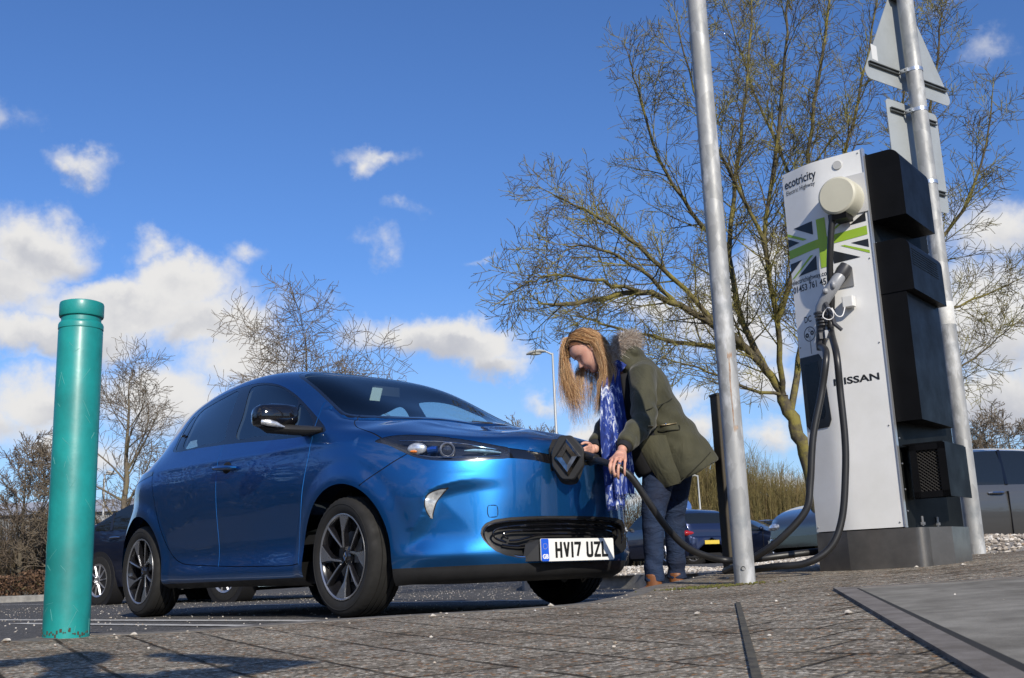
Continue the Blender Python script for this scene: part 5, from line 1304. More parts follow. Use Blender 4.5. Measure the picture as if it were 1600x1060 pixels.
    def text(name, t, s0, s1, z, h, m=BLKP, bold=0., shear=0., off=.0012, dz=0.):
        o = font_obj(t, 1.0, (0, 0, 0), None, m, name=name, bold=bold, extr=0, shear=shear, align='LEFT'); me = o.data; co = np.empty(len(me.vertices)*3); me.vertices.foreach_get('co', co); co = co.reshape(-1, 3)
        x0, x1 = co[:, 0].min(), co[:, 0].max(); s = s0+(co[:, 0]-x0)/(x1-x0)*(s1-s0); zz = z+co[:, 1]*h
        w = onpanel(s, zz, off)-np.array(org); me.vertices.foreach_set('co', w.astype('f').ravel()); me.update(); o.parent = fp; return o
    text('brand_lettering', 'ecotricity', .016, .222, 2.117, .068, bold=.012)
    text('brand_lettering', 'Electric Highway', .022, .212, 2.070, .034, bold=.0)
    text('web_address', 'electrichighway.co.uk', .003, .262, 1.590, .036, bold=.010)
    text('phone_number', '01453 761 455', .004, .236, 1.549, .047, bold=.018)
    text('socket_lettering', 'DC', .058, .104, 1.382, .046, bold=.012)
    text('maker_lettering', 'NISSAN', .199, .427, 1.037, .046, bold=.028)
    # plug symbol: ring with four discs
    def ring(s, z, r0, r1, k=28):
        out = []
        for i in range(k):
            a, b = 2*math.pi*i/k, 2*math.pi*(i+1)/k
            out.append([(s+r0*math.cos(a), z+r0*math.sin(a)), (s+r1*math.cos(a), z+r1*math.sin(a)), (s+r1*math.cos(b), z+r1*math.sin(b)), (s+r0*math.cos(b), z+r0*math.sin(b))])
        return out
    mb = MB()
    for P in ring(.083, 1.307, .034, .038)+ring(.066, 1.302, .004, .012, 14)+ring(.100, 1.310, .004, .012, 14)+ring(.083, 1.327, .006, .0078, 14)+ring(.083, 1.286, .006, .0078, 14)+[[(.0815, 1.268), (.0845, 1.268), (.0845, 1.205), (.0815, 1.205)]]:
        mb.add([tuple(onpanel(a, b, .0014)) for a, b in P], [(0, 1, 2, 3)])
    B(mb, 'plug_symbol', BLKP, fp)
    # black screen with chamfered corners
    printed('screen', [[(.004, 1.196), (.130, 1.196), (.150, 1.165), (.168, .862), (.150, .828), (.024, .826), (.004, .85)]], BLKP, .003)
    printed('screen_glass', [[(.030, 1.160), (.118, 1.160), (.138, .900), (.122, .872), (.034, .872)]], mat('screen_glass_dark', (.003, .003, .004), .25), .004)
    # round grey cap and cream holster head
    mt = Matrix((UF, Z, Vector(nrm))).transposed()
    q = Vector(onpanel(.338, 2.130, 0)); mb = MB(); mb.lathe([(.0, .006), (.022, .006), (.0245, .003), (.025, 0)], 28, c=q, mtx=mt, cap=False); B(mb, 'round_cap', mat('grey_cap', (.45, .45, .44), .5), smooth=True)
    q = Vector(onpanel(.357, 1.937, 0)); ax = Vector((-.62, -.785, .0)).normalized(); mt2 = Matrix((ax.cross(Z).normalized()*-1, Z, ax)).transposed()
    CRM = mat('cream_plastic', (.52, .50, .40), .5, var=.07, vscale=5)
    mb = MB(); mb.lathe([(.099, -.01), (.098, .095), (.094, .108), (.085, .114), (0, .115)], 48, c=q, mtx=mt2, cap=False); B(mb, 'holster_head', CRM, smooth=True)
    mb = MB(); mb.box(q+UF*.055+Vector(nrm)*.004+Z*.02, (.11, .006, .20), mtx=fr); B(mb, 'head_bracket', mat('bracket_grey', (.5, .5, .5), .5))
    mb = MB(); mb.box(q+ax*.06-Z*.105, (.07, .09, .03), mtx=mt2 @ Matrix.Rotation(R(90), 3, 'X')); B(mb, 'head_outlet', BLK)
    # notice plate and small white lock box
    mb = MB(); c = Vector(onpanel(.318, 1.54, .004)); mb.box(c, (.075, .005, .085), mtx=fr); B(mb, 'metal_tag', mat('dull_tag', (.30, .30, .30), .5, .5))
    mb = MB(); c = Vector(onpanel(.330, 1.415, .03)); mb.bbox(c, (.055, .045, .05), r=.006, mtx=fr); B(mb, 'lock_box', mat('white_plastic', (.65, .65, .63), .5))
    return ch, org, onpanel
charger, CHORG, _ = make_charger()
RUB = mat('black_cable_rubber', (.016, .016, .017), .42, var=.3, vscale=14, bump=.15, bscale=120, bdist=.0006)
def cable(name, pts, r, label, per=8, group=None):
    P = catmull(pts, per); mb = MB(); mb.tube(P, r, 14); o = mb.build(name, RUB); return tag(o, label, 'cable', 'black charging cables')
def PN(s, z, off): return tuple(onpanel(s, z, off))
# cable hanging from the holstered plug, down to the ground
c1 = [PN(.177, 1.22, .045),  (1.472, 4.95, 1.136), (1.433, 4.95, .96), (1.372, 4.95, .75), (1.338, 4.95, .54), (1.305, 4.95, .416), (1.189, 4.98, .297), (1.09, 5.05, .225), (1.02, 5.15, .185), (1.0, 5.4, .16)]
cable('charging_cable', c1, .0165, 'thick black cable looping down left from the holstered plug')
c2 = [PN(.345, 1.90, .085), PN(.315, 1.84, .085), PN(.285, 1.70, .075), PN(.262, 1.58, .055), PN(.245, 1.45, .025), PN(.228, 1.30, .03), (1.520, 4.95, 1.134), (1.519, 4.95, .957), (1.518, 4.95, .744), (1.504, 4.95, .585), (1.467, 4.95, .378), (1.402, 4.95, .249), (1.291, 4.97, .183), (1.159, 5.05, .172), (1.06, 5.25, .16), (1.03, 5.50, .165)]
cable('charging_cable', c2, .0165, 'thick black cable dropping from the cream round head past the lettering')
c3 = [(.375, 5.50, .728), (.402, 5.36, .724), (.45, 5.29, .698), (.477, 5.27, .689), (.552, 5.27, .630), (.626, 5.30, .519), (.717, 5.35, .388), (.812, 5.40, .290), (.911, 5.45, .241), (1.03, 5.50, .212), (1.153, 5.42, .212), (1.25, 5.40, .220), (1.40, 5.42, .232), (1.50, 5.45, .238)]
cable('charging_cable', c3, .0175, 'thick black cable running from the car nose through her hand to the plinth')
# holstered connector
def make_gun():
    q = Vector(onpanel(.274, 1.50, .045)); gu = empty('charging_plug', q, label='grey charging plug hanging in its holster on the white unit, bound with a white tie', cat='plug')
    GR = mat('grey_plug_plastic', (.26, .27, .29), .4, coat=.2, var=.12, vscale=12); DK = mat('dark_plug_plastic', (.03, .03, .034), .45, coat=.2)
    def W(s, z, o): return Vector(onpanel(s, z, o))-q
    mb = MB(); mb.tube([W(.315, 1.565, .03), W(.295, 1.530, .055), W(.268, 1.492, .065), W(.235, 1.45, .065), W(.205, 1.405, .06), W(.193, 1.375, .055)], [.026, .031, .030, .029, .027, .024], 16); mb.build('plug_body', GR, gu)
    mb = MB(); mb.tube([W(.335, 1.600, .02), W(.318, 1.572, .03), W(.300, 1.545, .04)], [.031, .036, .031], 16); mb.build('plug_nose', DK, gu)
    mb = MB()
    for k in range(5): t = k/4; a = W(.198+.006*t, 1.385-.022*k*.7, .056); mb.tube([a, a+Vector((0, 0, -.008))], .033-.002*k, 16)
    mb.build('ribbed_collar', DK, gu)
    mb = MB(); mb.tube([W(.195, 1.35, .055), W(.188, 1.30, .05), W(.182, 1.24, .045), W(.178, 1.20, .045)], [.024, .022, .026, .022], 14); mb.box(W(.20, 1.265, .05), (.05, .035, .03)); mb.build('cable_sleeve', DK, gu)
    mb = MB(); mb.box(W(.222, 1.268, .055), (.035, .03, .04)); mb.build('release_catch', GR, gu, smooth=False)
    mb = MB(); mb.tube([W(.235, 1.42, .08), W(.255, 1.37, .085), W(.265, 1.31, .08), W(.295, 1.275, .07)], [.012, .012, .011, .009], 10); mb.build('trigger', DK, gu)
    mb = MB(); mb.ell(W(.245, 1.475, .092), (.016, .016, .016), 10, 8); mb.ell(W(.285, 1.50, .092), (.012, .012, .02), 10, 8); mb.build('lock_knob', GR, gu)
    mb = MB(); L = [W(.25+.022*math.cos(a), 1.36+.030*math.sin(a), .098+.008*math.sin(2*a)) for a in np.linspace(0, 2*math.pi, 17)]; mb.tube(L, .0028, 6); L = [W(.268, 1.385, .10), W(.285, 1.345, .09), W(.305, 1.345, .07), W(.315, 1.39, .05)]; mb.tube(catmull(L, 5), .0028, 6); mb.build('cable_tie', mat('white_cable_tie', (.7, .7, .7), .5), gu)
make_gun()
# ---------------------------------------------------------------- bare winter trees
def bark_mat(name, c1, c2, lichen=None, amt=.5):
    m = bpy.data.materials.new(name); m.use_nodes = True; g = NT(m.node_tree); b = m.node_tree.nodes['Principled BSDF']
    tc = g.n('ShaderNodeTexCoord').outputs['Object']; n = g.noise(g.vmath('MULTIPLY', tc, (1, 1, .4)), 14, 6, .65)
    c = g.ramp(n, [(.35, c2), (.65, c1)])
    if lichen: c = g.mix(g.sstep(g.noise(tc, 3.1, 6, .7), .50-.06*amt, .62, 0, amt), c, tuple(lichen)+(1,))
    g.put(b.inputs['Base Color'], c); b.inputs['Roughness'].default_value = .9
    bn = g.n('ShaderNodeBump'); bn.inputs['Strength'].default_value = .8; bn.inputs['Distance'].default_value = .01; g.put(bn.inputs['Height'], n); g.L.new(bn.outputs[0], b.inputs['Normal']); return m
class Tree:
    """grows branches into one mesh per part; side counts fall with thickness"""
    def __init__(s, seed): s.r = random.Random(seed); s.thick = MB(); s.thin = MB(); s.n = 0
    def add(s, pts, rs):
        r = max(rs); (s.thick if r > .022 else s.thin).tube(pts, rs, 7 if r > .05 else (5 if r > .014 else 3), cap=False); s.n += 1
    def grow(s, p, d, L, r, lvl, P):
        """p start, d direction, L length, r radius"""
        R_ = s.r; n = max(3, int(L/P['seg'])+2) if lvl < 3 else 3; pts = [Vector(p)]; rs = [r]; d = Vector(d).normalized(); st = L/n; wob = P['wob'][min(lvl, len(P['wob'])-1)]
        for i in range(n):
            d = (d+Vector((R_.gauss(0, wob), R_.gauss(0, wob), R_.gauss(0, wob)+P['up'][min(lvl, len(P['up'])-1)]))).normalized()
            pts.append(pts[-1]+d*st); rs.append(max(P['rmin'], r*(1-.72*(i+1)/n)))
        s.add(pts, rs); s.kids(pts, rs, L, lvl, P)
    def kids(s, pts, rs, L, lvl, P, start=.22):
        if lvl >= P['depth']: return
        R_ = s.r; k = P['kids'][lvl]; k = int(k*L+R_.random()) if P.get('perlen') else k
        n = len(pts)-1
        for j in range(k):
            t = start+(1-start)*(j+R_.random())/k; f = t*n; i = min(int(f), n-1); q = pts[i].lerp(pts[i+1], f-i); rr = rs[i]+(rs[i+1]-rs[i])*(f-i)
            ax = (pts[i+1]-pts[i]).normalized(); a = ax.cross(Vector((R_.gauss(0, 1), R_.gauss(0, 1), R_.gauss(0, 1)))).normalized()
            an = R(R_.uniform(*P['ang'])); d = ax*math.cos(an)+a*math.sin(an)
            l = P['len'][lvl]*R_.uniform(.55, 1.2)*(1.15-.6*t)
            s.grow(q, d, l, max(P['rmin'], rr*P['rk']), lvl+1, P)
def tree_obj(name, T, bark, twig, loc, label, group=None, cat='tree'):
    o = empty(name, loc, label=label, cat=cat, group='bare winter trees')
    T.thick.build('trunk', bark, o, auto=None); 
    if T.thin.v: T.thin.build('crown', twig, o, auto=None)
    return o
def W2(px, py, D):   # point in the world seen at a photo position and depth (places limbs, trees, lamps, cars, hair and seams from image pixels)
    d = _w+_r*((px-800)/FPX)-_u*((py-530)/FPX); return Vector((0, 0, CAMH))+d*(D/d.y)
# --- main tree behind the charger: limbs traced from image pixels at chosen depths, twigs grown
LIMBS = [  # (radius start, radius end, [(x, y, depth)...]) points in metres
 (.115, .075, [(3.598, 13.000, -0.002), (3.586, 13.000, 0.783), (3.486, 13.000, 1.476), (3.357, 13.000, 1.911), (3.275, 13.000, 2.206)]),
 (.070, .030, [(3.275, 13.000, 2.206), (3.091, 12.900, 2.498), (2.814, 12.700, 2.747), (2.430, 12.400, 2.971), (1.946, 12.100, 3.165), (1.475, 11.800, 3.281), (0.944, 11.600, 3.138), (0.576, 11.400, 3.059)]),
 (.060, .018, [(3.091, 12.900, 2.498), (2.872, 13.000, 3.174), (2.825, 13.200, 4.067), (3.039, 13.400, 5.175), (3.316, 13.600, 6.443), (3.563, 13.800, 7.791)]),
 (.045, .012, [(2.814, 12.700, 2.747), (2.291, 13.000, 2.872), (1.718, 13.400, 3.107), (1.191, 13.800, 3.392), (0.871, 14.000, 3.549)]),
 (.045, .012, [(2.430, 12.400, 2.971), (1.914, 12.200, 3.565), (1.393, 12.000, 3.996), (0.882, 11.900, 4.337), (0.549, 11.800, 4.472)]),
 (.040, .010, [(2.825, 13.200, 4.067), (2.344, 13.000, 4.620), (1.954, 12.800, 5.250), (1.741, 12.600, 6.039), (1.634, 12.500, 6.433)]),
 (.036, .010, [(1.946, 12.100, 3.165), (1.480, 11.700, 3.516), (0.996, 11.400, 3.670), (0.633, 11.200, 3.667)]),
 (.060, .020, [(3.357, 13.000, 1.911), (3.593, 13.200, 2.698), (3.836, 13.400, 3.655), (3.963, 13.600, 4.762), (4.227, 13.800, 6.023), (4.622, 14.000, 7.457), (4.907, 14.200, 8.781)]),
 (.050, .014, [(3.275, 13.000, 2.206), (3.206, 12.600, 3.064), (3.065, 12.300, 3.943), (3.276, 12.100, 5.075), (3.433, 12.000, 6.186), (3.586, 11.900, 7.237)]),
 (.045, .012, [(3.206, 12.600, 3.064), (3.469, 12.300, 3.766), (3.977, 12.100, 4.800), (4.372, 12.000, 5.893), (4.660, 12.000, 7.075)]),
 (.055, .014, [(3.593, 13.200, 2.698), (4.190, 13.300, 3.528), (4.977, 13.400, 4.385), (5.552, 13.500, 5.378), (5.914, 13.600, 6.613), (6.108, 13.600, 7.469)]),
 (.045, .011, [(4.190, 13.300, 3.528), (5.006, 13.200, 3.805), (5.689, 13.100, 4.342), (6.071, 13.000, 5.067), (6.365, 13.000, 6.028)]),
 (.045, .011, [(3.593, 13.200, 2.698), (4.461, 13.600, 2.912), (5.397, 14.000, 3.310), (6.331, 14.300, 3.614), (7.033, 14.500, 3.913)]),
 (.030, .010, [(4.461, 13.600, 2.912), (5.311, 13.800, 2.493), (6.095, 14.000, 2.757), (6.565, 14.000, 3.086)]),
 (.035, .009, [(3.065, 12.300, 3.943), (2.590, 12.000, 4.900), (2.279, 11.800, 5.721), (2.132, 11.700, 6.504)]),
 (.032, .009, [(3.963, 13.600, 4.762), (3.736, 14.200, 6.219), (3.565, 14.600, 7.515), (3.405, 14.800, 8.574)]),
 (.030, .009, [(1.475, 11.800, 3.281), (1.010, 11.400, 3.302), (0.577, 11.100, 3.308), (0.261, 10.900, 3.208), (0.122, 10.800, 3.131)]),
 (.028, .008, [(4.977, 13.400, 4.385), (5.272, 13.600, 5.614), (5.670, 13.800, 6.915), (5.873, 13.900, 7.945)]),
 (.030, .008, [(3.275, 13.000, 2.206), (2.599, 12.400, 2.271), (2.095, 12.000, 2.405), (1.696, 11.700, 2.472)]),
]
def main_tree():
    T = Tree(11); base = Vector((3.5976, 13.0000, -0.0017))
    PR = dict(seg=.22, wob=[.07, .09, .13, .17], up=[.02, .035, .05, .05], depth=3, kids=[0, 11.0, 15.0, 11.0], perlen=True, ang=(30, 66), len=[1, .42, .24, .14], rk=.52, rmin=.0032)
    for r0, r1, L in LIMBS:
        pts = [Vector(q)-base for q in L]; pts = [Vector(p) for p in catmull(pts, 4)]; n = len(pts)
        jit = T.r
        pts = [p+Vector((jit.gauss(0, .010), jit.gauss(0, .03), jit.gauss(0, .010)))*(1 if 0 < i < n-1 else 0) for i, p in enumerate(pts)]
        rs = [(r0+(r1-r0)*i/(n-1))*(.80 if r0 < .1 else .95) for i in range(n)]; T.add(pts, rs)
        L_ = sum((pts[i+1]-pts[i]).length for i in range(n-1))
        if r0 < .1:
            k = int(L_*8.0)
            for j in range(k):
                t = .12+.88*(j+T.r.random())/k; f = t*(n-1); i = min(int(f), n-2); q = pts[i].lerp(pts[i+1], f-i); rr = rs[i]*.42
                ax = (pts[i+1]-pts[i]).normalized(); a = ax.cross(Vector((T.r.gauss(0, 1), T.r.gauss(0, .8), T.r.gauss(0, 1)))).normalized(); an = R(T.r.uniform(25, 60)); d = ax*math.cos(an)+a*math.sin(an); d.z += .12
                T.grow(q, d, T.r.uniform(.40, 1.05)*(1.2-.6*t), max(.0045, min(rr, .013)), 1, PR)
            # leader
            T.grow(pts[-1], (pts[-1]-pts[-3]), .35, r1*.8, 1, PR)
    print('main tree branches', T.n)
    return tree_obj('bare_tree', T, bark_mat('lichen_bark', (.105, .085, .050), (.050, .042, .028), (.20, .17, .035), .85), bark_mat('lichen_twigs', (.135, .105, .042), (.055, .043, .022), (.27, .245, .05), .9), base, 'large bare spreading tree with yellow lichen, standing behind the white charger')
main_tree()
def wild(name, seed, loc, H, r, label, crown=.5, spread=(30, 60), kids=(16, 9, 6), lens=None, lean=(0, 0), depth=3, bark=None, twig=None, rmin=.006, start=.25, group=None, up=.04):
    T = Tree(seed); PR = dict(seg=H/14, wob=[.035, .10, .14, .2], up=[.02, up, up, up], depth=depth, kids=list(kids)+[4], ang=spread, len=lens or [H*crown, H*crown*.45, H*crown*.2], rk=.45, rmin=rmin)
    n = 12; pts = [Vector((lean[0]*H*(i/n)**1.5+T.r.gauss(0, .012)*H*(i > 0)*.4, lean[1]*H*i/n, H*i/n)) for i in range(n+1)]; rs = [max(rmin*1.5, r*(1-.9*i/n)) for i in range(n+1)]
    T.add(pts, rs); T.kids(pts, rs, H, 0, PR, start=start); return tree_obj(name, T, bark, twig, loc, label, group)
BK1 = bark_mat('grey_brown_bark', (.17, .14, .105), (.085, .07, .052), (.17, .15, .05), .5); TW1 = bark_mat('grey_brown_twigs', (.20, .16, .115), (.10, .08, .058))
BK2 = bark_mat('dark_bark', (.12, .10, .07), (.055, .047, .034)); TW2 = bark_mat('dark_twigs', (.17, .13, .095), (.08, .062, .048))
def gz(x, y): return float(zr(np.array([x]), np.array([y]))[0])+.2
def at(px, D): p = W2(px, 900, D); return (p.x, p.y, gz(p.x, p.y))
wild('bare_tree', 3, at(190, 31), 6.1, .13, 'tall bare tree with an upright trunk rising behind the blue car\'s tail', crown=.42, kids=(28, 9, 6), bark=BK1, twig=TW1, rmin=.0065, start=.16, spread=(35, 65))
wild('bare_tree', 5, at(478, 25), 5.7, .095, 'bare tree spreading its twigs just above the blue car\'s roof', crown=.52, kids=(24, 10, 7), bark=BK1, twig=TW1, rmin=.0060, start=.40, spread=(42, 82), up=.02)
wild('bare_tree', 7, at(30, 34), 4.2, .09, 'dense bare tree at the left edge, behind the low brown hedge', crown=.42, kids=(26, 9, 7), bark=BK2, twig=TW2, rmin=.0085, start=.08)
wild('bare_tree', 8, at(82, 33), 4.1, .08, 'bushy bare tree just left of the turquoise bollard', crown=.40, kids=(34, 11, 8), bark=BK2, twig=TW1, rmin=.0085, start=.10)
wild('bare_tree', 9, at(250, 36), 3.8, .07, 'low bare tree between the tall trunk and the blue car\'s rear window', crown=.45, kids=(26, 9, 7), bark=BK2, twig=TW2, rmin=.008, start=.10)
for i, (px, D, H, lb) in enumerate([(822, 40, 4.7, 'small bare treetop just above the bonnet, leftmost of the three'), (850, 41, 4.5, 'small bare treetop showing over the middle of the bonnet'), (872, 39, 4.2, 'small bare treetop beside the tall lamp post over the bonnet')]):
    wild('bare_tree', 20+i, at(px, D), H, .05, lb, crown=.28, kids=(22, 8, 5), bark=BK2, twig=TW1, rmin=.008, start=.3, spread=(20, 40))
for i, (px, D, H, lb) in enumerate([(1535, 50, 4.6, 'far rounded bare tree above the grey car\'s bonnet side, next to the pole'), (1568, 52, 5.6, 'far rounded bare tree above the middle of the grey car'), (1606, 51, 5.4, 'far rounded bare tree cut by the right edge of the picture'), (1660, 61, 5.4, 'far bare tree at the right beyond the grey car')]):
    wild('bare_tree', 30+i, at(px, D), H, .16, lb, crown=.42, kids=(26, 9, 5), bark=BK1, twig=TW1, rmin=.013, start=.2, spread=(30, 65))
# thicket of young stems beyond the car park
def thicket(name, px0, px1, D0, D1, H, n, m, label, seed, zb=.3):
    rr = random.Random(seed); mb = MB()
    for k in range(n):
        t = rr.random(); D = rr.uniform(D0, D1); p = W2(px0+(px1-px0)*t, 900, D); h = H*rr.uniform(.55, 1.05)*(.85+.15*math.sin(p.x*.8+seed)); dx = rr.gauss(0, .10); dy = rr.gauss(0, .1); pts = []
        z = zb; q = Vector((p.x, p.y, z)); w = rr.uniform(.007, .016)
        for i in range(5): u = i/4; pts.append(q+Vector((dx*h*u*u+rr.gauss(0, .02)*u, dy*h*u*u, h*u)))
        mb.tube(pts, [w*(1-.65*i/4) for i in range(5)], 3, cap=False)
        for _ in range(5):
            f = rr.uniform(.2, .95); i = min(3, int(f*4)); a = pts[i].lerp(pts[i+1], f*4-i); L = h*rr.uniform(.10, .30)*(1.2-f*.6); d = Vector((rr.gauss(0, .7), rr.gauss(0, .5), rr.uniform(.5, 1.3))).normalized(); mb.tube([a, a+d*L*.5, a+d*L+Vector((rr.gauss(0, .04), 0, .02))], [w*.5, w*.4, w*.25], 3, cap=False)
    o = mb.build(name, m, auto=None); return tag(o, label, 'thicket', kind='stuff')
WIL = stone_mat('willow_stems', [(0, (.09, .075, .025)), (.4, (.17, .14, .045)), (.75, (.24, .185, .07)), (1, (.13, .085, .045))], .9)
BRN = stone_mat('brown_stems', [(0, (.04, .03, .02)), (.5, (.085, .062, .04)), (1, (.13, .10, .05))], .9)
thicket('thicket', 1030, 1330, 44, 54, 4.9, 7500, WIL, 'yellow brown willow thicket beyond the parked cars', 1)
thicket('thicket', 1330, 1680, 48, 56, 4.0, 2600, WIL, 'yellow brown thicket on the right behind the grey car', 2)
thicket('thicket', 690, 1060, 46, 54, 3.6, 2200, BRN, 'brown thicket hidden mostly by the blue car\'s nose', 3)
thicket('thicket', -60, 420, 34, 40, 3.0, 2300, BRN, 'dark brown undergrowth under the trees at the left', 4)
# low clipped hedge of dead leaves
def hedge(name, x0, x1, y, H, dep, n, m, label, seed):
    rr = np.random.default_rng(seed); P = np.column_stack([rr.uniform(x0, x1, n), y+rr.uniform(-dep/2, dep/2, n), rr.uniform(0, 1, n)**.8]); top = H*(.86+.10*np.sin(P[:, 0]*1.7)+.06*np.sin(P[:, 0]*4.3)); P[:, 2] = P[:, 2]*top
    s_ = rr.uniform(.02, .05, n); a = rr.uniform(-1, 1, (n, 3)); a /= np.linalg.norm(a, axis=1, keepdims=True); b = np.cross(a, rr.uniform(-1, 1, (n, 3))); b /= np.linalg.norm(b, axis=1, keepdims=True)
    V = np.stack([P-a*s_[:, None], P+b*s_[:, None]*.6, P+a*s_[:, None], P-b*s_[:, None]*.6], 1); V[..., 2] += zr(P[:, 0], P[:, 1])[:, None]+.14
    o = mesh_obj(name, V.reshape(-1, 3), np.arange(n*4).reshape(n, 4), m, smooth=False); return tag(o, label, 'hedge')
hedge('low_hedge', -19, -9.8, 25.6, .62, 1.3, 16000, stone_mat('dead_leaves', [(0, (.05, .028, .018)), (.5, (.12, .065, .035)), (.85, (.17, .10, .06)), (1, (.07, .075, .03))], .9), 'low hedge of brown dead leaves along the far kerb at the left', 6)
# ---------------------------------------------------------------- distant things
def lamp(name, px, D, H, label, arm=-1, al=1.0, r=.055, head=.62):
    p = at(px, D); o = empty(name, p, label=label, cat='street lamp', group='street lamps'); PM = LPM
    mb = MB(); mb.tube([(0, 0, 0), (0, 0, 1.1), (0, 0, 1.15), (0, 0, H)], [r*1.4, r*1.4, r, r*.6], 12); mb.build('lamp_pole', PM, o)
    if al: mb = MB(); mb.tube([(0, 0, H-.05), (arm*.15, 0, H+.03), (arm*al*.55, 0, H+.06)], [r*.55, r*.5, r*.45], 8); mb.build('lamp_arm', PM, o)
    mb = MB(); mb.tube([(arm*al*.45, 0, H+.06), (arm*(al*.5+head*.3), 0, H+.08), (arm*(al*.5+head*.8), 0, H+.03), (arm*(al*.5+head), 0, H-.01)], [.06, .13, .12, .05], 12, flat=.5); mb.build('lamp_head', mat('lamp_head_grey', (.42, .43, .42), .5, .2), o)
    mb = MB(); mb.ell((arm*(al*.5+head*.55), 0, H+.0), (.22, .09, .05), 12, 8); mb.build('lamp_lens', mat('lamp_bowl', (.5, .5, .46), .2, coat=.6), o)
    return o
LPM = mat('pale_grey_column', (.40, .41, .41), .5, .3)
lamp('street_lamp', 880, 33, 6.45, 'tall street lamp rising between the woman\'s hair and the bonnet', al=.45, head=.60)
lamp('street_lamp', 157, 42, 4.45, 'thin street lamp between the bollard and the tall bare tree', arm=1, al=.1, r=.05, head=.35)
lamp('street_lamp', 1102, 40, 3.05, 'short far street lamp in front of the willow thicket', al=.2, r=.04, head=.35, arm=-1)
lamp('street_lamp', 1494, 45, 6.1, 'far street lamp head poking out right of the sign pole', arm=1, al=.6, r=.05, head=.7)
p = at(1074, 37); o = empty('direction_sign', p, label='small round blue arrow sign on a grey pole by the parked cars', cat='sign')
mb = MB(); mb.tube([(0, 0, 0), (0, 0, 2.9)], .045, 10); mb.build('sign_pole', LPM, o)
for z in (1.72,):
    mt = Matrix(((1, 0, 0), (0, 0, -1), (0, 1, 0))); mb = MB(); mb.lathe([(0, .012), (.30, .012), (.30, -.0), (0, 0)], 28, c=(0, -.05, z), mtx=mt, cap=False); mb.build('sign_disc', mat('blue_sign', (.02, .10, .35), .4, coat=.2), o)
    mb = MB(); mb.prism([(-.16, -.02), (.04, -.02), (.04, -.09), (.17, .03), (.04, .15), (.04, .08), (-.16, .08)], .004, (0, -.066, z-.02), mtx=mt @ Matrix.Rotation(R(-40), 3, 'Z')); mb.build('white_arrow', mat('white_arrow', (.7, .7, .7), .5), o, smooth=False)
# low shed at the far left
o = empty('industrial_shed', (-32, 62, .4), label='long low grey shed beyond the trees at the left edge', cat='building')
mb = MB(); mb.box((0, 0, 2.0), (30, 8, 4.0)); mb.build('wall', mat('grey_cladding', (.22, .23, .24), .6, var=.1, vscale=1.5), o, smooth=False)
mb = MB(); mb.add([(-15.4, -4.3, 4.0), (15.4, -4.3, 4.0), (15.4, 4.3, 4.0), (-15.4, 4.3, 4.0), (-15.4, 0, 5.0), (15.4, 0, 5.0)], [(0, 1, 5, 4), (3, 4, 5, 2), (0, 4, 3), (1, 2, 5), (0, 3, 2, 1)]); mb.build('roof', mat('pale_roof_sheet', (.33, .34, .36), .5), o, smooth=False)
for k in range(5):
    mb = MB(); mb.box((-11+k*5.2, -4.03, 1.7), (3.0, .08, 2.4)); mb.build('roller_door', mat('shed_door', (.12, .13, .15), .5), o, smooth=False)

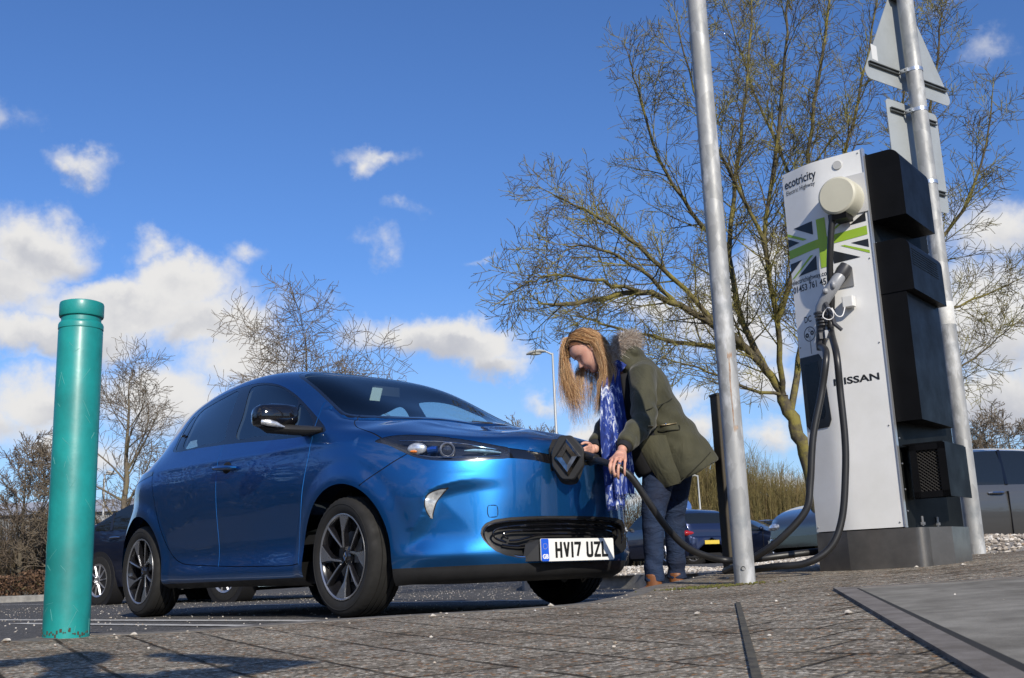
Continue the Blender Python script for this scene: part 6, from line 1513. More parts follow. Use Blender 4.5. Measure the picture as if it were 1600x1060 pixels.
# ---------------------------------------------------------------- parked cars
def simple_car(name, label, kind, paint, loc, rz, plate_txt=None, plate_rear=None):
    """profiles run nose (x=+L/2) to tail; kinds: saloon, suv, hatch, estate"""
    K = dict(saloon=dict(rw=(-.97, -1.72), L=4.9, W=1.86, H=1.44, wb=2.9, wr=.34, hood=(1.0, .78), pts=[(2.42, .55), (2.38, .72), (1.95, .86), (1.15, .97), (.35, 1.36), (-.15, 1.44), (-.9, 1.40), (-1.75, 1.10), (-2.3, 1.02), (-2.45, .85)], win=[(1.02, .96), (.38, 1.30), (-.15, 1.37), (-.9, 1.33), (-1.55, 1.10), (-1.60, 1.03)]),
             suv=dict(rw=(-1.96, -2.18), L=4.5, W=1.84, H=1.68, wb=2.65, wr=.36, pts=[(2.22, .6), (2.18, .85), (1.75, 1.02), (1.05, 1.12), (.45, 1.55), (-.1, 1.68), (-1.3, 1.66), (-1.95, 1.50), (-2.2, 1.10), (-2.25, .8)], win=[(.98, 1.12), (.42, 1.50), (-.1, 1.60), (-1.3, 1.57), (-1.72, 1.45), (-1.88, 1.16)]),
             hatch=dict(rw=(-1.72, -1.95), L=4.1, W=1.75, H=1.48, wb=2.55, wr=.31, pts=[(2.03, .5), (1.98, .72), (1.6, .88), (1.0, 1.0), (.35, 1.38), (-.2, 1.48), (-1.2, 1.45), (-1.75, 1.30), (-1.98, .95), (-2.05, .65)], win=[(.92, 1.0), (.35, 1.33), (-.2, 1.41), (-1.15, 1.37), (-1.5, 1.25), (-1.62, 1.02)]))[kind]
    o = empty(name, loc, rz, label=label, cat='car', group='parked cars'); L, W = K['L'], K['W']; top = np.array(catmull(K['pts'], 5))[:, :2]; win = K['win']
    belt = lambda x: np.interp(x, [win[-1][0], win[0][0]], [win[-1][1], win[0][1]]); roof = lambda x: np.interp(-x, -top[:, 0], top[:, 1])
    xs = np.unique(np.concatenate([top[:, 0], [-L/2, L/2]]))[::-1]; rows = []
    wbx = (K['wb']/2+.05, -K['wb']/2+.05)
    for x in xs:
        e = abs(x)/(L/2); w = W/2*(1-.20*max(0, (e-.72)/.28)**2.2); zt = roof(x); b = min(zt-.07, belt(x)); zl = .24 if abs(x) < L/2-.1 else .34
        ph = zt-b; wr = w-.03-.34*min(ph, .5)*.75
        rows.append([(x, w*.93, zl), (x, w*.985, zl+.14), (x, w, .55*b+.45*zl), (x, w*.99, b*.88), (x, w*.955, b), (x, (w*.955+wr)/2+.01, (b+zt)/2), (x, wr, b+(zt-b)*.88), (x, wr*.80, b+(zt-b)*.975), (x, 0, zt)])
    for sg_, src in ((1, rows[0]), (-1, rows[-1])):
        cz_ = .5*(src[0][2]+src[-1][2])
        for dx_, sc_ in ((.05, .93), (.075, .80)):
            r2 = [(x_+sg_*dx_, w_*sc_, cz_+(z_-cz_)*sc_) for x_, w_, z_ in src]
            if sg_ > 0: rows.insert(0, r2)
            else: rows.append(r2)
    Rw = np.array(rows); n, m_ = Rw.shape[:2]; V, F, fm = [], [], []
    sgn = (-1, 1); V = np.concatenate([Rw.reshape(-1, 3)*[1, -1, 1], Rw.reshape(-1, 3)])
    def arch(c): return any((c[0]-a)**2+(c[2]-K['wr'])**2 < (K['wr']+.055)**2 for a in wbx) and c[2] < .8
    side_f, glass_f = [], {('side_window', 0): [], ('side_window', 1): [], ('windscreen', 0): [], ('rear_window', 0): []}
    winp = catmull([(a, b) for a, b in win], 4, closed=True); winp = np.array(winp)
    for i in range(n-1):
        for j in range(m_-1):
            for s_ in (0, 1):
                q = [s_*n*m_+a*m_+b for a, b in ((i, j), (i+1, j), (i+1, j+1), (i, j+1))]; q = q if s_ else q[::-1]
                c = V[q].mean(0)
                ph = roof(c[0])-belt(c[0])
                if j in (4, 5) and ph > .10 and win[-1][0] < c[0] < win[0][0]: glass_f['side_window', s_].append(q)
                elif j in (6, 7) and ((.1 < c[0]-top[np.argmax(top[:, 1]), 0] and c[0] < K['pts'][3][0]-.02)): glass_f['windscreen', 0].append(q)
                elif j in (6, 7) and (K['rw'][1] < c[0] < K['rw'][0]) : glass_f['rear_window', 0].append(q)
                else: side_f.append(q)
    # ends
    for i in (0, n-1):
        for s_ in (0, 1): side_f.append([s_*n*m_+i*m_+b for b in (range(m_) if (i == 0) == bool(s_) else reversed(range(m_)))])
    def subm(nm, F, mt, par=o, au=38):
        ids = sorted({i for f in F for i in f}); mp = {a: b for b, a in enumerate(ids)}; return mesh_obj(nm, V[ids], [[mp[i] for i in f] for f in F], mt, par, True, autosmooth=au)
    bd = subm('body', side_f, paint); [subm(k_[0], F_, CARGL) for k_, F_ in glass_f.items() if F_]
    for s_ in (-1, 1):
        for t in (.42, .8):
            mb = MB()      # pillars
            x = win[0][0]+(win[-1][0]-win[0][0])*(.45 if t == 0 else t+.06 if t < .5 else .84); b, r_ = belt(x), roof(x)
            w = W/2; wr = w-.03-.34*min(r_-b, .5)*.75; mb.tube([(x, s_*w*.962, b), (x-.04, s_*(wr+.012), r_-.05)], .022, 4); mb.build('pillar', CM['gloss'], o)
    for a in wbx:
        for s_ in (-1, 1):
            wh = empty('wheel', (a, s_*(W/2-.11), K['wr'])); wh.parent = o; r_ = K['wr']; mt = Matrix.Rotation(R(90), 3, 'X')
            mb = MB(); mb.lathe([(r_+.06, -.115*1), (r_+.06, .115)], 28, mtx=mt); mb.build('arch_liner', CM['gap'], wh)
            mb = MB(); mb.lathe([(r_*.66, -.12), (r_*.80, -.128), (r_*.96, -.12), (r_, -.09), (r_, .09), (r_*.96, .12), (r_*.8, .128), (r_*.66, .12)], 32, mtx=mt, cap=False); mb.build('tyre', CM['rubber'], wh)
            mb = MB(); yy = s_*.105
            mb.lathe([(r_*.60, .0), (r_*.68, .012*-s_), (r_*.68, .0)], 28, c=(0, yy+s_*.012, 0), mtx=mt, cap=False)
            for k in range(10):
                an = 2*math.pi*k/10; mb.tube([(.04*math.cos(an), yy+s_*.01, .04*math.sin(an)), (r_*.62*math.cos(an+.08), yy+s_*.012, r_*.62*math.sin(an+.08))], [.022, .016], 4, flat=.5)
            mb.lathe([(0, 0), (.06, 0), (.06, .02)], 12, c=(0, yy+s_*.016, 0), mtx=mt, cap=False); mb.build('rim', RIMS, wh)
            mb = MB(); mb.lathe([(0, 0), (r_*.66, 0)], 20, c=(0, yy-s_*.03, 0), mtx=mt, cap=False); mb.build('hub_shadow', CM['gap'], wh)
    for s_ in (-1, 1):
        mb = MB(); x = -L/2+.12; z = K['pts'][-1][1]+.10; mb.ell((x-.0, s_*(W/2-.24), z), (.13, .24, .10), 12, 8); mb.build('tail_light', CM['redlens'], o)
    for s_ in (-1, 1):
        mb = MB(); mb.ell((L/2-.16, s_*(W/2-.27), K['pts'][0][1]+.13), (.17, .20, .07), 12, 8); mb.build('headlight', CM['drl'], o)
    mb = MB(); mb.bbox((L/2+.045, 0, K['pts'][0][1]-.06), (.09, 1.0, .13), r=.03, axis='z'); mb.build('grille', CM['gloss'], o, smooth=False)
    for s_ in (-1, 1):
        xm = win[0][0]-.02; mb = MB(); mb.ell((xm, s_*(W/2+.10), belt(xm)+.08), (.075, .11, .065), 12, 8); mb.tube([(xm, s_*(W/2-.08), belt(xm)+.0), (xm, s_*(W/2+.06), belt(xm)+.05)], .02, 6); mb.build('wing_mirror', MIRC if s_ > 0 else paint, o)
    for s_ in (-1, 1):
        for t in (.42, .80):
            x = win[0][0]+(win[-1][0]-win[0][0])*t+.06; mb = MB(); mb.tube([(x-.12, s_*(W/2*.995), belt(x)*.90), (x-.09, s_*(W/2*1.0+.025), belt(x)*.90+.004), (x+.07, s_*(W/2*1.0+.025), belt(x)*.90+.004), (x+.10, s_*(W/2*.995), belt(x)*.90)], .014, 6); mb.build('handle', CM['chrome'] if kind != 'suv' else paint, o)
    for s_ in (-1, 1):
        for xx in (win[0][0]-.02, win[0][0]+(win[-1][0]-win[0][0])*.47):
            mb = MB(); mb.box((xx, s_*(W/2*.985), .62), (.008, .05, .62)); mb.build('door_gap', CM['gap'], o)
    mb = MB(); mb.box((0, 0, .25), (L*.92, W*.84, .13)); mb.build('underbody', CM['gap'], o, smooth=False)
    if plate_rear: 
        mb = MB(); mb.box((-L/2-.085, 0, .62), (.012, .52, .112)); mb.build('number_plate', mat('yellow_plate', (.62, .46, .06), .4), o, smooth=False)
    if plate_txt:
        mb = MB(); mb.box((L/2+.09, 0, .48), (.012, .52, .112)); mb.build('number_plate', mat('white_plate', (.7, .7, .7), .4), o, smooth=False)
    return o
CARGL = mat('dark_car_glass', (.010, .013, .016), .04, spec=.5); RIMS = mat('silver_alloy', (.5, .5, .52), .3, .85); MIRC = mat('pale_mirror_cap', (.55, .56, .57), .2, coat=1)
def pnt(nm, c, met=.6): return mat(nm, c, .32, met, coat=1, coatr=.02)
def gr(x, y): return float(zr(np.array([x]), np.array([y]))[0])
def park(name, label, kind, paint, px, D, rz, **k):
    p = W2(px, 880, D); return simple_car(name, label, kind, paint, (p.x, p.y, gr(p.x, p.y)), R(rz), **k)
# dark saloon half hidden behind the hatchback's tail: wheels seen at 162 and 367
a, b = Vector((-5.9649, 15.6000, 0.4096)), Vector((-3.5788, 13.7000, 0.3162)); c = (a+b)/2; ang_ = math.atan2(b.y-a.y, b.x-a.x)
nx = Vector((-math.sin(ang_), math.cos(ang_), 0))
simple_car('parked_saloon', 'dark blue saloon parked behind the bright blue car, its tail by the bollard', 'saloon', pnt('dark_navy_paint', (.010, .016, .045)), (c.x+nx.x*.80, c.y+nx.y*.80, gr(c.x, c.y)), ang_)
park('parked_suv', 'dark blue SUV with red tail lights parked behind the woman\'s legs', 'suv', pnt('deep_blue_paint', (.012, .02, .06)), 1046, 34.5, 116, plate_rear=True)
park('parked_estate', 'dark blue car with a pale windscreen glare between the SUV and the galvanized pole', 'saloon', pnt('midnight_paint', (.010, .016, .040)), 1165, 36, -32, plate_txt='x')
park('parked_hatchback', 'silver blue hatchback parked left of the leaning tree trunk', 'hatch', pnt('silver_blue_paint', (.20, .25, .34)), 1226, 39, -30)
park('parked_car', 'blue grey car beside the silver blue hatchback, behind the lower trunk', 'saloon', pnt('slate_blue_paint', (.04, .08, .16)), 1318, 40, 205)
park('parked_hatchback', 'small mid blue hatchback in the far row, left of the silver blue one', 'hatch', pnt('mid_blue_paint', (.02, .06, .20)), 1196, 44, -35)
park('white_car', 'white car roof just visible above the dark parked cars', 'suv', pnt('white_car_paint', (.6, .6, .6), 0.), 1130, 43, -20)
park('parked_car', 'grey car with chrome door handles cut off by the right edge of the picture', 'hatch', pnt('warm_grey_paint', (.085, .083, .080), .5), 1478, 13.6, 200)

# tree belt to the left and behind the camera (seen only in reflections)
def bank(pts, H):  # solid ridge added inside the belt so the car's side reflects darker
    P = np.array(pts, float); L = np.hypot(*np.diff(P, axis=0).T); c = np.concatenate([[0], np.cumsum(L)]); u = np.linspace(0, c[-1], 140); x = np.interp(u, c, P[:, 0]); y = np.interp(u, c, P[:, 1]); V = []
    for i in range(len(u)):
        t = np.array([x[min(i+1, 139)]-x[max(i-1, 0)], y[min(i+1, 139)]-y[max(i-1, 0)]]); t /= np.linalg.norm(t); nn = np.array([-t[1], t[0]]); h = H*(.8+.12*math.sin(u[i]*.35)+.10*math.sin(u[i]*1.7)+.06*math.sin(u[i]*4.1))
        for w, z in ((-1.6, 0), (-1.2, h*.6), (-.4, h), (.4, h*.97), (1.2, h*.55), (1.6, 0)): V.append((x[i]+nn[0]*w+.2*math.sin(u[i]*2.3+z), y[i]+nn[1]*w, z))
    F = [(i*6+j, i*6+j+1, (i+1)*6+j+1, (i+1)*6+j) for i in range(139) for j in range(5)]
    return tag(mesh_obj('belt_backing', V, F, earth_mat('dark_belt_backing', (.035, .03, .016), (.012, .012, .008), 1.5)), 'unseen dark backing added inside the tree belt to close sky gaps in reflections', 'backing', kind='stuff')
belt_m = stone_mat('belt_twigs', [(0, (.035, .028, .018)), (.5, (.075, .06, .035)), (1, (.10, .095, .04))], .9)
def belt(name, pts, H, n, label, seed):
    bank(pts, H*.62)
    rr = np.random.default_rng(seed); P = np.array(pts, float); L = np.hypot(*np.diff(P, axis=0).T); c = np.concatenate([[0], np.cumsum(L)]); u = rr.uniform(0, c[-1], n)
    x = np.interp(u, c, P[:, 0])+rr.normal(0, 1.3, n); y = np.interp(u, c, P[:, 1])+rr.normal(0, 1.3, n); z = rr.uniform(0, 1, n)**.9*H*(.72+.16*np.sin(u*.35)+.12*np.sin(u*1.1+seed)); s_ = rr.uniform(.10, .30, n)
    Q = np.column_stack([x, y, z]); a = rr.normal(0, 1, (n, 3)); a[:, 2] *= 2.2; a /= np.linalg.norm(a, axis=1, keepdims=True); b = np.cross(a, rr.normal(0, 1, (n, 3))); b /= np.linalg.norm(b, axis=1, keepdims=True)
    V = np.stack([Q-a*s_[:, None], Q+b*s_[:, None]*.3, Q+a*s_[:, None], Q-b*s_[:, None]*.3], 1)
    o = mesh_obj(name, V.reshape(-1, 3), np.arange(n*4).reshape(n, 4), belt_m, smooth=False); return tag(o, label, 'tree belt', kind='stuff')
belt('tree_belt', [(-24, 24), (-27, 8), (-25, -8), (-18, -22)], 8.5, 26000, 'dark belt of trees along the left side of the car park, outside the picture', 7)
belt('tree_belt', [(-16, -26), (0, -34), (22, -36), (40, -22), (46, 0), (44, 22)], 6.0, 22000, 'belt of trees behind the camera and to its right, outside the picture', 8)
# ---------------------------------------------------------------- the woman
def remeshed(name, mb, voxel, smooth_it, m, parent=None, dec=None):
    o = mb.build(name+'_src', m, None)
    r = o.modifiers.new('r', 'REMESH'); r.mode = 'VOXEL'; r.voxel_size = voxel; r.use_smooth_shade = True
    if smooth_it: s = o.modifiers.new('s', 'SMOOTH'); s.iterations = smooth_it; s.factor = .5
    if dec: d = o.modifiers.new('d', 'DECIMATE'); d.ratio = dec
    dg = bpy.context.evaluated_depsgraph_get(); me = bpy.data.meshes.new_from_object(o.evaluated_get(dg)); bpy.data.objects.remove(o)
    me.materials.clear(); me.materials.append(m); me.name = name
    me.polygons.foreach_set('use_smooth', [True]*len(me.polygons))
    p = bpy.data.objects.new(name, me); C.objects.link(p)
    if parent: p.parent = parent
    return p
def make_person():  # joint and clothing points baked from image pixels at chosen depths
    V = Vector
    SK = mat('skin', (.60, .345, .26), .5, col2=(.50, .25, .185), vscale=11, bump=.1, bscale=260, bdist=.0005, sub=.12)
    hc = Vector((0.4173, 5.8500, 1.3823))                                   # centre of the head
    up = V((-.71, -.02, .70)).normalized(); fw = V((-.70, -.10, -.71)); fw = (fw-up*fw.dot(up)).normalized(); lf = up.cross(fw).normalized()
    if lf.y > 0: lf = -lf
    HM = Matrix((lf, fw, up)).transposed()                     # local x = her left (towards the camera), y = face, z = crown
    def H(x, y, z): return hc+HM @ V((x, y, z))
    mb = MB()
    def caps(pts, rs, n=14, flat=None):
        mb.tube(pts, rs, n, flat=flat)
        mb.ell(tuple(pts[0]), (rs[0],)*3, 12, 8); mb.ell(tuple(pts[-1]), (rs[-1],)*3, 12, 8)
    # head: slices from chin to crown, with the features pushed out of them
    Zs = np.array([-.119, -.112, -.102, -.09, -.075, -.06, -.045, -.03, -.01, .01, .03, .05, .07, .09, .105, .114, .119])
    Ff = np.interp(Zs, [-.119, -.112, -.100, -.09, -.08, -.068, -.05, -.03, 0, .02, .05, .08, .105, .119], [.040, .062, .074, .074, .069, .074, .079, .080, .076, .084, .085, .068, .030, -.008])
    Bk = np.interp(Zs, [-.119, -.10, -.07, -.03, .02, .06, .09, .11, .119], [.025, -.002, -.040, -.080, -.101, -.096, -.074, -.042, -.014])
    Wd = np.interp(Zs, [-.119, -.110, -.095, -.07, -.03, 0, .03, .06, .09, .11, .119], [.010, .026, .040, .053, .063, .069, .073, .070, .053, .026, .006])
    zz = np.linspace(-.1185, .1185, 90); f_, b_, w_ = (_spl(Zs, q[:, None], zz)[:, 0] for q in (Ff, Bk, Wd)); ph = np.linspace(0, 2*np.pi, 96, endpoint=False); HV = []
    for z, f1, b1, w1 in zip(zz, f_, b_, w_):
        sn, cs = np.sin(ph), np.cos(ph); x = w1*np.sign(sn)*np.abs(sn)**.92; y = (f1+b1)/2+(f1-b1)/2*np.sign(cs)*np.abs(cs)**.88; ax_ = np.abs(x); fr_ = np.clip(cs, 0, 1)**.5
        nose = np.interp(z, [-.046, -.040, -.033, -.02, .0, .012], [0, .55, 1, .68, .22, 0]); wd_ = np.interp(z, [-.04, 0], [.0105, .0075])
        dy = .027*nose*np.exp(-(x/wd_)**2)+.009*np.exp(-((ax_-.011)/.006)**2-((z+.035)/.006)**2)-.012*np.exp(-((ax_-.030)/.015)**2-((z-.004)/.012)**2)+.0065*np.exp(-((ax_-.031)/.011)**2-((z+.0)/.0075)**2)
        dy += .006*np.exp(-((ax_-.036)/.020)**2-((z+.036)/.020)**2)+.0065*np.exp(-(x/.020)**2-((z+.0545)/.0048)**2)+.0070*np.exp(-(x/.017)**2-((z+.0665)/.0052)**2)-.006*np.exp(-(x/.022)**2-((z+.0605)/.0022)**2)-.004*np.exp(-(x/.02)**2-((z+.077)/.005)**2)+.003*np.exp(-(ax_/.05)**2-((z-.022)/.008)**2)
        for xx, yy in zip(x, y+dy*fr_): HV.append(H(xx, yy, z))
    n_ = 96; mb.add(HV, [(i*n_+j, i*n_+(j+1) % n_, (i+1)*n_+(j+1) % n_, (i+1)*n_+j) for i in range(89) for j in range(n_)]+[tuple(range(n_)), tuple(89*n_+j for j in range(n_))])
    for s in (-1, 1): mb.ell(H(s*.071, -.012, -.010), (.006, .016, .026), 12, 8, mtx=HM); mb.ell(H(s*.075, -.018, .004), (.005, .010, .012), 10, 6, mtx=HM)
    # neck and trunk
    nb = Vector((0.5971, 5.9200, 1.3050)); ch_ = Vector((0.7046, 5.9500, 1.1382)); pv = Vector((0.8541, 6.0000, 0.8215))
    caps([H(0, -.020, -.045), H(0, -.045, -.10), nb], [.050, .050, .062]); caps([nb+V((.03, 0, -.03)), ch_, Vector((0.7960, 5.9700, 0.9674)), pv], [.09, .125, .12, .135])
    # arms
    LS, LE, LW = Vector((0.7029, 5.7600, 1.2127)), Vector((0.6625, 5.5800, 0.9494)), Vector((0.5285, 5.3700, 0.7729)); RS, RE, RW = Vector((0.6284, 6.1200, 1.2822)), Vector((0.5305, 5.9800, 1.0084)), Vector((0.4151, 5.7000, 0.8188))
    for a, b, c in ((LS, LE, LW), (RS, RE, RW)): caps([a, a.lerp(b, .5), b], [.052, .046, .040]); caps([b, b.lerp(c, .35), c.lerp(b, .12), c], [.041, .040, .027, .0245])
    # near hand over the cable
    def finger(P, r0=.0088):
        mb.tube(catmull(P, 3), [r0*(1-.22*i/(3*(len(P)-1))) for i in range(3*(len(P)-1)+1)], 10); mb.ell(tuple(P[-1]), (r0*.80,)*3, 8, 6)
    kn = [Vector((0.4646, 5.2620, 0.7113)), Vector((0.4842, 5.2500, 0.7155)), Vector((0.5057, 5.2480, 0.7113)), Vector((0.5285, 5.2620, 0.7040))]
    md = [Vector((0.4499, 5.2360, 0.6827)), Vector((0.4675, 5.2280, 0.6750)), Vector((0.4905, 5.2280, 0.6694)), Vector((0.5226, 5.2400, 0.6677))]
    tp = [Vector((0.4530, 5.2440, 0.6553)), Vector((0.4701, 5.2360, 0.6399)), Vector((0.4882, 5.2360, 0.6299)), Vector((0.5209, 5.2460, 0.6419))]
    tt = [Vector((0.4577, 5.2620, 0.6475)), Vector((0.4750, 5.2560, 0.6307)), Vector((0.4912, 5.2560, 0.6207)), Vector((0.5234, 5.2640, 0.6342))]
    for i, k in enumerate(kn):
        w = LW.lerp(k, .25)+V(((i-1.5)*.005, 0, 0)); mb.tube([w, k], [.012, .0105], 10); finger([k, md[i], tp[i], tt[i]], (.0083, .0088, .0086, .0076)[i])
    mb.tube([LW.lerp(kn[1], .15), (kn[1]+kn[2])/2], [.024, .030], 12, flat=.5); mb.ell(tuple(LW.lerp((kn[1]+kn[2])/2, .6)), (.028, .014, .024), 14, 8)
    finger([LW+V((-.012, .0, -.018)), Vector((0.4718, 5.3000, 0.7260)), Vector((0.4554, 5.3050, 0.7083)), Vector((0.4505, 5.3000, 0.6859))], .0098)
    # far hand round the plug
    pk = [Vector((0.3819, 5.6000, 0.8220)), Vector((0.3751, 5.5850, 0.8071)), Vector((0.3706, 5.5800, 0.7917)), Vector((0.3718, 5.5850, 0.7772))]
    for i, k in enumerate(pk):
        mb.tube([RW.lerp(k, .3), k], [.012, .0105], 10); e = W2(914.5-.3*i, 700+4.2*i, 5.545); f = W2(910.5+.3*i, 703+4.3*i, 5.55); finger([k, e, f, W2(909.5, 705+4.4*i, 5.565)], .0084)
    mb.ell(tuple(RW.lerp(pk[1], .6)), (.026, .018, .028), 14, 8); finger([RW+V((-.02, 0, .02)), Vector((0.3834, 5.6100, 0.8383)), Vector((0.3596, 5.6000, 0.8430)), Vector((0.3419, 5.5900, 0.8358))], .0098)
    # legs
    A = [Vector((0.7918, 5.9000, 0.7775)), Vector((0.7174, 5.8400, 0.4577)), Vector((0.7049, 5.8400, 0.1724))]; Bq = [Vector((0.9033, 6.0600, 0.7902)), Vector((0.8680, 6.1000, 0.4725)), Vector((0.8670, 6.1400, 0.1812))]
    for h, k, a in (A, Bq): caps([h, h.lerp(k, .4), k, k.lerp(a, .35), a], [.086, .080, .056, .054, .036])
    body = remeshed('person', mb, .0033, 4, SK)
    tag(body, 'woman in a khaki parka bending over the car nose, holding the charging cable', 'person')
    P = body
    # ---- jacket
    KH = bpy.data.materials.new('khaki_cotton'); KH.use_nodes = True; g = NT(KH.node_tree); b = KH.node_tree.nodes['Principled BSDF']
    tc = g.n('ShaderNodeTexCoord').outputs['Object']; n1 = g.noise(tc, 5.5, 6, .6, .8); n2 = g.noise(g.vmath('MULTIPLY', tc, (1, 1, .45)), 9, 4, .55, 1.2)
    g.put(b.inputs['Base Color'], g.ramp(n1, [(.3, (.030, .030, .015)), (.7, (.052, .050, .025))])); b.inputs['Roughness'].default_value = .82; b.inputs['Sheen Weight'].default_value = .15
    bn = g.n('ShaderNodeBump'); bn.inputs['Strength'].default_value = .7; bn.inputs['Distance'].default_value = .022; g.put(bn.inputs['Height'], g.math('ADD', n2, g.math('MULTIPLY', g.noise(tc, 420, 2), .012))); g.L.new(bn.outputs[0], b.inputs['Normal'])
    mb = MB(); Y = V((0, 1, 0))
    def ring_loft(rings, n=40):
        """rings: (centre, along, half width across, half depth, squareness)"""
        V_ = []
        for c, ax, a, d in rings:
            ax = ax.normalized(); u = Y.cross(ax).normalized(); w = ax.cross(u).normalized()
            for j in range(n):
                t = 2*math.pi*j/n; V_.append(c+u*(a*math.cos(t))+w*(d*math.sin(t)))
        F = [(i*n+j, i*n+(j+1) % n, (i+1)*n+(j+1) % n, (i+1)*n+j) for i in range(len(rings)-1) for j in range(n)]+[tuple(range(n)), tuple((len(rings)-1)*n+j for j in range(n))]
        mb.add(V_, F)
    ax = (Vector((0.9464, 6.0000, 0.7143))-Vector((0.6608, 5.9300, 1.3301))).normalized()
    R_ = [(Vector((0.6584, 5.9300, 1.3486)), ax, .055, .075), (Vector((0.6805, 5.9300, 1.2999)), ax, .092, .150), (Vector((0.7155, 5.9300, 1.2290)), ax, .122, .205), (Vector((0.7392, 5.9400, 1.1351)), ax, .142, .205), (Vector((0.7710, 5.9600, 1.0392)), ax, .150, .200), (Vector((0.8170, 5.9800, 0.9427)), ax, .160, .205), (Vector((0.8771, 6.0000, 0.8421)), ax, .172, .225), (Vector((0.9277, 6.0000, 0.7506)), ax, .178, .240), (Vector((0.9598, 6.0000, 0.7031)), ax, .180, .245)]
    ring_loft(R_)
    mb.tube([LS+V((.015, .05, .02)), LS, LS.lerp(LE, .5)+V((.006, 0, 0)), LE+V((.012, 0, -.008)), LE.lerp(LW, .5)+V((.004, 0, -.003)), LW.lerp(LE, .12)], [.078, .080, .072, .066, .060, .050], 18)
    mb.ell(tuple(LS+V((.0, .02, .01))), (.078, .075, .07), 16, 10); mb.ell(tuple(LE+V((.010, 0, -.006))), (.066, .066, .066), 14, 10)
    mb.tube([RS, RS.lerp(RE, .5), RE, RE.lerp(RW, .5), RW.lerp(RE, .14)], [.075, .068, .062, .058, .050], 18); mb.ell(tuple(RS), (.074, .074, .07), 14, 10); mb.ell(tuple(RE), (.062, .062, .062), 14, 10)
    mb.ell(tuple(Vector((0.6629, 5.9300, 1.3631))), (.085, .12, .050), 18, 10); mb.tube([Vector((0.5727, 5.8400, 1.3122)), Vector((0.6033, 5.8200, 1.3214)), Vector((0.6304, 5.8300, 1.2862)), Vector((0.6751, 5.9000, 1.3199))], [.026, .042, .050, .048], 12)       # hood roll
    jk = remeshed('parka', mb, .0085, 9, KH, P)
    # folds: push vertices by layered waves, deeper near elbow and hem
    me = jk.data; co = np.empty(len(me.vertices)*3); me.vertices.foreach_get('co', co); co = co.reshape(-1, 3); no = np.empty(len(me.vertices)*3); me.vertices.foreach_get('normal', no); no = no.reshape(-1, 3)
    hem = R_[-1][0]; axn = np.array(ax); t = (co-np.array(hem))@axn
    d = .0045*np.sin(co[:, 2]*62+co[:, 0]*28+3*np.sin(co[:, 0]*9))*np.exp(-((co[:, 2]-LE.z)/.14)**2)+.0035*np.sin(co[:, 0]*48-co[:, 2]*22)+.006*np.sin(np.arctan2(co[:, 1]-hem.y, co[:, 0]-hem.x)*7+1)*np.clip(1+t/.25, 0, 1)
    lowp = t > -.004
    co2 = co+no*d[:, None]; me.vertices.foreach_set('co', co2.ravel()); me.update()
    ZIP = mat('brass_zip', (.42, .34, .20), .35, .9)
    def onj(px, py, D0=5.5):   # point on the jacket surface towards the camera
        o_ = V((0, 0, CAMH)); q = W2(px, py, D0); dd = (q-o_).normalized(); ok, loc, nn, _ = jk.ray_cast(o_, dd); return (loc-dd*.007) if ok else W2(px, py, 5.75)
    def seam(name, pts, r, m, per=4):
        pp = [onj(*p[:2]) for p in pts]; m_ = MB(); m_.tube(catmull(pp, per), r, 6); return m_.build(name, m, jk)
    J = {k: [onj(*p) for p in L] for k, L in JPTS.items()} if False else None
    seam('pocket_zip', ((1013, 666), (1020, 665.8), (1027, 665.3), (1034, 664.6), (1041, 664), (1048, 663), (1057, 661.5)), .0034, ZIP)
    DARKK = mat('dark_seam', (.018, .018, .010), .9)
    seam('pocket_flap_seam', ((1012, 673), (1020, 673.5), (1030, 673.5), (1040, 673), (1052, 672), (1062, 671), (1061, 664)), .0028, DARKK)
    seam('waist_seam', ((1010, 641), (1018, 638), (1026, 635), (1036, 631), (1044, 627), (1050, 623)), .0026, DARKK); seam('hem_seam', ((1062, 754), (1070, 747), (1080, 738), (1090, 728), (1100, 718), (1110, 707)), .0026, DARKK)
    for k, (x, y) in enumerate(((1039, 687), (1047, 753), (1040, 663))): m_ = MB(); m_.ell(tuple(onj(x, y)), (.0065, .004, .0065), 10, 8); m_.build('stud', CM['chrome'], jk)
    # front opening: zip edge running down to the hem corner
    e = [Vector((0.6498, 5.7700, 0.8589)), Vector((0.6743, 5.7750, 0.8033)), Vector((0.7082, 5.7800, 0.7336)), Vector((0.7462, 5.7900, 0.6679)), Vector((0.7721, 5.8000, 0.6266))]
    m_ = MB(); m_.tube(catmull(e, 4), .0032, 6); m_.build('front_zip', ZIP, jk)
    # lower front panel of the coat, hanging open
    m_ = MB(); a_ = [Vector((0.6402, 5.7650, 0.8795)), Vector((0.6737, 5.7700, 0.8027)), Vector((0.7075, 5.7750, 0.7331)), Vector((0.7453, 5.7850, 0.6640)), Vector((0.7810, 5.8000, 0.6058))]; b_ = [Vector((0.8078, 5.7750, 0.8879)), Vector((0.8221, 5.7650, 0.8169)), Vector((0.8371, 5.7600, 0.7470)), Vector((0.8608, 5.7650, 0.6849)), Vector((0.8755, 5.8000, 0.6293))]
    nn = 8; Vv = []
    for A_, B_ in zip(catmull(a_, 3), catmull(b_, 3)):
        for i in range(nn+1): t_ = i/nn; q = V(A_).lerp(V(B_), t_); q.y -= .03*math.sin(math.pi*t_); Vv.append(q)
    k = len(catmull(a_, 3)); m_.add(Vv+[v+V((.003, .008, 0)) for v in Vv], [(i*(nn+1)+j, i*(nn+1)+j+1, (i+1)*(nn+1)+j+1, (i+1)*(nn+1)+j) for i in range(k-1) for j in range(nn)]+[(k*(nn+1)+i*(nn+1)+j, k*(nn+1)+(i+1)*(nn+1)+j, k*(nn+1)+(i+1)*(nn+1)+j+1, k*(nn+1)+i*(nn+1)+j+1) for i in range(k-1) for j in range(nn)])
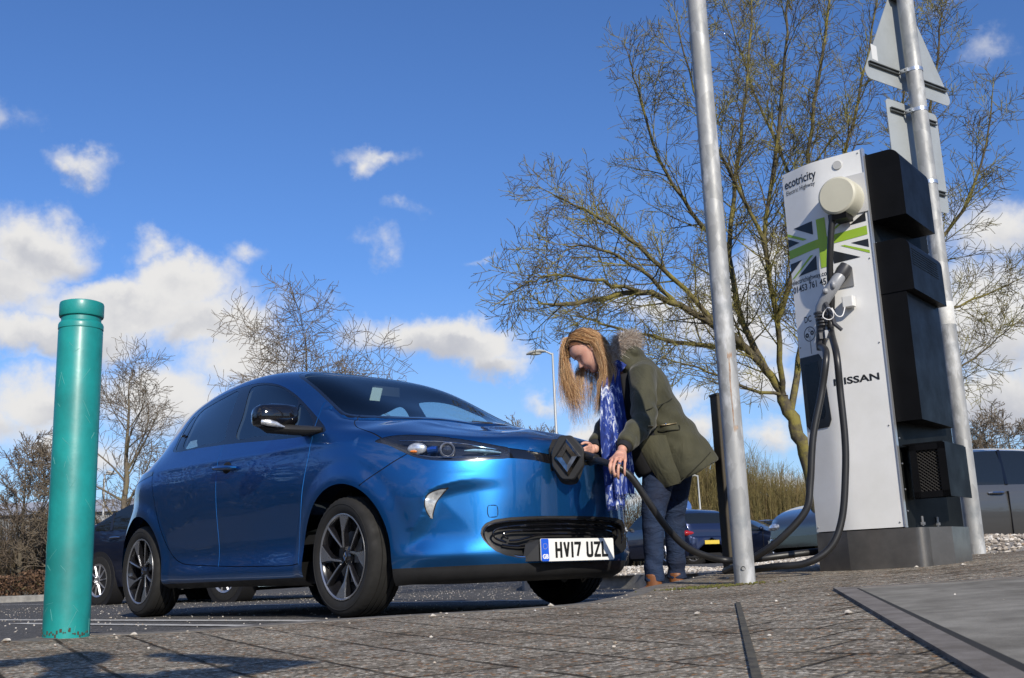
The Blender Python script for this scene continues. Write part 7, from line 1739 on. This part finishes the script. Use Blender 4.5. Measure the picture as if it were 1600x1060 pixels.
    m_.build('coat_front', KH, jk, auto=None)
    # cuffs
    BLKC = mat('black_knit_cuff', (.008, .009, .014), .9, bump=.4, bscale=300, bdist=.001)
    for w_, e_ in ((LW, LE), (RW, RE)): m_ = MB(); m_.tube([w_.lerp(e_, .22), w_.lerp(e_, .08), w_.lerp(e_, .02)], [.044, .037, .033], 18); m_.build('cuff', BLKC, P)
    m_ = MB(); m_.tube([kn[2].lerp(md[2], .45), kn[2].lerp(md[2], .62)], .0103, 14); m_.ell(tuple(kn[2].lerp(md[2], .53)+V((0, -.0105, 0))), (.003, .003, .003), 8, 6); m_.build('finger_ring', CM['chrome'], P)
    # black top under the coat
    mb = MB(); mb.tube([Vector((0.6033, 5.8800, 1.2317)), Vector((0.6361, 5.8600, 1.0475)), Vector((0.6868, 5.8700, 0.8346)), Vector((0.7462, 5.8800, 0.7108))], [.085, .10, .105, .10], 18); top = remeshed('black_top', mb, .010, 4, mat('black_jersey', (.006, .006, .008), .9), P)
    # jeans
    DN = bpy.data.materials.new('blue_denim'); DN.use_nodes = True; g = NT(DN.node_tree); b = DN.node_tree.nodes['Principled BSDF']; tc = g.n('ShaderNodeTexCoord').outputs['Object']
    n1 = g.noise(tc, 7, 6, .6); n2 = g.noise(g.vmath('MULTIPLY', tc, (1, 1, 2.6)), 11, 4, .6, 1.0); g.put(b.inputs['Base Color'], g.ramp(n1, [(.35, (.004, .010, .032)), (.68, (.011, .030, .080))])); b.inputs['Roughness'].default_value = .85
    bn = g.n('ShaderNodeBump'); bn.inputs['Strength'].default_value = .8; bn.inputs['Distance'].default_value = .016; g.put(bn.inputs['Height'], g.math('ADD', n2, g.math('MULTIPLY', g.noise(tc, 500, 2), .02))); g.L.new(bn.outputs[0], b.inputs['Normal'])
    mb = MB()
    for h, k, a in (A, Bq):
        c = a+V((-.002, 0, -.055)); mb.tube([h+V((0, 0, .08)), h, h.lerp(k, .45), k, k.lerp(a, .4), a, c], [.10, .100, .086, .062, .056, .051, .056], 20)
    mb.ell(tuple((A[0]+Bq[0])/2+V((.01, 0, .04))), (.13, .17, .12), 18, 12); jn = remeshed('jeans', mb, .0085, 5, DN, P)
    me = jn.data; co = np.empty(len(me.vertices)*3); me.vertices.foreach_get('co', co); co = co.reshape(-1, 3); no = np.empty(len(me.vertices)*3); me.vertices.foreach_get('normal', no); no = no.reshape(-1, 3)
    d = .0042*np.sin(co[:, 2]*62+co[:, 0]*30+2*np.sin(co[:, 0]*22+co[:, 1]*17))*(np.exp(-((co[:, 2]-.20)/.08)**2)+.6*np.exp(-((co[:, 2]-A[1].z)/.07)**2)); me.vertices.foreach_set('co', (co+no*d[:, None]).ravel()); me.update()
    # boots
    BT = mat('tan_leather_boot', (.22, .085, .030), .45, col2=(.15, .055, .02), vscale=12, coat=.2); SO = mat('dark_boot_sole', (.02, .016, .013), .8)
    for (h, k, a) in (A, Bq):
        f = V((a.x-.005, a.y-.01, 0)); z = float(zr(np.array([f.x]), np.array([f.y]))[0]); mb = MB()
        mb.tube([f+V((.035, .005, z+.06)), f+V((-.01, 0, z+.062)), f+V((-.08, -.012, z+.048)), f+V((-.14, -.022, z+.032)), f+V((-.165, -.026, z+.026))], [.040, .044, .038, .030, .018], 14); mb.tube([f+V((.0, 0, z+.05)), f+V((.0, 0, z+.16))], [.042, .044], 14)
        sh = remeshed('boot', mb, .006, 3, BT, P); mb = MB(); mb.tube([f+V((.055, .008, z+.012)), f+V((-.01, 0, z+.012)), f+V((-.09, -.013, z+.012)), f+V((-.168, -.026, z+.013))], [.034, .040, .042, .026], 12, flat=.28); mb.build('boot_sole', SO, sh)
    # face details
    m_ = MB()
    for sg in (-1, 1): m_.tube([H(sg*.044, .0690, -.003), H(sg*.036, .0755, -.0070), H(sg*.026, .0765, -.0072), H(sg*.019, .0735, -.0045)], [.0008, .0014, .0014, .0008], 6)
    m_.build('eyelashes', mat('dark_lashes', (.04, .02, .015), .8), P); m_ = MB()
    for sg in (-1, 1): m_.tube([H(sg*.050, .0665, .017), H(sg*.038, .0790, .0225), H(sg*.026, .0850, .0215), H(sg*.016, .0865, .018)], [.0010, .0022, .0024, .0016], 6, flat=.6)
    m_.build('eyebrows', mat('brow_hair', (.20, .11, .055), .8), P); LP = mat('lip_skin', (.44, .16, .135), .42)
    m_ = MB(); m_.tube([H(-.019, .0795, -.0575), H(-.008, .0850, -.0558), H(.0, .0855, -.0562), H(.008, .0850, -.0558), H(.019, .0795, -.0575)], [.0012, .0026, .0026, .0026, .0012], 8, flat=.7); m_.build('lips', LP, P)
    # ---- hair: cap + strands
    HR = bpy.data.materials.new('auburn_blonde_hair'); HR.use_nodes = True; g = NT(HR.node_tree); b = HR.node_tree.nodes['Principled BSDF']; ge = g.n('ShaderNodeNewGeometry'); tcz = g.n('ShaderNodeSeparateXYZ'); g.put(tcz.inputs[0], g.n('ShaderNodeTexCoord').outputs['Object'])
    g.put(b.inputs['Base Color'], g.ramp(ge.outputs['Random Per Island'], [(0, (.12, .048, .018)), (.3, (.32, .145, .050)), (.6, (.60, .34, .14)), (1, (.90, .66, .38))])); b.inputs['Roughness'].default_value = .42; b.inputs['Specular IOR Level'].default_value = .6
    rr = random.Random(4); mb = MB()
    mb2 = MB(); mb2.ell(H(0, -.010, .022), (.0800, .101, .1035), 28, 20, mtx=HM); mb2.ell(H(0, -.050, -.02), (.066, .055, .07), 18, 12, mtx=HM)
    capm = mat('hair_cap', (.24, .10, .036), .5, col2=(.11, .045, .017), vscale=26)
    V_ = [v for v in mb2.v]
    cap = remeshed('hair', mb2, .006, 2, capm, P)
    # trim the cap off the face
    import bmesh
    bm = bmesh.new(); bm.from_mesh(cap.data); inv = HM.inverted(); kill = [v for v in bm.verts if (lambda q: (q.z < .088 and q.y > max(.006, .006+(q.z-.03)*1.0)) or (q.z < -.03 and q.y > -.02))(inv @ (v.co-hc))]
    bmesh.ops.delete(bm, geom=kill, context='VERTS'); bm.to_mesh(cap.data); bm.free()
    G_ = V((0, 0, -1))
    def strand(p0, mids, end, r=.0016, j=.006):
        P_ = [p0]+[m__+V((rr.gauss(0, j), rr.gauss(0, j), rr.gauss(0, j))) for m__ in mids]+[end]; Q = catmull(P_, 5); n = len(Q); ph = rr.uniform(0, 6); wa = rr.uniform(.002, .007); Q = [q+V((math.sin(ph+i*.75)*wa*(i/n), math.cos(ph*1.7+i*.6)*wa*(i/n), 0)) if False else np.array(q)+np.array((math.sin(ph+i*.75), math.cos(ph*1.7+i*.6), 0))*wa*(i/n)*1.6 for i, q in enumerate(Q)]; mb.tube(Q, [r*(1-.65*(i/(n-1))**2) for i in range(n)], 3, cap=False)
    def wave(p, a=.010): return p+V((rr.gauss(0, a), rr.gauss(0, a), rr.gauss(0, a*.5)))
    def E_(al, y, k=1.0):       # a point on the scalp: al degrees from the parting, y front to back
        q = math.sqrt(max(.02, 1-((y+.010)/.104)**2)); return H(.0835*k*q*math.sin(R(al)), y, .022+.1065*k*q*math.cos(R(al)))
    def curl(Q, amp):           # loosen the free end
        n = len(Q); ph, f = rr.uniform(0, 6.3), rr.uniform(.35, .6); return [q+np.array((math.sin(ph+i*f), math.cos(ph*1.7+i*f), .3*math.sin(ph+i*f)))*amp*max(0, i/n-.35) for i, q in enumerate(Q)]
    def lock(pts, n, r=.00078, spread=.0065, amp=.020):   # a tuft of fine strands that share a path and fray at the end
        base = [V(p) for p in pts]; ph, f = rr.uniform(0, 6.3), rr.uniform(.3, .5)
        for _ in range(n):
            dx = V((rr.gauss(0, 1), rr.gauss(0, 1), rr.gauss(0, .6))); k = len(base); Lf = rr.uniform(.80, 1.08)
            Q = catmull([p+dx*spread*(.45+.9*i/(k-1)) for i, p in enumerate(base)], 5); m_n = max(6, int(len(Q)*min(1, Lf))); Q = Q[:m_n]
            Q = [q+np.array((math.sin(ph+i*f), .6*math.cos(ph*1.7+i*f), 0))*amp*max(0, i/m_n-.4)+np.array((rr.gauss(0, .0010), rr.gauss(0, .0010), 0)) for i, q in enumerate(Q)]
            mb.tube(Q, [r*(1-.7*(i/(m_n-1))**2) for i in range(m_n)], 3, cap=False)
    for k in range(150):       # near side: swept back over the ear, then hanging in front of the scarf
        y0 = rr.uniform(-.085, .074); ty = -.052+.30*y0+rr.uniform(-.012, .012); al0 = rr.uniform(-6, 4); kk = 1+rr.uniform(0, .05)
        pts = [E_(al0+(a_-al0)*1, y0+(ty-y0)*(a_/112)**.8, kk) for a_ in (4, 30, 58, 84, 104)]; t = rr.random()
        pts += [wave(W2(941+16*t, 578, 5.77), .006), wave(W2(939+15*t, 604, 5.76), .007), W2(rr.uniform(928, 950), rr.uniform(622, 652), 5.76+rr.uniform(-.03, .03))]; lock(pts, 12)
    for k in range(95):        # far side curtain, from the forehead down past the face
        y0 = rr.uniform(.050, .086); pts = [E_(a_, y0+.001*i, 1.02+.015*i) for i, a_ in enumerate((-3, -16, -30))]; xx = rr.gauss(0, 1)
        pts += [W2(887+xx*1.2, 529, 5.87), wave(W2(882+xx*2.0, 552, 5.87), .003), wave(W2(884.5+xx*3.6, 586, 5.87), .006), wave(W2(892+xx*6, 614, 5.86), .009), W2(901+xx*11, rr.uniform(622, 664), 5.86+rr.uniform(-.04, .04))]; lock(pts, 11, amp=.024)
    for k in range(80):        # far side and nape, falling behind the chin
        y0 = rr.uniform(-.09, .03); pts = [E_(a_, y0+(-.02-y0)*.25*i, 1.02) for i, a_ in enumerate((-4, -38, -72, -100))]; t = rr.random()
        pts += [wave(W2(898+44*t, 590, 5.91), .008), W2(900+42*t+rr.gauss(0, 4), rr.uniform(612, 648), 5.90+rr.uniform(-.04, .04))]; lock(pts, 11)
    for k in range(60):        # back of the head
        y0 = rr.uniform(-.100, -.05); s = rr.choice((-1, 1)); pts = [E_(a_*s, y0-.004*i, 1.03) for i, a_ in enumerate((2, 30, 60, 92))]+[H(.04*s, -.085, -.06), W2(rr.uniform(946, 962), rr.uniform(578, 600), 5.83)]; lock(pts, 9)
    for k in range(22):        # stray wisps
        t = rr.random(); pts = [wave(W2(888+45*t, 600, 5.84), .01), wave(W2(890+45*t, 630, 5.83), .012), W2(886+50*t+rr.gauss(0, 6), rr.uniform(655, 688), 5.83)]; lock(pts, 2, r=.0006, amp=.03)
    st = mb.build('hair_strands', HR, cap, auto=None)
    # ---- fur trim
    FR = bpy.data.materials.new('grey_fox_fur'); FR.use_nodes = True; g = NT(FR.node_tree); b = FR.node_tree.nodes['Principled BSDF']; ge = g.n('ShaderNodeNewGeometry'); g.put(b.inputs['Base Color'], g.ramp(ge.outputs['Random Per Island'], [(0, (.16, .12, .09)), (.4, (.34, .27, .22)), (.75, (.55, .48, .42)), (1, (.78, .73, .68))])); b.inputs['Roughness'].default_value = .8
    mb = MB(); path = catmull([Vector((0.5476, 5.8000, 1.3053)), Vector((0.5697, 5.8000, 1.3800)), Vector((0.6192, 5.8400, 1.4338)), Vector((0.6782, 5.9200, 1.4490)), Vector((0.6955, 6.0200, 1.4477)), Vector((0.6579, 6.1000, 1.4285))], 6)
    for k in range(2600):
        f = rr.random()*(len(path)-1.001); i = int(f); p = V(path[i]).lerp(V(path[i+1]), f-i); d = V((rr.gauss(0, 1), rr.gauss(0, 1), rr.gauss(.25, 1))).normalized(); L = rr.uniform(.034, .070)*(.7 if f < 5 else 1); q = p+d*.018; mb.tube([q, q+d*L*.55+V((0, 0, .002)), q+(d+V((rr.gauss(0, .25), rr.gauss(0, .25), -.10)))*L], [.0011, .0009, .0003], 3, cap=False)
    mb.tube([V(p) for p in path], .024, 10); mb.build('fur_trim', FR, P, auto=None)
    # ---- scarf
    SC = bpy.data.materials.new('blue_white_scarf'); SC.use_nodes = True; g = NT(SC.node_tree); b = SC.node_tree.nodes['Principled BSDF']; tc = g.n('ShaderNodeTexCoord').outputs['Object']
    n1 = g.noise(g.vmath('MULTIPLY', tc, (1.6, 1, .55)), 13, 5, .7, 1.5); g.put(b.inputs['Base Color'], g.ramp(n1, [(.40, (.006, .018, .12)), (.55, (.015, .045, .26)), (.595, (.40, .45, .58)), (.66, (.68, .70, .75))], 'LINEAR')); b.inputs['Roughness'].default_value = .9
    def panel(name, cs, ws, n=9, wav=.012, ph=0):
        cs = [V(c) for c in catmull(cs, 5)]; k = len(cs); w_ = np.interp(np.linspace(0, 1, k), np.linspace(0, 1, len(ws)), ws); Vv = []
        for i, c in enumerate(cs):
            for j in range(n+1):
                t = j/n-.5; Vv.append(c+V((t*w_[i], wav*math.sin(t*15+ph+i*.12)+.3*abs(t)*w_[i]*0, .004*math.sin(t*9+i))))
        F = [(i*(n+1)+j, i*(n+1)+j+1, (i+1)*(n+1)+j+1, (i+1)*(n+1)+j) for i in range(k-1) for j in range(n)]; off = len(Vv); m_ = MB(); m_.add(Vv+[v+V((0, .006, 0)) for v in Vv], F+[tuple(off+a for a in reversed(f)) for f in F])
        edge = [(i*(n+1)) for i in range(k)]; edge2 = [(i*(n+1)+n) for i in range(k)]
        m_.f += [(a, b_, off+b_, off+a) for a, b_ in zip(edge, edge[1:])]+[(b_, a, off+a, off+b_) for a, b_ in zip(edge2, edge2[1:])]; m_.m += [0]*(2*(k-1))
        for _ in range(46): t = rr.uniform(-.5, .5); c = cs[-1]+V((t*w_[-1], .003+wav*math.sin(t*15+ph+k*.12), 0)); m_.tube([c+V((0, 0, .004)), c+V((rr.gauss(0, .004), rr.gauss(0, .004), -.012)), c+V((rr.gauss(0, .008), rr.gauss(0, .006), rr.uniform(-.030, -.018)))], [.0016, .0014, .0008], 3, cap=False)
        return m_.build(name, SC, P, auto=None)
    panel('scarf', [Vector((0.5393, 5.8000, 1.2841)), Vector((0.5140, 5.7400, 1.1743)), Vector((0.4989, 5.7000, 1.0285)), Vector((0.4922, 5.6600, 0.8518)), Vector((0.4955, 5.6200, 0.6792)), Vector((0.5005, 5.6000, 0.5124))], [.05, .075, .085, .09, .09, .095], ph=0)
    panel('scarf', [Vector((0.5644, 5.8000, 1.2902)), Vector((0.5517, 5.7350, 1.1719)), Vector((0.5498, 5.6950, 1.0257)), Vector((0.5486, 5.6500, 0.8483)), Vector((0.5499, 5.6100, 0.7094)), Vector((0.5494, 5.5900, 0.5688))], [.04, .06, .075, .10, .115, .10], ph=1.3)
    mb = MB(); mb.tube(catmull([Vector((0.5179, 5.8500, 1.2730)), Vector((0.5442, 5.8100, 1.2930)), Vector((0.5784, 5.8000, 1.2896)), Vector((0.6087, 5.8000, 1.2669))], 4), [.026]*13, 10); mb.build('scarf_collar', SC, P)
    return P
def make_plug():
    q = Vector((0.3445, 5.5200, 0.7712)); o = empty('charging_plug', q, label='black charging plug pushed into the car nose, held in her right hand', cat='plug')
    n = Vector((.667, -.745, 0)); a = Vector((0.2993, 5.6000, 0.7785))-q; b_ = Vector((0.3612, 5.4800, 0.7596))-q
    DK = mat('black_plug_plastic', (.014, .014, .015), .4, coat=.2)
    mb = MB(); mb.tube([a-n*.03, a, a.lerp(b_, .5), b_, Vector((0.3989, 5.3800, 0.7375))-q], [.034, .036, .030, .024, .019], 16); mb.build('plug_body', DK, o)
    mb = MB(); mb.tube([a-n*.05, a-n*.01], [.040, .040], 20); mb.build('plug_collar', DK, o)
make_person(); make_plug()

def make_photographer():
    """the person taking the photograph: stands just behind the camera and throws the shadow at the lower left"""
    V = Vector; x, y = -.06, -.16; z = float(zp(x, y)); o = V((x, y, z)); SKN = mat('photographer_skin', (.5, .3, .22), .5); mb = MB()
    mb.ell(tuple(o+V((-.02, .10, 1.68))), (.085, .10, .125), 18, 12); mb.tube([o+V((0, .04, 1.45)), o+V((-.01, .08, 1.56))], [.06, .055], 12)
    mb.tube([o+V((0, -.02, .92)), o+V((0, 0, 1.15)), o+V((0, .03, 1.42))], [.16, .15, .14], 16, flat=.7)
    for s in (-1, 1):
        mb.tube([o+V((s*.20, .03, 1.42)), o+V((s*.42, .10, 1.50)), o+V((s*.16, .22, 1.62))], [.05, .042, .03], 10); mb.ell(tuple(o+V((s*.13, .23, 1.63))), (.035, .05, .03), 10, 8)
        mb.tube([o+V((s*.10, -.02, .92)), o+V((s*.12, .01, .48)), o+V((s*.13, -.02, .08))], [.09, .062, .042], 12); mb.tube([o+V((s*.13, -.06, .04)), o+V((s*.14, .16, .03))], [.04, .03], 10)
    p = remeshed('person', mb, .012, 3, SKN); tag(p, 'photographer in a dark jacket standing behind the viewpoint, outside the picture', 'person')
    mb = MB(); mb.tube([o+V((0, -.02, .80)), o+V((0, 0, 1.10)), o+V((0, .02, 1.36)), o+V((0, .03, 1.46))], [.21, .21, .27, .12], 20, flat=.68)
    for s in (-1, 1): mb.tube([o+V((s*.20, .03, 1.42)), o+V((s*.43, .10, 1.50)), o+V((s*.18, .20, 1.60))], [.085, .075, .055], 12)
    remeshed('jacket', mb, .014, 4, mat('navy_jacket', (.02, .022, .03), .8), p); mb = MB()
    for s in (-1, 1): mb.tube([o+V((s*.10, -.02, .95)), o+V((s*.12, .01, .48)), o+V((s*.13, -.02, .07))], [.115, .085, .07], 14)
    remeshed('trousers', mb, .014, 3, mat('black_trousers', (.015, .015, .017), .85), p)
make_photographer()
